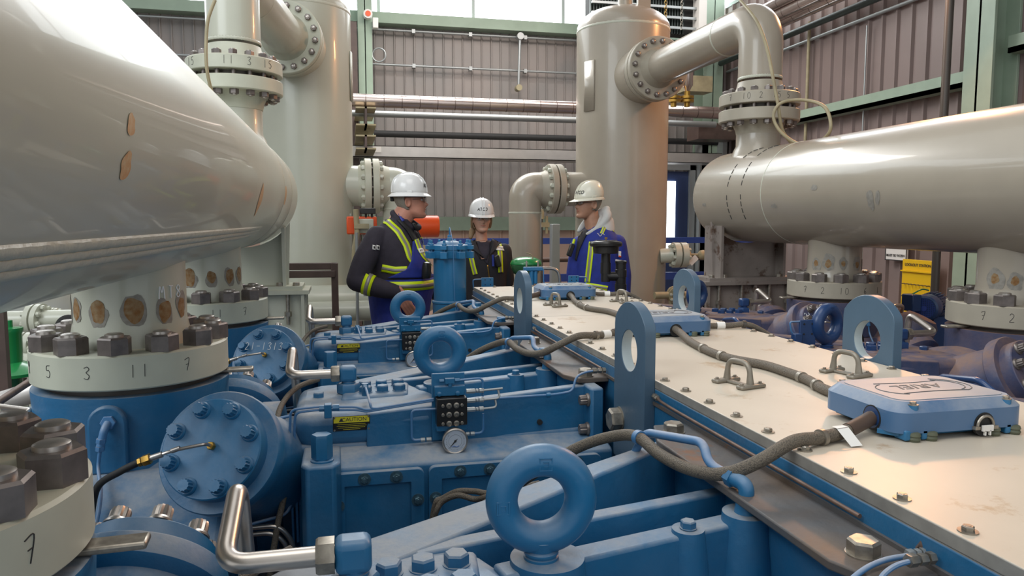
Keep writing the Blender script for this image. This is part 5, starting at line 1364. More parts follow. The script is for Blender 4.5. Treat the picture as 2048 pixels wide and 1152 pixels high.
t = thing('breather', (1.667, 4.55, 1.19), 'black oil filler breather cap on a pipe in front of the man in blue', 'breather')
obj('cap', MB().lathe((1.667, 4.55, 1.385), (0, 0, 1), [(0, .075), (.003, .082), (.045, .085), (.046, .098), (.052, .106), (.068, .107), (.078, .100), (.082, .075), (.083, .074), (.086, .073), (.0865, .001)], 56), 'black', t)
obj('stand_pipe', MB().cyl((1.667, 4.55, 1.20), (1.667, 4.55, 1.386), .030).lathe((1.667, 4.55, 1.255), (0, 0, 1), [(0, .034), (.07, .034)], 28).tube(fillet([(1.667, 4.55, 1.30), (1.667, 4.55, 1.235), (1.76, 4.53, 1.235)], .05), .030, 16), 'black', t)
obj('wing_nut', MB().cyl((1.667, 4.55, 1.47), (1.667, 4.55, 1.492), .004, n=8).obox((1.667, 4.55, 1.486), (1, 0, 0), (0, 1, 0), (0, 0, 1), .02, .003, .008), 'brass', t)
obj('side_pipe', MB().lathe((1.765, 4.53, 1.13), (0, 0, 1), [(0, .038), (.055, .038), (.056, .034), (.10, .034), (.101, .038), (.15, .038), (.152, .034), (.19, .034), (.191, .038), (.205, .038), (.210, .030), (.211, .001)], 32), 'black', t)

# bracket plates and small tubing behind the far end
for (px0, px1, py0, py1, lab) in ((963, 987, 555, 577, 'small blue plate with four holes and a tube loop in front of the woman'), (1137, 1158, 551, 566, 'small blue plate behind the furthest junction box, below the man in blue')):
    a = at(px0, py1, y=4.62); b = at(px1, py0, y=4.62)
    t = thing('bracket_plate', ((a.x + b.x) / 2, 4.62, a.z - .05), lab, 'bracket')
    obj('plate', MB().box(a.x, b.x, 4.62, 4.63, .40, b.z), 'blue_clean', t, bevel=.002)
    for i in (.3, .75):
        for j in (.35, .8): obj('hole', MB().cyl((a.x + (b.x - a.x) * i, 4.6185, a.z + (b.z - a.z) * j), (a.x + (b.x - a.x) * i, 4.62, a.z + (b.z - a.z) * j), .0035, n=10), 'blackmatte', t)
    sg = -1 if px0 < 1000 else 1; e = a.x if sg < 0 else b.x
    obj('tube_loop', MB().tube(fillet([(e, 4.625, b.z - .01), (e + sg * .055, 4.625, b.z - .012), (e + sg * .05, 4.625, a.z - .01), (e + sg * .0, 4.625, a.z - .015)], .015), .004, 8), 'bluetube', t)
# level controller group with green diaphragm behind the frame
g0 = at(1052, 527, y=5.75)
t = thing('diaphragm_valve', (g0.x, 5.75, 0), 'dark green domed diaphragm actuator behind the furthest left lifting lug', 'valve')
obj('upper_dome', MB().lathe((g0.x, 5.75, g0.z - .005), (0, 0, 1), [(0, .128), (.008, .128), (.03, .118), (.05, .085), (.058, .05), (.060, .001)], 48), 'green', t)
obj('lower_bowl', MB().lathe((g0.x, 5.75, g0.z - .10), (0, 0, 1), [(0, .06), (.02, .10), (.06, .120), (.085, .128), (.093, .128)], 48), 'dkgreen', t)
obj('yoke', MB().cyl((g0.x, 5.75, 0), (g0.x, 5.75, g0.z - .09), .05), 'dkgreen', t)
obj('signal_tube', MB().tube(fillet([(g0.x - .02, 5.66, g0.z + .09), (g0.x + .03, 5.66, g0.z + .075), (g0.x + .035, 5.66, g0.z - .08)], .02), .004, 8), 'brown_cream', t)
t = thing('valve_manifold', (1.10, 4.78, .40), 'small blue valve manifold with upright bright pins behind the far end of the cover', 'manifold')
c = at(1063, 538, y=4.78)
obj('body', MB().box(c.x - .055, c.x + .075, 4.76, 4.80, c.z - .012, c.z + .014).cyl((c.x + .0, 4.78, .40), (c.x, 4.78, c.z), .016).cyl((c.x + .028, 4.78, c.z - .10), (c.x + .028, 4.78, c.z), .014), 'blue_clean', t, bevel=.004)
obj('pin', MB().cyl((c.x - .035, 4.78, c.z), (c.x - .035, 4.78, c.z + .055), .006, n=10), 'stud', t)
obj('pin', MB().cyl((c.x + .045, 4.78, c.z), (c.x + .045, 4.78, c.z + .055), .006, n=10), 'stud', t)
obj('outlet_tube', MB().tube(fillet([(c.x + .075, 4.78, c.z + .004), (c.x + .19, 4.78, c.z), (c.x + .20, 4.78, c.z - .12)], .06), .011, 12), 'steel', t)
obj('thin_tube', MB().tube(fillet([(c.x + .078, 4.76, c.z), (c.x + .080, 4.76, c.z - .10), (c.x + .20, 4.76, c.z - .105)], .02), .004, 8), 'bluetube', t)

# ------------------------------------------------------------------ valves and piping round the vessels
def flr(t, c, ax, R, th, m='cream_flange', nb=8, gap=.012, s=.45):
    c = V(c); ax = V(ax).normalized()
    for sg in (-1, 1): obj('flange', MB().cyl(c + ax * sg * gap / 2, c + ax * sg * (gap / 2 + th), R, n=36), m, t)
    nuts_ring(t, c + ax * (gap / 2 + th), ax, R * .78, nb, .2, s, me=NUTC); nuts_ring(t, c - ax * (gap / 2 + th), ax, R * .78, nb, .2, s, flip=True, me=NUTC)
y = 7.0; c = at(1358, 510, y=6.9)
t = thing('drain_valve', (c.x, 6.9, c.z - .12), 'cream flanged drain valve with a hanging tag on the right vessel', 'valve')
obj('nozzle', MB().cyl((RV.x + .3, 6.95, c.z - .01), (c.x - .06, 6.9, c.z), .075, n=32), 'cream', t)
flr(t, c, (1, -.1, 0), .128, .06, 'cream', 8, .016, .5)
obj('valve_stem', MB().hexn(c + V((.07, 0, .0)), (1, -.1, 0), .045, .05).cyl(c + V((.12, 0, 0)), c + V((.22, -.02, 0)), .014).lathe(c + V((.20, -.02, -.0)), (1, -.1, 0), [(0, .02), (.02, .045), (.06, .05), (.10, .03), (.11, .001)], 20), 'brown_cream', t)
obj('paper_tag', MB().obox(c + V((.12, -.08, -.05)), (1, 0, .9), (0, 1, .2), (-.9, 0, 1), .10, .002, .06), 'white_label', t)
c = at(1351, 590, y=6.6)
t = thing('small_valve', (c.x, 6.6, c.z - .1), 'small flanged valve low beside the right vessel behind the far right lug', 'valve')
flr(t, c, (0, 1, .1), .085, .03, 'brown_cream', 8, .012, .36)
obj('body', MB().cyl(c - V((.22, 0, 0)), c + V((.16, 0, 0)), .035).cyl((c.x - .05, c.y, 0), (c.x - .05, c.y, c.z), .02), 'brown_cream', t)
# orange actuator and its valve by the left vessel
a = at(800, 453, y=6.7); b = at(877, 453, y=6.7)
t = thing('orange_actuator', (a.x, 6.7, a.z - .1), 'bright orange cylinder actuator behind the neck of the man in hi-vis braces', 'actuator')
obj('cylinder', MB().lathe((a.x, 6.7, a.z), (1, 0, 0), [(0, .085), (.005, .098), (b.x - a.x - .01, .098), (b.x - a.x, .092)], 40), 'orange', t)
c = at(732, 452, y=6.35)
t = thing('valve_controller', (c.x, 6.35, c.z - .3), 'orange and grey valve positioner beside the left vessel', 'controller')
obj('body', MB().box(c.x - .16, c.x + .09, 6.32, 6.50, c.z - .07, c.z + .08), 'orange', t, bevel=.012)
obj('stand', MB().box(c.x - .03, c.x + .03, 6.38, 6.44, 0, c.z - .07), 'galv', t)
obj('grey_box', MB().box(c.x - .06, c.x + .06, 6.26, 6.33, c.z - .06, c.z + .06), 'cream', t, bevel=.01)
obj('terminal_block', MB().box(c.x - .05, c.x + .08, 6.3, 6.38, c.z + .10, c.z + .15).cyl((c.x, 6.33, c.z + .06), (c.x, 6.33, c.z + .12), .01).cyl((c.x + .05, 6.33, c.z + .06), (c.x + .05, 6.33, c.z + .12), .01), 'black', t, bevel=.006)
obj('lever', MB().tube(fillet([(c.x - .085, 6.24, c.z + .14), (c.x - .075, 6.24, c.z - .06), (c.x - .10, 6.24, c.z - .18), (c.x - .105, 6.24, c.z - .30)], .03), .022, 12).box(c.x - .10, c.x + .02, 6.21, 6.25, c.z - .02, c.z + .02), 'brown_cream', t)
# low header pipes between left vessel and the man
for (py, r, yy, lab, xe) in ((598, .125, 6.5, 'cream header pipe at knee height behind the man in hi-vis braces, the upper one', 860), (622, .085, 6.2, 'lower cream header pipe with bolted flange left of the man in hi-vis braces', 800)):
    a = at(704, py, y=yy); b = at(xe, py, y=yy)
    t = thing('header_pipe', ((a.x + b.x) / 2, yy, a.z - r), lab, 'pipe')
    obj('pipe', MB().cyl((a.x - .5, yy, a.z), (b.x, yy, a.z), r, n=36), 'cream', t)
    c = at(770 if py > 600 else 762, py, y=yy)
    flr(t, (c.x, yy, c.z), (1, 0, 0), r + .07, .035, 'cream', 10, .014, .5)
    obj('end_cap', MB().lathe((b.x, yy, a.z), (1, 0, 0), [(0, r), (r * .35, r * .8), (r * .5, .001)], 32), 'cream', t)
for px, lab in ((713, 'slim cream riser tube beside the left vessel'),):
    a = at(px, 465, y=6.1); b = at(px, 640, y=6.1)
    obj('riser_tube', MB().tube([a, a + V((0, 0, -.25)), (b.x, b.y, 0)], .013, 10), 'galv', label=lab, cat='pipe')
# brown frame standing in front of the left vessel
t = thing('tube_frame', (-.2, 5.6, 0), 'brown square-tube frame in front of the foot of the left vessel', 'frame')
a = at(545, 532, y=5.6); b = at(676, 532, y=5.6); s_ = .05
obj('top_rail', MB().box(a.x - .25, b.x, 5.58, 5.63, b.z - s_ / 2, b.z + s_ / 2), 'brown_steel', t, bevel=.005)
obj('second_rail', MB().box(a.x - .25, b.x - .02, 5.54, 5.58, b.z - s_ - .03, b.z - .03), 'brown_steel', t, bevel=.005)
obj('upright', MB().box(b.x - s_, b.x, 5.56, 5.61, 0, b.z + s_ / 2), 'brown_steel', t, bevel=.005)
obj('low_rail', MB().box(a.x - .25, b.x, 5.58, 5.63, .74, .79), 'brown_steel', t, bevel=.005)
obj('upright', MB().box(a.x - .25, a.x - .20, 5.58, 5.63, 0, b.z), 'brown_steel', t, bevel=.005)
# cream I-beam stand by the left bottle end
a = at(540, 572, y=5.02); b = at(595, 572, y=5.02)

# ------------------------------------------------------------------ small plant seen under the left bottle
def lowplant():
    g = at(20, 705, y=4.3)
    t = thing('control_valve', (g.x, 4.3, 0), 'bright green diaphragm control valve under the left bottle at the left edge', 'valve')
    obj('bonnet', MB().lathe((g.x, 4.3, g.z), (0, 0, 1), [(-.06, .055), (.10, .06), (.11, .065), (.13, .065), (.135, .02), (.17, .02), (.172, .001)], 32), 'green', t)
    obj('diaphragm', MB().lathe((g.x, 4.3, g.z - .13), (0, 0, 1), [(0, .09), (.015, .148), (.03, .150), (.05, .12), (.08, .06)], 40), 'green', t)
    obj('stem', MB().cyl((g.x, 4.3, g.z - .24), (g.x, 4.3, g.z - .12), .05), 'dkgreen', t)
    obj('body', MB().cyl((g.x, 4.3, 0), (g.x, 4.3, g.z - .22), .065).cyl((g.x - .2, 4.3, g.z - .36), (g.x + .2, 4.3, g.z - .36), .06), 'cream', t)
    # flanged lines
    k = 0
    for (px, py, y, R, L_) in ((75, 640, 5.0, .10, .5), (55, 690, 4.7, .075, .35), (70, 730, 4.6, .07, .3), (100, 640, 5.2, .08, .4)):
        c = at(px, py, y=y)
        t = thing('flanged_line', (c.x, y, c.z - R), ['cream flanged pipe under the left bottle, level with its lower edge', 'small cream flanged pipe right of the green control valve', 'lower small flanged pipe right of the green control valve', 'cream flanged pipe end beside the dark gauge under the left bottle'][k], 'pipe'); k += 1
        flr(t, c, (1, -.2, 0), R, .03, 'cream', 8, .012, .4)
        obj('pipe', MB().cyl(c - V((L_, 0, 0)), c + V((L_ * .6, 0, 0)), R * .6), 'cream', t)
    c = at(140, 650, y=4.9)
    obj('dark_instrument', MB().lathe(c, (0.2, -1, 0), [(-.05, .03), (0, .05), (.05, .07), (.07, .07), (.075, .05)], 28), 'black', label='dark round instrument under the left bottle beside the near nozzle', cat='instrument')
    a = at(0, 645, y=6.2); b = at(190, 645, y=6.2)
    obj('blue_beam', MB().box(a.x, b.x, 6.2, 6.3, a.z - .07, a.z + .07), 'rail_blue', label='blue beam seen through the gap under the left bottle', cat='beam')
    c = at(35, 700, y=6.0)
    obj('cream_tank', MB().cyl((c.x, 6.6, 0), (c.x, 6.6, 1.5), .33, n=40), 'cream', label='cream vessel far back under the left bottle', cat='vessel')
    a = at(0, 802, y=2.9); b = at(92, 742, y=3.4)
    obj('brown_conduit', MB().cyl(a - (b - a) * .4, b + (b - a) * .1, .014), 'rusty_tube', label='brown conduit slanting down behind the near nozzle on the left', cat='conduit')
    a = at(8, 720, y=3.9)
    obj('brown_upright', MB().box(a.x - .03, a.x + .01, 3.9, 3.94, 0, 1.45), 'brown_steel', label='thin brown upright at the very left edge', cat='post')
    c = at(78, 780, y=3.8)
    obj('purple_cooler', MB().cyl(c - V((.16, 0, .05)), c + V((.2, 0, .06)), .05), 'alum', label='shiny tube between the conduit and the near nozzle on the left', cat='pipe')
    for k in range(5):
        c = at(40 + k * 38, 655 + (k % 2) * 12, y=5.4)
        obj('standing_pipe', MB().cyl((c.x, 5.4, 0), (c.x, 5.4, c.z + .1), .022), 'brown_steel', label='dark upright pipe far under the left bottle', cat='pipe', group='dark pipes standing under the left bottle')
lowplant()

# electric motor beyond the right cylinders
m0 = at(1848, 617, y=4.05)
t = thing('electric_motor', (m0.x, 4.05, m0.z - .12), 'small dark blue electric motor with grilled fan cover beside the yellow board', 'motor')
ax = V((.75, .55, 0)).normalized()
obj('fan_cowl', MB().lathe(m0, ax, [(0, .070), (.01, .082), (.05, .088), (.10, .090), (.13, .085), (.131, .080)], 40), 'motor', t)
mb = MB().lathe(m0 + ax * .13, ax, [(0, .075), (.22, .075)], 32)
for k in range(26):
    a = k * 6.28318 / 26; u, w_ = perp(ax); d = u * math.cos(a) + w_ * math.sin(a)
    mb.obox(m0 + ax * .24 + d * .08, ax, d.cross(ax), d, .2, .004, .02)
obj('finned_body', mb, 'motor', t)
mb = MB(); u, w_ = perp(ax)
for k in range(-5, 6):
    h = math.sqrt(max(.065 ** 2 - (k * .0125) ** 2, 0)); c = m0 - ax * .001
    mb.bar(c + u * k * .0125 - w_ * h, c + u * k * .0125 + w_ * h, .003, .003, ax); mb.bar(c + w_ * k * .0125 - u * h, c + w_ * k * .0125 + u * h, .003, .003, ax)
mb.cyl(m0 - ax * .006, m0, .018)
obj('fan_grille', mb, 'rail_blue', t)
obj('terminal_box', MB().box(m0.x - .09, m0.x - .02, 4.05, 4.15, m0.z - .02, m0.z + .09), 'motor', t, bevel=.006)
obj('lead', MB().tube(spline([m0 + V((-.05, .05, .09)), m0 + V((.02, .05, .12)), m0 + V((.10, .08, .11))], 6), .005, 8), 'green', t)
obj('foot', MB().box(m0.x + .08, m0.x + .30, 4.05, 4.35, .40, m0.z - .06), 'motor', t)

# ------------------------------------------------------------------ loose tubing, hoses
cp = lambda l, z: [at(a, b, z=z_) for (a, b), z_ in zip(l, z)] if isinstance(z, (list, tuple)) else [at(a, b, z=z) for a, b in l]
# white looped cable over the right bottle
y_ = VY
P0 = [at(1480, 0, y=VY + .1), at(1512, 40, y=VY - .15), at(1532, 90, y=VY - .25), at(1545, 150, y=VY - .32), at(1556, 210, y=VY - .36), at(1566, 262, y=VY - .34), at(1592, 292, y=VY - .36), at(1625, 290, y=VY - .52), at(1660, 262, y=VY - .72), at(1650, 215, y=VY - .66), at(1606, 200, y=VY - .45), at(1562, 206, y=VY - .38), at(1547, 232, y=VY - .37), at(1560, 262, y=VY - .4), at(1590, 285, y=VY - .46), at(1615, 288, y=VY - .52)]
obj('looped_cable', MB().tube(spline(P0, 10), .0105, 12), 'brown_cream', label='beige cable hanging down the arched pipe and curling into a loop over the right bottle', cat='cable')
P0 = [at(430, 0, y=4.0), at(416, 40, y=4.0), at(412, 90, y=4.0), at(414, 140, y=4.0), at(424, 185, y=4.05), at(436, 215, y=4.1)]
obj('hanging_cable', MB().tube(spline(P0, 8), .0085, 12), 'brown_cream', label='pale cable hanging in front of the left pipe down to the left bottle', cat='cable')
# tubing left of the guides
def left_tubes(dy, lab):
    t = thing('hose_bundle', (-.21, 2.2 + dy, .9), lab, 'hose')
    q = lambda a, b, c: V((a, b + dy, c))
    obj('braided_hose', MB().tube(spline([q(-.09, 2.44, 1.085), q(-.16, 2.38, 1.07), q(-.20, 2.26, 1.03), q(-.19, 2.10, .97), q(-.17, 2.02, .88), q(-.19, 1.98, .78), q(-.22, 1.95, .6)], 8), .0085, 12), 'hose', t)
    for k in range(2):
        e = k * .018
        obj('bent_tube', MB().tube(fillet([q(-.34, 1.98, .775 + e), q(-.20 + e, 1.98, .775 + e), q(-.165 + e, 1.98, .74), q(-.165 + e, 2.0, .55)], .035), .0065, 10), 'steel', t)
    obj('blue_tube', MB().tube(fillet([q(-.155, 2.06, 1.0), q(-.155, 2.06, .82), q(-.17, 2.03, .80), q(-.33, 1.95, .80)], .02), .0042, 8), 'bluetube', t)
    return t
lt = left_tubes(0, 'hoses and bent tubes running down between the middle cylinder and its guide')
dup(lt, (0, PITCH, 0), 'hoses and bent tubes between the furthest left cylinder and its guide')
dup(lt, (0, -P1, 0), 'hoses and bent tubes beside the nearest guide at the bottom edge')
# black cable bundle lying behind the nearest guide
P = [at(864, 1040, y=1.83), at(872, 1008, y=1.82), at(885, 993, y=1.82), at(915, 984, y=1.80), at(950, 985, y=1.78), at(985, 982, y=1.74)]
t = thing('cable_bundle', P[0], 'grey braided cables bunched behind the near rib in front of the inspection covers', 'cable')
for k in range(2):
    obj('cable', MB().tube(spline([p + V((.0, -.012 * k, -.008 * k + .005 * math.sin(i * 2.2 + k * 2))) for i, p in enumerate(P)] + [P[-1] + V((.12, 0, .01))], 8), .0075, 10), 'hose', t)
# ------------------------------------------------------------------ the three workers
HEADP = [(0.000, .070, .010, .022), (.006, .082, -.005, .036), (.022, .088, -.025, .046), (.042, .084, -.048, .055), (.060, .087, -.062, .060), (.078, .085, -.075, .065),
         (.098, .083, -.086, .069), (.116, .079, -.093, .072), (.136, .086, -.098, .0745), (.160, .083, -.100, .0755), (.190, .067, -.092, .069), (.212, .038, -.066, .050), (.222, .010, -.03, .025), (.225, 0, -.01, .004)]
def head_grid(c, f, s, up, k=1.0, off=0.0, nv=46, nu=56, jowl=0.0):
    """c: chin-level centre of the head; returns rings of points and (u, z) params"""
    rings = []; par = []
    for i in range(nv):
        z = .225 * (1 - math.cos(math.pi * (i + .35) / (nv + .2))) / 2
        for j in range(len(HEADP) - 1):
            if HEADP[j][0] <= z <= HEADP[j + 1][0]: break
        a, b = HEADP[j], HEADP[j + 1]; t = (z - a[0]) / max(b[0] - a[0], 1e-6); t = t * t * (3 - 2 * t) if False else t
        fr, bk, w_ = [a[q] * (1 - t) + b[q] * t for q in (1, 2, 3)]
        w_ += jowl * math.exp(-((z - .03) / .03) ** 2)
        ring = []; pr = []
        for q in range(nu):
            u = 2 * math.pi * q / nu; cs, sn = math.cos(u), math.sin(u)
            m = (fr + bk) / 2; h = (fr - bk) / 2
            e = .88
            y = m + h * math.copysign(abs(cs) ** e, cs); x = w_ * math.copysign(abs(sn) ** e, sn)
            if cs > 0:
                g = lambda x0, z0, sx, sz: math.exp(-((x - x0) / sx) ** 2 - ((z - z0) / sz) ** 2)
                y += .021 * g(0, .083, .011, .011) + .014 * g(0, .097, .0085, .014) + .006 * g(0, .114, .008, .012)
                y += .006 * (g(.013, .080, .007, .008) + g(-.013, .080, .007, .008))
                y -= .009 * (g(.031, .116, .015, .011) + g(-.031, .116, .015, .011))
                y += .0045 * (g(0, .062, .020, .0045) + g(0, .050, .018, .005)) - .005 * g(0, .056, .022, .0025)
                y += .006 * g(0, .018, .02, .014) - .004 * g(0, .036, .025, .007)
                y += .004 * (g(.035, .09, .018, .014) + g(-.035, .09, .018, .014))
            d = V((0, 0, 0)) + f * y + s * x
            dn = d.normalized() if d.length > 1e-5 else f
            ring.append(c + (d + dn * off) * k + up * z * k); pr.append((u, z))
        rings.append(ring); par.append(pr)
    return rings, par

def remesh(o, vox, sm=3, smf=.5):
    m = o.modifiers.new('remesh', 'REMESH'); m.mode = 'VOXEL'; m.voxel_size = vox; m.use_smooth_shade = True
    if sm:
        m = o.modifiers.new('smooth', 'SMOOTH'); m.factor = smf; m.iterations = sm
    return o

def bake(o):
    """replace the mesh by its evaluated result"""
    dg = bpy.context.evaluated_depsgraph_get(); dg.update()
    me = bpy.data.meshes.new_from_object(o.evaluated_get(dg))
    o.modifiers.clear(); o.data = me
    me.polygons.foreach_set('use_smooth', [True] * len(me.polygons))
    return o
def bvh_of(o):
    org = ORG[o.parent.name] if o.parent else o.location
    return BVHTree.FromPolygons([v.co + org for v in o.data.vertices], [tuple(p.vertices) for p in o.data.polygons])

def limb(mb, pts, rs, n=20, sub=6):
    P = spline(pts, sub); R = []
    for i in range(len(P)):
        t = i / sub; k = min(int(t), len(rs) - 2); u = t - k; R.append(rs[k] * (1 - u) + rs[k + 1] * u)
    mb.tube(P, R, n)
    for p, r in ((P[0], R[0]), (P[-1], R[-1])): ball(mb, p, r * .98)
def ball(mb, c, r, sq=(1, 1, 1), ax=None):
    c = V(c); rs = []
    for i in range(1, 12):
        a = math.pi * i / 12
        rs.append([c + V((sq[0] * r * math.sin(a) * math.cos(b), sq[1] * r * math.sin(a) * math.sin(b), -sq[2] * r * math.cos(a))) for b in [2 * math.pi * k / 16 for k in range(16)]])
    mb.rings(rs)
def torso(mb, secs, f, s, n=32):
    """secs: (centre, half depth, half width)"""
    rs = []
    P = [V(c) for c, a, b in secs]
    CT = spline(P, 5); A = spline([(a, b, 0) for c, a, b in secs], 5)
    for c, ab in zip(CT, A):
        rs.append([c + f * ab.x * math.copysign(abs(math.cos(t)) ** .9, math.cos(t)) + s * ab.y * math.copysign(abs(math.sin(t)) ** .9, math.sin(t)) for t in [2 * math.pi * k / n for k in range(n)]])
    mb.rings(rs)

def hand(mb, wrist, d, palm_n, curl=.6, side=1, k=1.0):
    """open relaxed hand: d finger direction, palm_n palm normal"""
    d = d.normalized(); n = palm_n.normalized(); w_ = d.cross(n).normalized() * side
    limb(mb, [wrist - d * .02, wrist + d * .01], [.026 * k, .026 * k], 14, 3)
    for q in range(4):
        b = wrist + w_ * (q - 1.5) * .0185 * k
        limb(mb, [wrist + w_ * (q - 1.5) * .010, b + d * .045 * k, b + d * .085 * k], [.016 * k, .0135 * k, .0105 * k], 10, 3)
        L_ = (.040, .046, .043, .034)[q] * k; p = b + d * .085 * k
        a = curl * (0.7 + .1 * q); d1 = (d * math.cos(a) + n * math.sin(a)); d2 = (d * math.cos(2 * a) + n * math.sin(2 * a)); d3 = d * math.cos(2.7 * a) + n * math.sin(2.7 * a)
        limb(mb, [p, p + d1 * L_, p + d1 * L_ + d2 * L_ * .62, p + d1 * L_ + d2 * L_ * .62 + d3 * L_ * .5], [.0102 * k, .0095 * k, .0088 * k, .0076 * k], 10, 4)
    tb = wrist + d * .022 * k - w_ * .024 * k
    td = (d * .75 - w_ * .75 + n * .35).normalized()
    limb(mb, [tb, tb + td * .038 * k, tb + td * .062 * k + d * .012 + n * .008, tb + td * .074 * k + d * .030 + n * .016], [.0155 * k, .012 * k, .0105 * k, .0085 * k], 10, 4)

def hardhat(t, c, f, s, up, k, brim, m, logo=False, logodir=None, sgn=1):
    """c: centre of the rim plane"""
    rs = []; n = 48
    def rim(a, r, z, ex=0): 
        return c + f * (r * 1.07 * math.cos(a) * k + ex) + s * r * .95 * math.sin(a) * k + up * z * k * 1.12
    prof = [(.112, .0), (.114, .012), (.113, .040), (.106, .070), (.090, .098), (.066, .118), (.036, .129), (.012, .1325), (.001, .133)]
    for r, z in prof: rs.append([rim(2 * math.pi * i / n, r, z) for i in range(n)])
    t = obj('hard_hat', MB().rings(rs), m, t, sub=1)
    rs = []
    for r, z, th in ((.110, .010, 0), (.118, .006, 0), (1, -.012, 0), (1, -.016, 0), (.112, -.001, 0)):
        ring = []
        for i in range(n):
            a = 2 * math.pi * i / n
            if r == 1:
                ext = brim if brim > .02 else (.012 + .036 * max(0, math.cos(a)) ** 3)
                rr = .112 + ext
            else: rr = r
            ring.append(rim(a, rr, z if (r != 1 or brim > .02) else z * .6))
        rs.append(ring)
    obj('brim', MB().rings(rs, cap=False, closed=True), m, t)
    rg = [rim(a, .1145, 0) for a in (0,)]
    # ridge over the crown
    pts = []
    for r, z in prof[1:]: pts.append(c + f * r * 1.07 * k + up * z * k * 1.12)
    for r, z in reversed(prof[1:-1]): pts.append(c - f * r * 1.07 * k + up * z * k * 1.12)
    for dx in (-.012, .012):
        obj('ridge', MB().tube([p + s * dx for p in pts], .0045 * k, 8), m, t)
    for sg in (-1, 1):
        obj('side_slot', MB().obox(c + s * sg * .112 * .95 * k + up * .016 * k + f * .01, f, up, s, .036 * k, .018 * k, .006), m, t, bevel=.002)
    if logo:
        ld = logodir
        def mp(p, ld=ld):
            a0 = ld + sgn * p.x / (.112 * k); z = .052 + p.y / k
            r = .1120 - max(0, (z - .04)) * .25
            q = c + f * (r * 1.07 * math.cos(a0) * k) + s * (r * .95 * math.sin(a0) * k) + up * z * k * 1.12
            nn = (q - (c + up * z * k)).normalized()
            return q + nn * (.0022 + p.z)
        font_text('lettering', 'ATCO', (0, 0, 0), (1, 0, 0), (0, 1, 0), .034 * k, t, 'marker', ext=.0004, bold=True, shear=.15, mapf=mp)
    return t

def strip_px(name, bvh, A, B, m, t, off=.004, nu=26, nv=4, th=.0015):
    """cloth tape laid on a garment between two edge lines"""
    def res(L_, n):
        L_ = [V((a, b, 0)) for a, b in L_]; d = [0]
        for i in range(1, len(L_)): d.append(d[-1] + (L_[i] - L_[i - 1]).length)
        out = []
        for k in range(n):
            x = d[-1] * k / (n - 1)
            for i in range(1, len(L_)):
                if x <= d[i] + 1e-6: break
            u = (x - d[i - 1]) / max(d[i] - d[i - 1], 1e-6); out.append(L_[i - 1].lerp(L_[i], u))
        return out
    a = res(A, nu); b = res(B, nu); vs = []; last = None
    for i in range(nu):
        for j in range(nv):
            p = a[i].lerp(b[i], j / (nv - 1)); r = ray(p.x, p.y).normalized()
            h = bvh.ray_cast(CAMP, r)
            if h[0] is None or (last is not None and abs((h[0] - CAMP).length - last) > .35):
                q = CAMP + r * (last or 5)
                hh = bvh.find_nearest(q); q = hh[0] + hh[1] * off if hh[0] is not None else q
            else:
                q = h[0] + h[1] * off; last = (h[0] - CAMP).length
            vs.append(q)
    fs = [(i * nv + j, i * nv + j + 1, (i + 1) * nv + j + 1, (i + 1) * nv + j) for i in range(nu - 1) for j in range(nv - 1)]
    o = obj(name, MB().add(vs, fs), m, t)
    s_ = o.modifiers.new('solidify', 'SOLIDIFY'); s_.thickness = th; s_.offset = 0
    return o
def offset_line(L_, d):
    out = []
    for i, p in enumerate(L_):
        a = V((*L_[max(i - 1, 0)], 0)); b = V((*L_[min(i + 1, len(L_) - 1)], 0)); t = (b - a).normalized()
        out.append((p[0] - t.y * d, p[1] + t.x * d))
    return out
def tape_px(bvh, L_, w_, t):
    strip_px('hi_vis_tape', bvh, offset_line(L_, -w_ / 2), offset_line(L_, w_ / 2), 'hivis', t, .004)
    strip_px('silver_tape', bvh, offset_line(L_, -w_ / 5.5), offset_line(L_, w_ / 5.5), 'reflect', t, .0058)
def band(bvh, p, ax, t0, t1, rmax, m, t, off=.004, n=60, name='hi_vis_tape', hint=None, cap=9):
    ax = V(ax).normalized(); u, w_ = perp(ax); vs = []; lastr = rmax * .7
    for k in range(n):
        a = 2 * math.pi * k / n; d = u * math.cos(a) + w_ * math.sin(a)
        for tt in (t0, (t0 + t1) / 2, t1):
            o_ = V(p) + ax * tt
            h = bvh.ray_cast(o_ + d * rmax, -d, rmax)
            r = (h[0] - o_).length if h[0] is not None else lastr
            if r > cap: r = min(lastr, cap)
            lastr = r; vs.append(o_ + d * (r + off))
    fs = [(3 * i + j, 3 * ((i + 1) % n) + j, 3 * ((i + 1) % n) + j + 1, 3 * i + j + 1) for i in range(n) for j in (0, 1)]
    o = obj(name, MB().add(vs, fs), m, t); s_ = o.modifiers.new('solidify', 'SOLIDIFY'); s_.thickness = .0015; s_.offset = 0
    return o

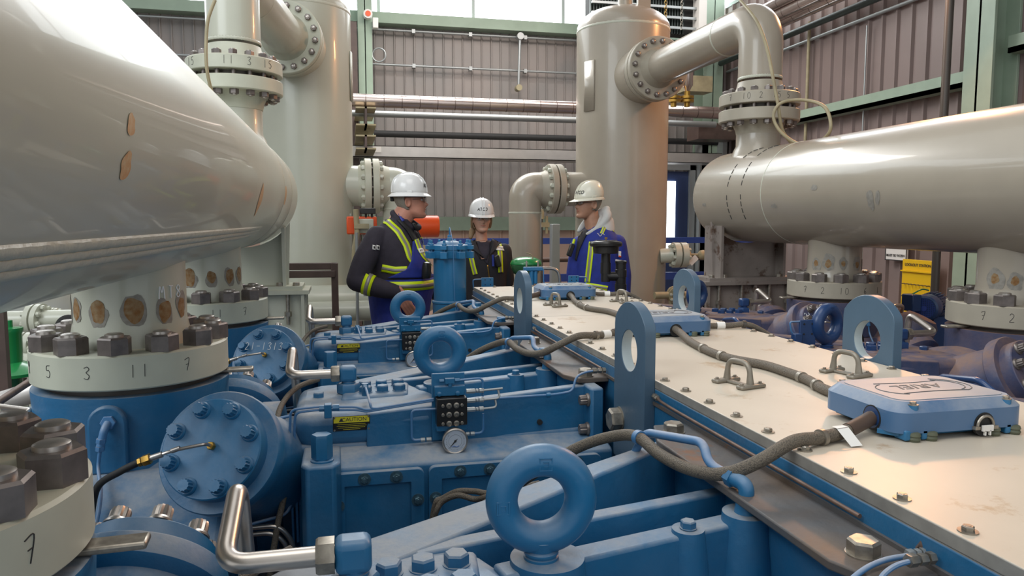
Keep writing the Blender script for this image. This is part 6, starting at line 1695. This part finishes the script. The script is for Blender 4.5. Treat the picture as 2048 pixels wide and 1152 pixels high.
def glasses(t, ec, f, s, up, m='darktube'):
    for sg in (-1, 1):
        c = ec + s * sg * .032 + f * .014
        pts = [c + s * (.025 * math.cos(a)) + up * (.016 * math.sin(a)) - f * .010 * (1 - math.cos(a * 0)) + f * (-.010 * (math.cos(a) * sg > 0) * abs(math.cos(a))) for a in [2 * math.pi * i / 20 for i in range(20)]]
        obj('lens', MB().add(pts, [tuple(range(20))]), 'lens', t)
        obj('lens_rim', MB().tube(pts + [pts[0]], .0014, 6), m, t)
        obj('temple', MB().tube([c + s * sg * .025 - f * .010 + up * .004, c + s * sg * .040 - f * .03 + up * .003, ec + s * sg * .074 - f * .10 - up * .002], .0018, 6), m, t)
    obj('bridge', MB().tube([ec - s * .008 + f * .016 + up * .003, ec + f * .020 + up * .006, ec + s * .008 + f * .016 + up * .003], .0014, 6), m, t)
def face_bits(t, c, f, s, up, k=1.0):
    for sg in (-1, 1):
        e = c + (f * .0690 + s * sg * .031 + up * .1165) * k
        mb = MB(); ball(mb, e, .0115 * k, (1, 1, .75)); obj('eye', mb, 'eye', t)
        mb = MB(); ball(mb, e + f * .0075 * k, .0052 * k); obj('iris', mb, 'marker', t)
        obj('eyebrow', MB().tube([c + (f * (.083 - abs(q - .031) * .25) + s * sg * q + up * (.1335 - abs(q - .028) * .15)) * k for q in (.014, .024, .034, .044)], .0032 * k, 6), 'hair_grey', t)
        obj('upper_lid', MB().tube([e + (f * .0085 + s * q + up * (.0062 - abs(q) * .25)) * k for q in (-.011, -.004, .004, .011)], .0024 * k, 6), SK[t.name], t)
    obj('lips', MB().tube([c + (f * (.0895 - abs(q) * .35) + s * q + up * .0562) * k for q in (-.022, -.012, 0, .012, .022)], [.001, .0028, .0034, .0028, .001], 8), 'lip', t)
def ears(mb, c, f, s, up, k=1.0):
    for sg in (-1, 1):
        e = c + (s * sg * .073 - f * .012 + up * .098) * k
        pts = [e + (f * (.014 * math.cos(a)) + up * (.026 * math.sin(a)) + s * sg * .010 * (1 - math.cos(a)) * .5) * k for a in [2 * math.pi * i / 16 for i in range(17)]]
        mb.tube(pts, .0058 * k, 8, True)
        mb.obox(e, f, up, s, .022 * k, .042 * k, .009 * k)
def hair(t, c, f, s, up, k, m, zlo, fmax, off=.007, tail=False):
    rings, par = head_grid(c, f, s, up, k, off); n = len(rings[0]); vs = []; fs = []; idx = {}
    for i in range(len(rings) - 1):
        for j in range(n):
            jj = (j + 1) % n; u, z = par[i][j]
            if z < zlo - .02 * (math.cos(u) < -.6): continue
            if math.cos(u) > fmax: continue
            q = []
            for (a, b) in ((i, j), (i, jj), (i + 1, jj), (i + 1, j)):
                if (a, b) not in idx: idx[(a, b)] = len(vs); vs.append(rings[a][b])
                q.append(idx[(a, b)])
            fs.append(tuple(q))
    o = obj('hair', MB().add(vs, fs), m, t); sd = o.modifiers.new('solidify', 'SOLIDIFY'); sd.thickness = .006; sd.offset = 1
    return o

def head_all(mb, c, f, s, up, k=1.0, jowl=0.0):
    r, _ = head_grid(c, f, s, up, k, 0, jowl=jowl); mb.rings(r); ears(mb, c, f, s, up, k)

UPV = V((0, 0, 1)); SK = {}
def unit(x, y, z=0): return V((x, y, z)).normalized()

# ---- man with hi-vis braces -------------------------------------------------
PX = lambda px, py, y: at(px, py, y=y)
Y1 = 4.92
base = PX(795, 640, Y1)
m1 = thing('person', (base.x, Y1, 0), 'heavy older man in wide-brim white hard hat and blue bib overalls, leftmost of three', 'person'); SK[m1.name] = 'skin_a'
tf = unit(.90, -.43); ts = V((-tf.y, tf.x, 0)) * -1    # ts points to his right hand side (towards the camera)
hf = unit(.985, -.17); hs = V((hf.y, -hf.x, 0)); hup = (UPV + hf * -.04).normalized()
hc = PX(829, 438, Y1) - hf * .018
hc.z += .004
sh = PX(790, 462, Y1)
mb = MB()
head_all(mb, hc, hf, hs, hup, 1.06, .010)
limb(mb, [hc + hup * .05 - hf * .03, sh + V((.015, 0, .03)), sh + V((0, 0, -.08))], [.068, .074, .085], 20, 5)
tc = lambda px, py: PX(px, py, Y1)
secs_core = [(tc(800, 650), .13, .16), (tc(802, 600), .16, .18), (tc(803, 560), .175, .185), (tc(798, 520), .16, .175), (tc(790, 485), .12, .17), (tc(788, 462), .08, .12)]
torso(mb, secs_core, tf, ts)
# right arm (nearer): shoulder, elbow behind, forearm forward to the rail
shR = tc(770, 476) + ts * .15; elR = tc(738, 556) + ts * .22; elR.x += .02; wrR = PX(800, 586, Y1 - .27)
hdR = PX(813, 610, Y1 - .27)
limb(mb, [shR, (shR + elR) / 2 + V((-.01, 0, 0)), elR], [.044, .044, .042], 16)
limb(mb, [elR, (elR + wrR) / 2 + V((0, 0, -.01)), wrR], [.046, .042, .030], 16)
hand(mb, wrR, (hdR - wrR), V((.55, .55, -.55)), .75, 1, 1.08)
shL = tc(800, 480) - ts * .17; elL = tc(812, 550) - ts * .24; wrL = tc(850, 590) - ts * .16
limb(mb, [shL, elL], [.055, .046], 16); limb(mb, [elL, wrL], [.046, .030], 16)
hand(mb, wrL, V((.6, -.1, -.5)), V((0, -.5, -.5)), .6, -1, 1.05)
for sg in (-1, 1):
    hp = tc(800, 640) + ts * sg * .09
    limb(mb, [hp, V((hp.x + .01, hp.y, .50)), V((hp.x - .01, hp.y, .10))], [.10, .065, .045], 18)
    limb(mb, [V((hp.x - .03, hp.y, .06)), V((hp.x + .16, hp.y - .05, .045))], [.045, .038], 12)
remesh(obj('body', mb, 'skin_a', m1), .0055, 2); bake(m1.children[-1])
mb = MB()
torso(mb, [(tc(800, 640), .155, .185), (tc(801, 600), .19, .205), (tc(802, 562), .205, .212), (tc(797, 522), .190, .205), (tc(790, 490), .155, .195), (tc(788, 468), .130, .170), (tc(792, 450), .100, .118), (tc(797, 438), .078, .085)], tf, ts)
limb(mb, [shR + V((.01, .03, .01)), (shR + elR) / 2 + V((-.012, 0, 0)), elR + V((-.005, 0, 0))], [.074, .074, .068], 18)
limb(mb, [elR + V((-.005, 0, 0)), (elR + wrR) / 2 + V((0, 0, -.008)), wrR - (wrR - elR).normalized() * .025], [.070, .062, .045], 18)
limb(mb, [shL, elL], [.08, .066], 16); limb(mb, [elL, wrL], [.066, .045], 16)
limb(mb, [tc(806, 440) + ts * .075, tc(790, 428) + ts * .035, tc(787, 426) - ts * .03, tc(806, 438) - ts * .08, tc(830, 452) - ts * .05, tc(836, 455), tc(826, 452) + ts * .055, tc(806, 441) + ts * .075], [.020] * 8, 12, 5)
sh1 = obj('shirt', mb, 'navy', m1); remesh(sh1, .008, 3); bake(sh1); B1 = bvh_of(sh1)
mb = MB()
torso(mb, [(tc(800, 660), .172, .195), (tc(801, 600), .202, .215), (tc(803, 575), .214, .222), (tc(804, 556), .214, .220), (tc(803, 553), .17, .19)], tf, ts)
for sg in (-1, 1):
    hp = tc(800, 636) + ts * sg * .095
    limb(mb, [hp, V((hp.x + .01, hp.y, .50)), V((hp.x - .01, hp.y, .12))], [.130, .100, .078], 18)
ov = obj('overalls', mb, 'coverall', m1); remesh(ov, .009, 3); bake(ov); B1o = bvh_of(ov)
for sg in (-1, 1):
    hp = tc(800, 640) + ts * sg * .095
    mb = MB(); limb(mb, [V((hp.x - .05, hp.y, .055)), V((hp.x + .08, hp.y - .03, .055)), V((hp.x + .19, hp.y - .06, .045))], [.055, .055, .042], 14)
    obj('boot', mb, 'blackmatte', m1)
# bib with its straps
strip_px('bib', B1, [(823, 484), (822, 520), (812, 540), (775, 556)], [(846, 478), (856, 500), (862, 520), (864, 556)], 'coverall', m1, .010, 24, 10, .004)
tape_px(B1, [(754, 438), (775, 443), (796, 463), (812, 490), (820, 515), (830, 528)], 13, m1)
strip_px('braces_strap', B1, [(793, 441), (812, 462), (826, 486)], [(801, 439), (820, 458), (834, 482)], 'blackmatte', m1, .009, 14, 3, .003)
strip_px('braces_strap', B1, [(822, 447), (832, 462), (842, 480)], [(828, 447), (838, 460), (848, 478)], 'blackmatte', m1, .009, 14, 3, .003)
def tape2(bv, L_, w_, off):
    strip_px('hi_vis_tape', bv, offset_line(L_, -w_ / 2), offset_line(L_, w_ / 2), 'hivis', m1, off); strip_px('silver_tape', bv, offset_line(L_, -w_ / 6), offset_line(L_, w_ / 6), 'reflect', m1, off + .0018)
tape2(B1, [(829, 480), (836, 500), (845, 515), (862, 532)], 8, .0145)
tape2(B1, [(843, 474), (850, 490), (856, 502)], 7, .0145)
tape_px(B1, [(764, 536), (790, 541), (814, 540)], 15, m1)
band(B1o, tc(803, 567) , (0, 0, 1), -.030, .030, .45, 'hivis', m1, .004)
band(B1o, tc(803, 567) , (0, 0, 1), -.012, .012, .45, 'reflect', m1, .006, name='silver_tape')
fa = (wrR - elR).normalized(); fp = elR + fa * .075
band(B1, fp, fa, -.030, .030, .12, 'hivis', m1, .004, cap=.070); band(B1, fp, fa, -.012, .012, .12, 'reflect', m1, .006, name='silver_tape', cap=.070)
for px in (745, 752.5):
    o = strip_px('sleeve_badge', B1, [(px, 490), (px - .5, 499)], [(px + 6, 491.5), (px + 5.5, 500.5)], 'white_label', m1, .005, 6, 4)
    strip_px('badge_print', B1, [(px + 1.5, 492.5), (px + 1.2, 497)], [(px + 4.5, 493.2), (px + 4.2, 497.6)], 'marker', m1, .0068, 4, 3)
strip_px('chest_label', B1, [(832, 500), (836, 509)], [(841, 499), (845, 507)], 'white_label', m1, .018, 6, 4)
q = B1.ray_cast(CAMP, ray(838, 504).normalized())
if q[0] is not None:
    font_text('lettering', 'ATCO', q[0] + q[1] * .0195, q[1].cross(V((0, 0, -1))), V((0, 0, 1)), .016, m1, 'marker', ext=.0003, bold=True)
strip_px('chest_label', B1, [(848, 490), (850, 499)], [(853, 489), (855, 497)], 'white_label', m1, .018, 6, 4)
c = PX(852, 541, Y1 - .20)
obj('radio', MB().lathe(c - V((0, 0, .050)), (.06, 0, 1), [(0, .026), (.01, .030), (.075, .030), (.10, .024), (.106, .010)], 14), 'black', m1)
strip_px('lanyard', B1, [(788, 417), (796, 432), (803, 445)], [(793, 415), (800, 429), (808, 442)], 'lanyard', m1, .012, 12, 3, .002)
hair(m1, hc, hf, hs, hup, 1.06, 'hair_grey', .050, -.12, .006)
face_bits(m1, hc, hf, hs, hup, 1.06)
glasses(m1, hc + (hf * .075 + hup * .1165) * 1.06, hf, hs, hup)
up1 = (UPV + hf * -.05).normalized()
hh = hardhat(m1, hc + hup * .158 - hf * .006, hf, hs, up1, .95, .032, 'hat', True, .10, -1)
obj('headband', MB().rings([[hc + hup * (.150 + z) + hf * (-.008 + .108 * math.cos(a)) + hs * .086 * math.sin(a) for a in [2 * math.pi * i / 30 for i in range(30)]] for z in (-.014, .012)], cap=False), 'blackmatte', hh)
obj('ratchet', MB().obox(hc + hup * .128 - hf * .122, hf, hs, hup, .022, .05, .032), 'blackmatte', hh, bevel=.004)

# ---- woman ------------------------------------------------------------------
Y2 = 6.05
P2 = lambda px, py: PX(px, py, Y2)
m2 = thing('person', (P2(968, 640).x, Y2, 0), 'woman facing forward in white hard hat and black hi-vis jacket between two men', 'person'); SK[m2.name] = 'skin_b'
tf = unit(-.10, -1); ts = unit(-1, .10)   # ts: her right (picture left)
hf = unit(-.02, -1, -.06); hs = unit(-1, .02); hup = (UPV - V((0, 1, 0)) * .03).normalized()
hc = P2(964, 464) + V((0, .02, 0))
mb = MB(); k2 = 1.02
head_all(mb, hc, hf, hs, hup, k2)
limb(mb, [hc + hup * .04 - hf * .03, P2(965, 488) + V((0, .03, 0)), P2(967, 510) + V((0, .02, 0))], [.046, .050, .07], 18, 5)
torso(mb, [(P2(972, 660), .11, .16), (P2(972, 610), .10, .14), (P2(971, 560), .105, .145), (P2(970, 520), .11, .165), (P2(968, 498), .08, .15), (P2(967, 488), .05, .08)], tf, ts)
shs = []
for sg, el, wr in ((1, P2(928, 562), P2(935, 610)), (-1, P2(1014, 560), P2(1012, 606))):
    s0 = P2(968, 503) + ts * sg * .165
    shs.append((s0, el, wr))
    limb(mb, [s0, el], [.045, .038], 14); limb(mb, [el, wr], [.038, .026], 14)
    hand(mb, wr, V((0, -.2, -1)), V((-sg * .0 + .3, -.9, 0)), .4, sg, .92)
for sg in (-1, 1):
    hp = P2(972, 645) + ts * sg * .085
    limb(mb, [hp, V((hp.x, hp.y, .48)), V((hp.x, hp.y, .09))], [.085, .055, .04], 16); limb(mb, [V((hp.x, hp.y + .02, .05)), V((hp.x, hp.y - .16, .04))], [.04, .034], 12)
remesh(obj('body', mb, 'skin_b', m2), .0055, 2); bake(m2.children[-1])
mb = MB()
torso(mb, [(P2(972, 600), .135, .175), (P2(971, 560), .14, .175), (P2(970, 522), .140, .195), (P2(968, 502), .115, .185), (P2(967, 492), .09, .14), (P2(966, 482), .078, .095)], tf, ts)
for s0, el, wr in shs:
    limb(mb, [s0, el], [.070, .062], 16); limb(mb, [el, wr - (wr - el).normalized() * .02], [.062, .045], 16)
jk = obj('jacket', mb, 'softshell', m2); remesh(jk, .008, 3); bake(jk); B2 = bvh_of(jk)
mb = MB(); torso(mb, [(P2(972, 650), .135, .185), (P2(972, 600), .125, .165)], tf, ts)
for sg in (-1, 1):
    hp = P2(972, 640) + ts * sg * .085; limb(mb, [hp, V((hp.x, hp.y, .48)), V((hp.x, hp.y, .10))], [.115, .085, .07], 16)
tr = obj('trousers', mb, 'softshell', m2); remesh(tr, .01, 3); bake(tr)
for sg in (-1, 1):
    hp = P2(972, 640) + ts * sg * .085; mb = MB(); limb(mb, [V((hp.x, hp.y + .03, .05)), V((hp.x, hp.y - .18, .042))], [.05, .04], 12); obj('boot', mb, 'blackmatte', m2)
# open collar: turned-out flaps, tee shirt and skin in the opening
strip_px('tee_shirt', B2, [(953, 484), (957, 502), (968, 520), (974, 528)], [(980, 482), (979, 500), (977, 518), (975, 528)], 'navy', m2, .006, 16, 8, .003)
strip_px('neck_opening', B2, [(951, 470), (954, 481), (962, 485)], [(979, 468), (978, 480), (970, 485)], 'skin_b', m2, .008, 8, 6, .002)
strip_px('collar', B2, [(949, 470), (941, 480), (938, 492), (950, 503)], [(952, 471), (953, 487), (957, 500), (967, 516)], 'softshell', m2, .018, 16, 6, .008)
strip_px('collar', B2, [(979, 468), (983, 480), (982, 496), (979, 512)], [(982, 470), (994, 476), (1003, 484), (986, 505)], 'softshell', m2, .018, 16, 6, .008)
tape_px(B2, [(942, 512), (946, 530), (951, 549)], 9.5, m2)
tape_px(B2, [(998, 483), (1000, 510), (1001, 545)], 9.5, m2)
strip_px('zip', B2, [(974, 530), (978, 560)], [(976, 530), (980, 560)], 'brass', m2, .006, 10, 3)
strip_px('chest_badge', B2, [(990, 494), (991, 501)], [(1006, 494), (1008, 502)], 'white_label', m2, .0085, 8, 5)
q = B2.ray_cast(CAMP, ray(999, 498).normalized())
if q[0] is not None: font_text('lettering', 'ATCO', q[0] + q[1] * .0105, (1, .05, 0), (0, 0, 1), .021, m2, 'marker', ext=.0003, bold=True)
c = P2(987, 520) + V((0, -.17, 0))
obj('radio', MB().obox(c, (1, .1, .25), (0, 1, 0), (-.25, 0, 1), .045, .03, .10), 'black', m2, bevel=.010)
obj('radio_strap', MB().tube([P2(978, 508) + V((0, -.17, 0)), P2(979, 530) + V((0, -.16, 0))], .010, 8), 'lanyard', m2)
hair(m2, hc, hf, hs, hup, k2, 'hair_blond', .03, -.10, .007)
mb = MB(); limb(mb, [hc - hf * .09 + hup * .06 + hs * .03, hc - hf * .08 + hs * .065 - hup * .0, hc - hf * .05 + hs * .085 - hup * .05], [.03, .028, .015], 12)
obj('pony_tail', mb, 'hair_blond', m2)
for sg in (-1, 1):
    mb = MB(); limb(mb, [hc + (hf * .01 + hs * sg * .075 + hup * .13) * k2, hc + (hf * -.005 + hs * sg * .079 + hup * .09) * k2, hc + (-hf * .03 + hs * sg * .074 + hup * .04) * k2], [.010, .011, .012], 10); obj('side_hair', mb, 'hair_blond', m2)
face_bits(m2, hc, hf, hs, hup, k2)
glasses(m2, hc + (hf * .077 + hup * .1165) * k2, hf, hs, hup, 'lens')
hh = hardhat(m2, hc + hup * .142 - hf * .004, unit(-.02, -1, -.10), hs, (UPV - V((0, 1, 0)) * .10).normalized(), 0.95, .01, 'hat', True, .10, -1)

# ---- man in blue ------------------------------------------------------------
Y3 = 5.45
P3 = lambda px, py: PX(px, py, Y3)
m3 = thing('person', (P3(1195, 640).x, Y3, 0), 'man facing left in cream hard hat, blue coverall and pale hood, rightmost of three', 'person'); SK[m3.name] = 'skin_c'
tf = unit(-.80, -.60); ts = unit(.60, -.80) # ts towards his left arm (nearer camera, picture right)
hf = unit(-.975, -.20, -.02); hs = V((-hf.y, hf.x, 0)).normalized(); hup = (UPV + hf * -.03).normalized()
hc = P3(1172, 437) - hf * .012
mb = MB()
head_all(mb, hc, hf, hs, hup, 1.04)
limb(mb, [hc + hup * .04 - hf * .03, P3(1186, 452), P3(1194, 475)], [.058, .062, .08], 18, 5)
torso(mb, [(P3(1198, 650), .12, .16), (P3(1197, 600), .12, .16), (P3(1194, 550), .13, .165), (P3(1193, 510), .13, .18), (P3(1193, 482), .10, .16), (P3(1190, 466), .06, .09)], tf, ts)
arms = []
for sg, s0, el, wr in ((1, P3(1216, 486) + ts * .085, P3(1224, 550) + ts * .10, P3(1220, 610) + ts * .12), (-1, P3(1178, 490) - ts * .09, P3(1170, 550) - ts * .10, P3(1170, 600) - ts * .08)):
    arms.append((s0, el, wr)); limb(mb, [s0, el], [.050, .042], 14); limb(mb, [el, wr], [.042, .028], 14); hand(mb, wr, V((-.2, -.1, -1)), V((-.8, -.3, 0)), .5, sg, 1.02)
for sg in (-1, 1):
    hp = P3(1198, 640) + ts * sg * .09
    limb(mb, [hp, V((hp.x, hp.y, .50)), V((hp.x, hp.y, .10))], [.095, .06, .045], 16); limb(mb, [V((hp.x + .03, hp.y, .055)), V((hp.x - .15, hp.y - .08, .045))], [.045, .036], 12)
remesh(obj('body', mb, 'skin_c', m3), .0055, 2); bake(m3.children[-1])
mb = MB()
torso(mb, [(P3(1198, 640), .155, .20), (P3(1196, 590), .160, .190), (P3(1195, 550), .155, .185), (P3(1195, 510), .145, .185), (P3(1196, 482), .125, .170), (P3(1197, 464), .105, .130), (P3(1196, 452), .08, .09)], tf, ts)
for s0, el, wr in arms:
    limb(mb, [s0, (s0 + el) / 2, el], [.070, .070, .066], 18); limb(mb, [el, wr - (wr - el).normalized() * .02], [.066, .055], 16)
for sg in (-1, 1):
    hp = P3(1198, 640) + ts * sg * .09; limb(mb, [hp, V((hp.x, hp.y, .50)), V((hp.x, hp.y, .10))], [.13, .10, .08], 16)
cv = obj('coverall', mb, 'coverall', m3); remesh(cv, .008, 3); bake(cv); B3 = bvh_of(cv)
for sg in (-1, 1):
    hp = P3(1198, 640) + ts * sg * .09; mb = MB(); limb(mb, [V((hp.x + .04, hp.y, .055)), V((hp.x - .17, hp.y - .09, .045))], [.055, .042], 12); obj('boot', mb, 'blackmatte', m3)
# hood of a grey sweater bunched round the neck, dark jacket front in the opening
mb = MB()
torso(mb, [(P3(1200, 462), .092, .118), (P3(1203, 450), .088, .10), (P3(1207, 438), .070, .075), (P3(1209, 432), .04, .04)], tf, ts)
hpts = [P3(1163, 468) + ts * .050, P3(1176, 457) + ts * .085, P3(1190, 443) + ts * .085, P3(1202, 431) + ts * .055, P3(1208, 426), P3(1202, 434) - ts * .06, P3(1188, 448) - ts * .085, P3(1170, 462) - ts * .06]
limb(mb, hpts, [.012, .024, .032, .038, .042, .038, .03, .014], 14, 6)
limb(mb, [P3(1200, 424) + ts * .05, P3(1212, 418) + ts * .01, P3(1206, 424) - ts * .05], [.018, .026, .018], 12, 6)
hd = obj('hood', mb, 'hood', m3); remesh(hd, .007, 3); bake(hd)
strip_px('dark_undershirt', B3, [(1160, 452), (1157, 470), (1153, 500), (1150, 520)], [(1178, 462), (1170, 478), (1160, 500), (1154, 522)], 'softshell', m3, .007, 16, 6, .004)
0 and strip_px('collar', B3, [(1178, 462), (1184, 470), (1196, 480)], [(1196, 455), (1206, 462), (1206, 470)], 'coverall', m3, .014, 10, 5, .006)
def tape3(L_, w_): strip_px('hi_vis_tape', B3, offset_line(L_, -w_ / 2), offset_line(L_, w_ / 2), 'hivis', m3, .004); strip_px('silver_tape', B3, offset_line(L_, -w_ / 5), offset_line(L_, w_ / 5), 'reflect', m3, .0058)
tape3([(1230, 462), (1222, 452), (1211, 450), (1203, 468)], 7)
tape3([(1184, 484), (1180, 520), (1175, 565)], 11)
tape3([(1172, 570), (1200, 574), (1215, 577)], 10)
strip_px('hi_vis_tape', B3, [(1152, 460), (1150, 464)], [(1156, 462), (1154, 466)], 'hivis', m3, .005, 5, 3)
strip_px('sleeve_badge', B3, [(1236, 502), (1236, 514)], [(1242, 503), (1242, 515)], 'white_label', m3, .005, 6, 4)
strip_px('red_stripe', B3, [(1236, 511), (1236, 514)], [(1242, 512), (1242, 515)], 'orange', m3, .0065, 4, 3)
strip_px('sleeve_badge', B3, [(1230, 519), (1230, 525)], [(1243, 520), (1243, 526)], 'white_label', m3, .005, 6, 4)
q = B3.ray_cast(CAMP, ray(1203, 470).normalized())
if q[0] is not None: obj('stitched_emblem', MB().tube(spline([q[0] + q[1] * .004 + V((a * .022, -.002, .010 * math.sin(a * 3.2) * (1 - .1 * a))) for a in [-1.6 + i * .27 for i in range(13)]], 3), .0022, 6), 'white_label', m3)
c = P3(1146, 500) + tf * .03
obj('radio', MB().obox(c, (1, 0, -.35), (0, 1, 0), (.35, 0, 1), .04, .03, .10), 'black', m3, bevel=.008)
obj('radio_knob', MB().cyl(c + V((.02, 0, .05)), c + V((.03, 0, .085)), .010, n=12), 'hivis', m3)
hair(m3, hc, hf, hs, hup, 1.04, 'hair_grey', .060, -.05, .005)
face_bits(m3, hc, hf, hs, hup, 1.04)
glasses(m3, hc + (hf * .077 + hup * .1165) * 1.04, hf, hs, hup)
hh = hardhat(m3, hc + hup * .148 - hf * .006, unit(-.975, -.20, -.08), hs, (UPV + hf * -.08).normalized(), 0.97, .01, 'hat_cream', True, .30)
# ------------------------------------------------------------------ families of like things
GROUPS = {'crosshead_guide': 'crosshead guides along both sides of the crankcase', 'compressor_cylinder': 'compressor cylinders under the bottles',
          'eyebolt': 'ring eyebolts on the guides', 'lifting_lug': 'lifting lugs beside the cover plate', 'junction_box': 'junction boxes on the cover plate',
          'grip_bracket': 'lifting handles on the cover plate', 'trunk_cable': 'trunk cables between the junction boxes', 'cable_hose': 'braided cables leaving the junction boxes',
          'caution_plate': 'caution plates on the guides', 'divider_block': 'lubricator blocks on the guides', 'lube_lines': 'lubrication lines on the guides',
          'hose_bundle': 'hose bundles between cylinders and guides', 'edge_tube': 'oil tubes under the cover edge', 'suction_bottle': 'horizontal pulsation bottles',
          'scrubber_vessel': 'tall vertical vessels', 'arched_pipe': 'arched pipes over the bottles', 'elbow_pipe': 'elbow pipes low on the vessels',
          'bottle_support': 'saddle supports of the bottles', 'person': 'workers in hard hats', 'conduit': 'conduits on the back wall', 'wall_pipe': 'pipes along the right wall',
          'insulated_pipe': 'level pipes behind the vessels', 'insulated_riser': 'insulated risers under the arched pipe', 'pipe_bracket': 'brackets under the insulated pipe',
          'flanged_line': 'small flanged pipes under the left bottle', 'header_pipe': 'header pipes behind the left worker', 'hanging_chain': 'chains beside the right vessel',
          'vertical_conduit': 'vertical conduits on the right wall'}
for o in COL.objects:
    if o.parent is None and 'label' in o and 'group' not in o:
        b = o.name.split('.')[0]
        if b in GROUPS: o['group'] = GROUPS[b]
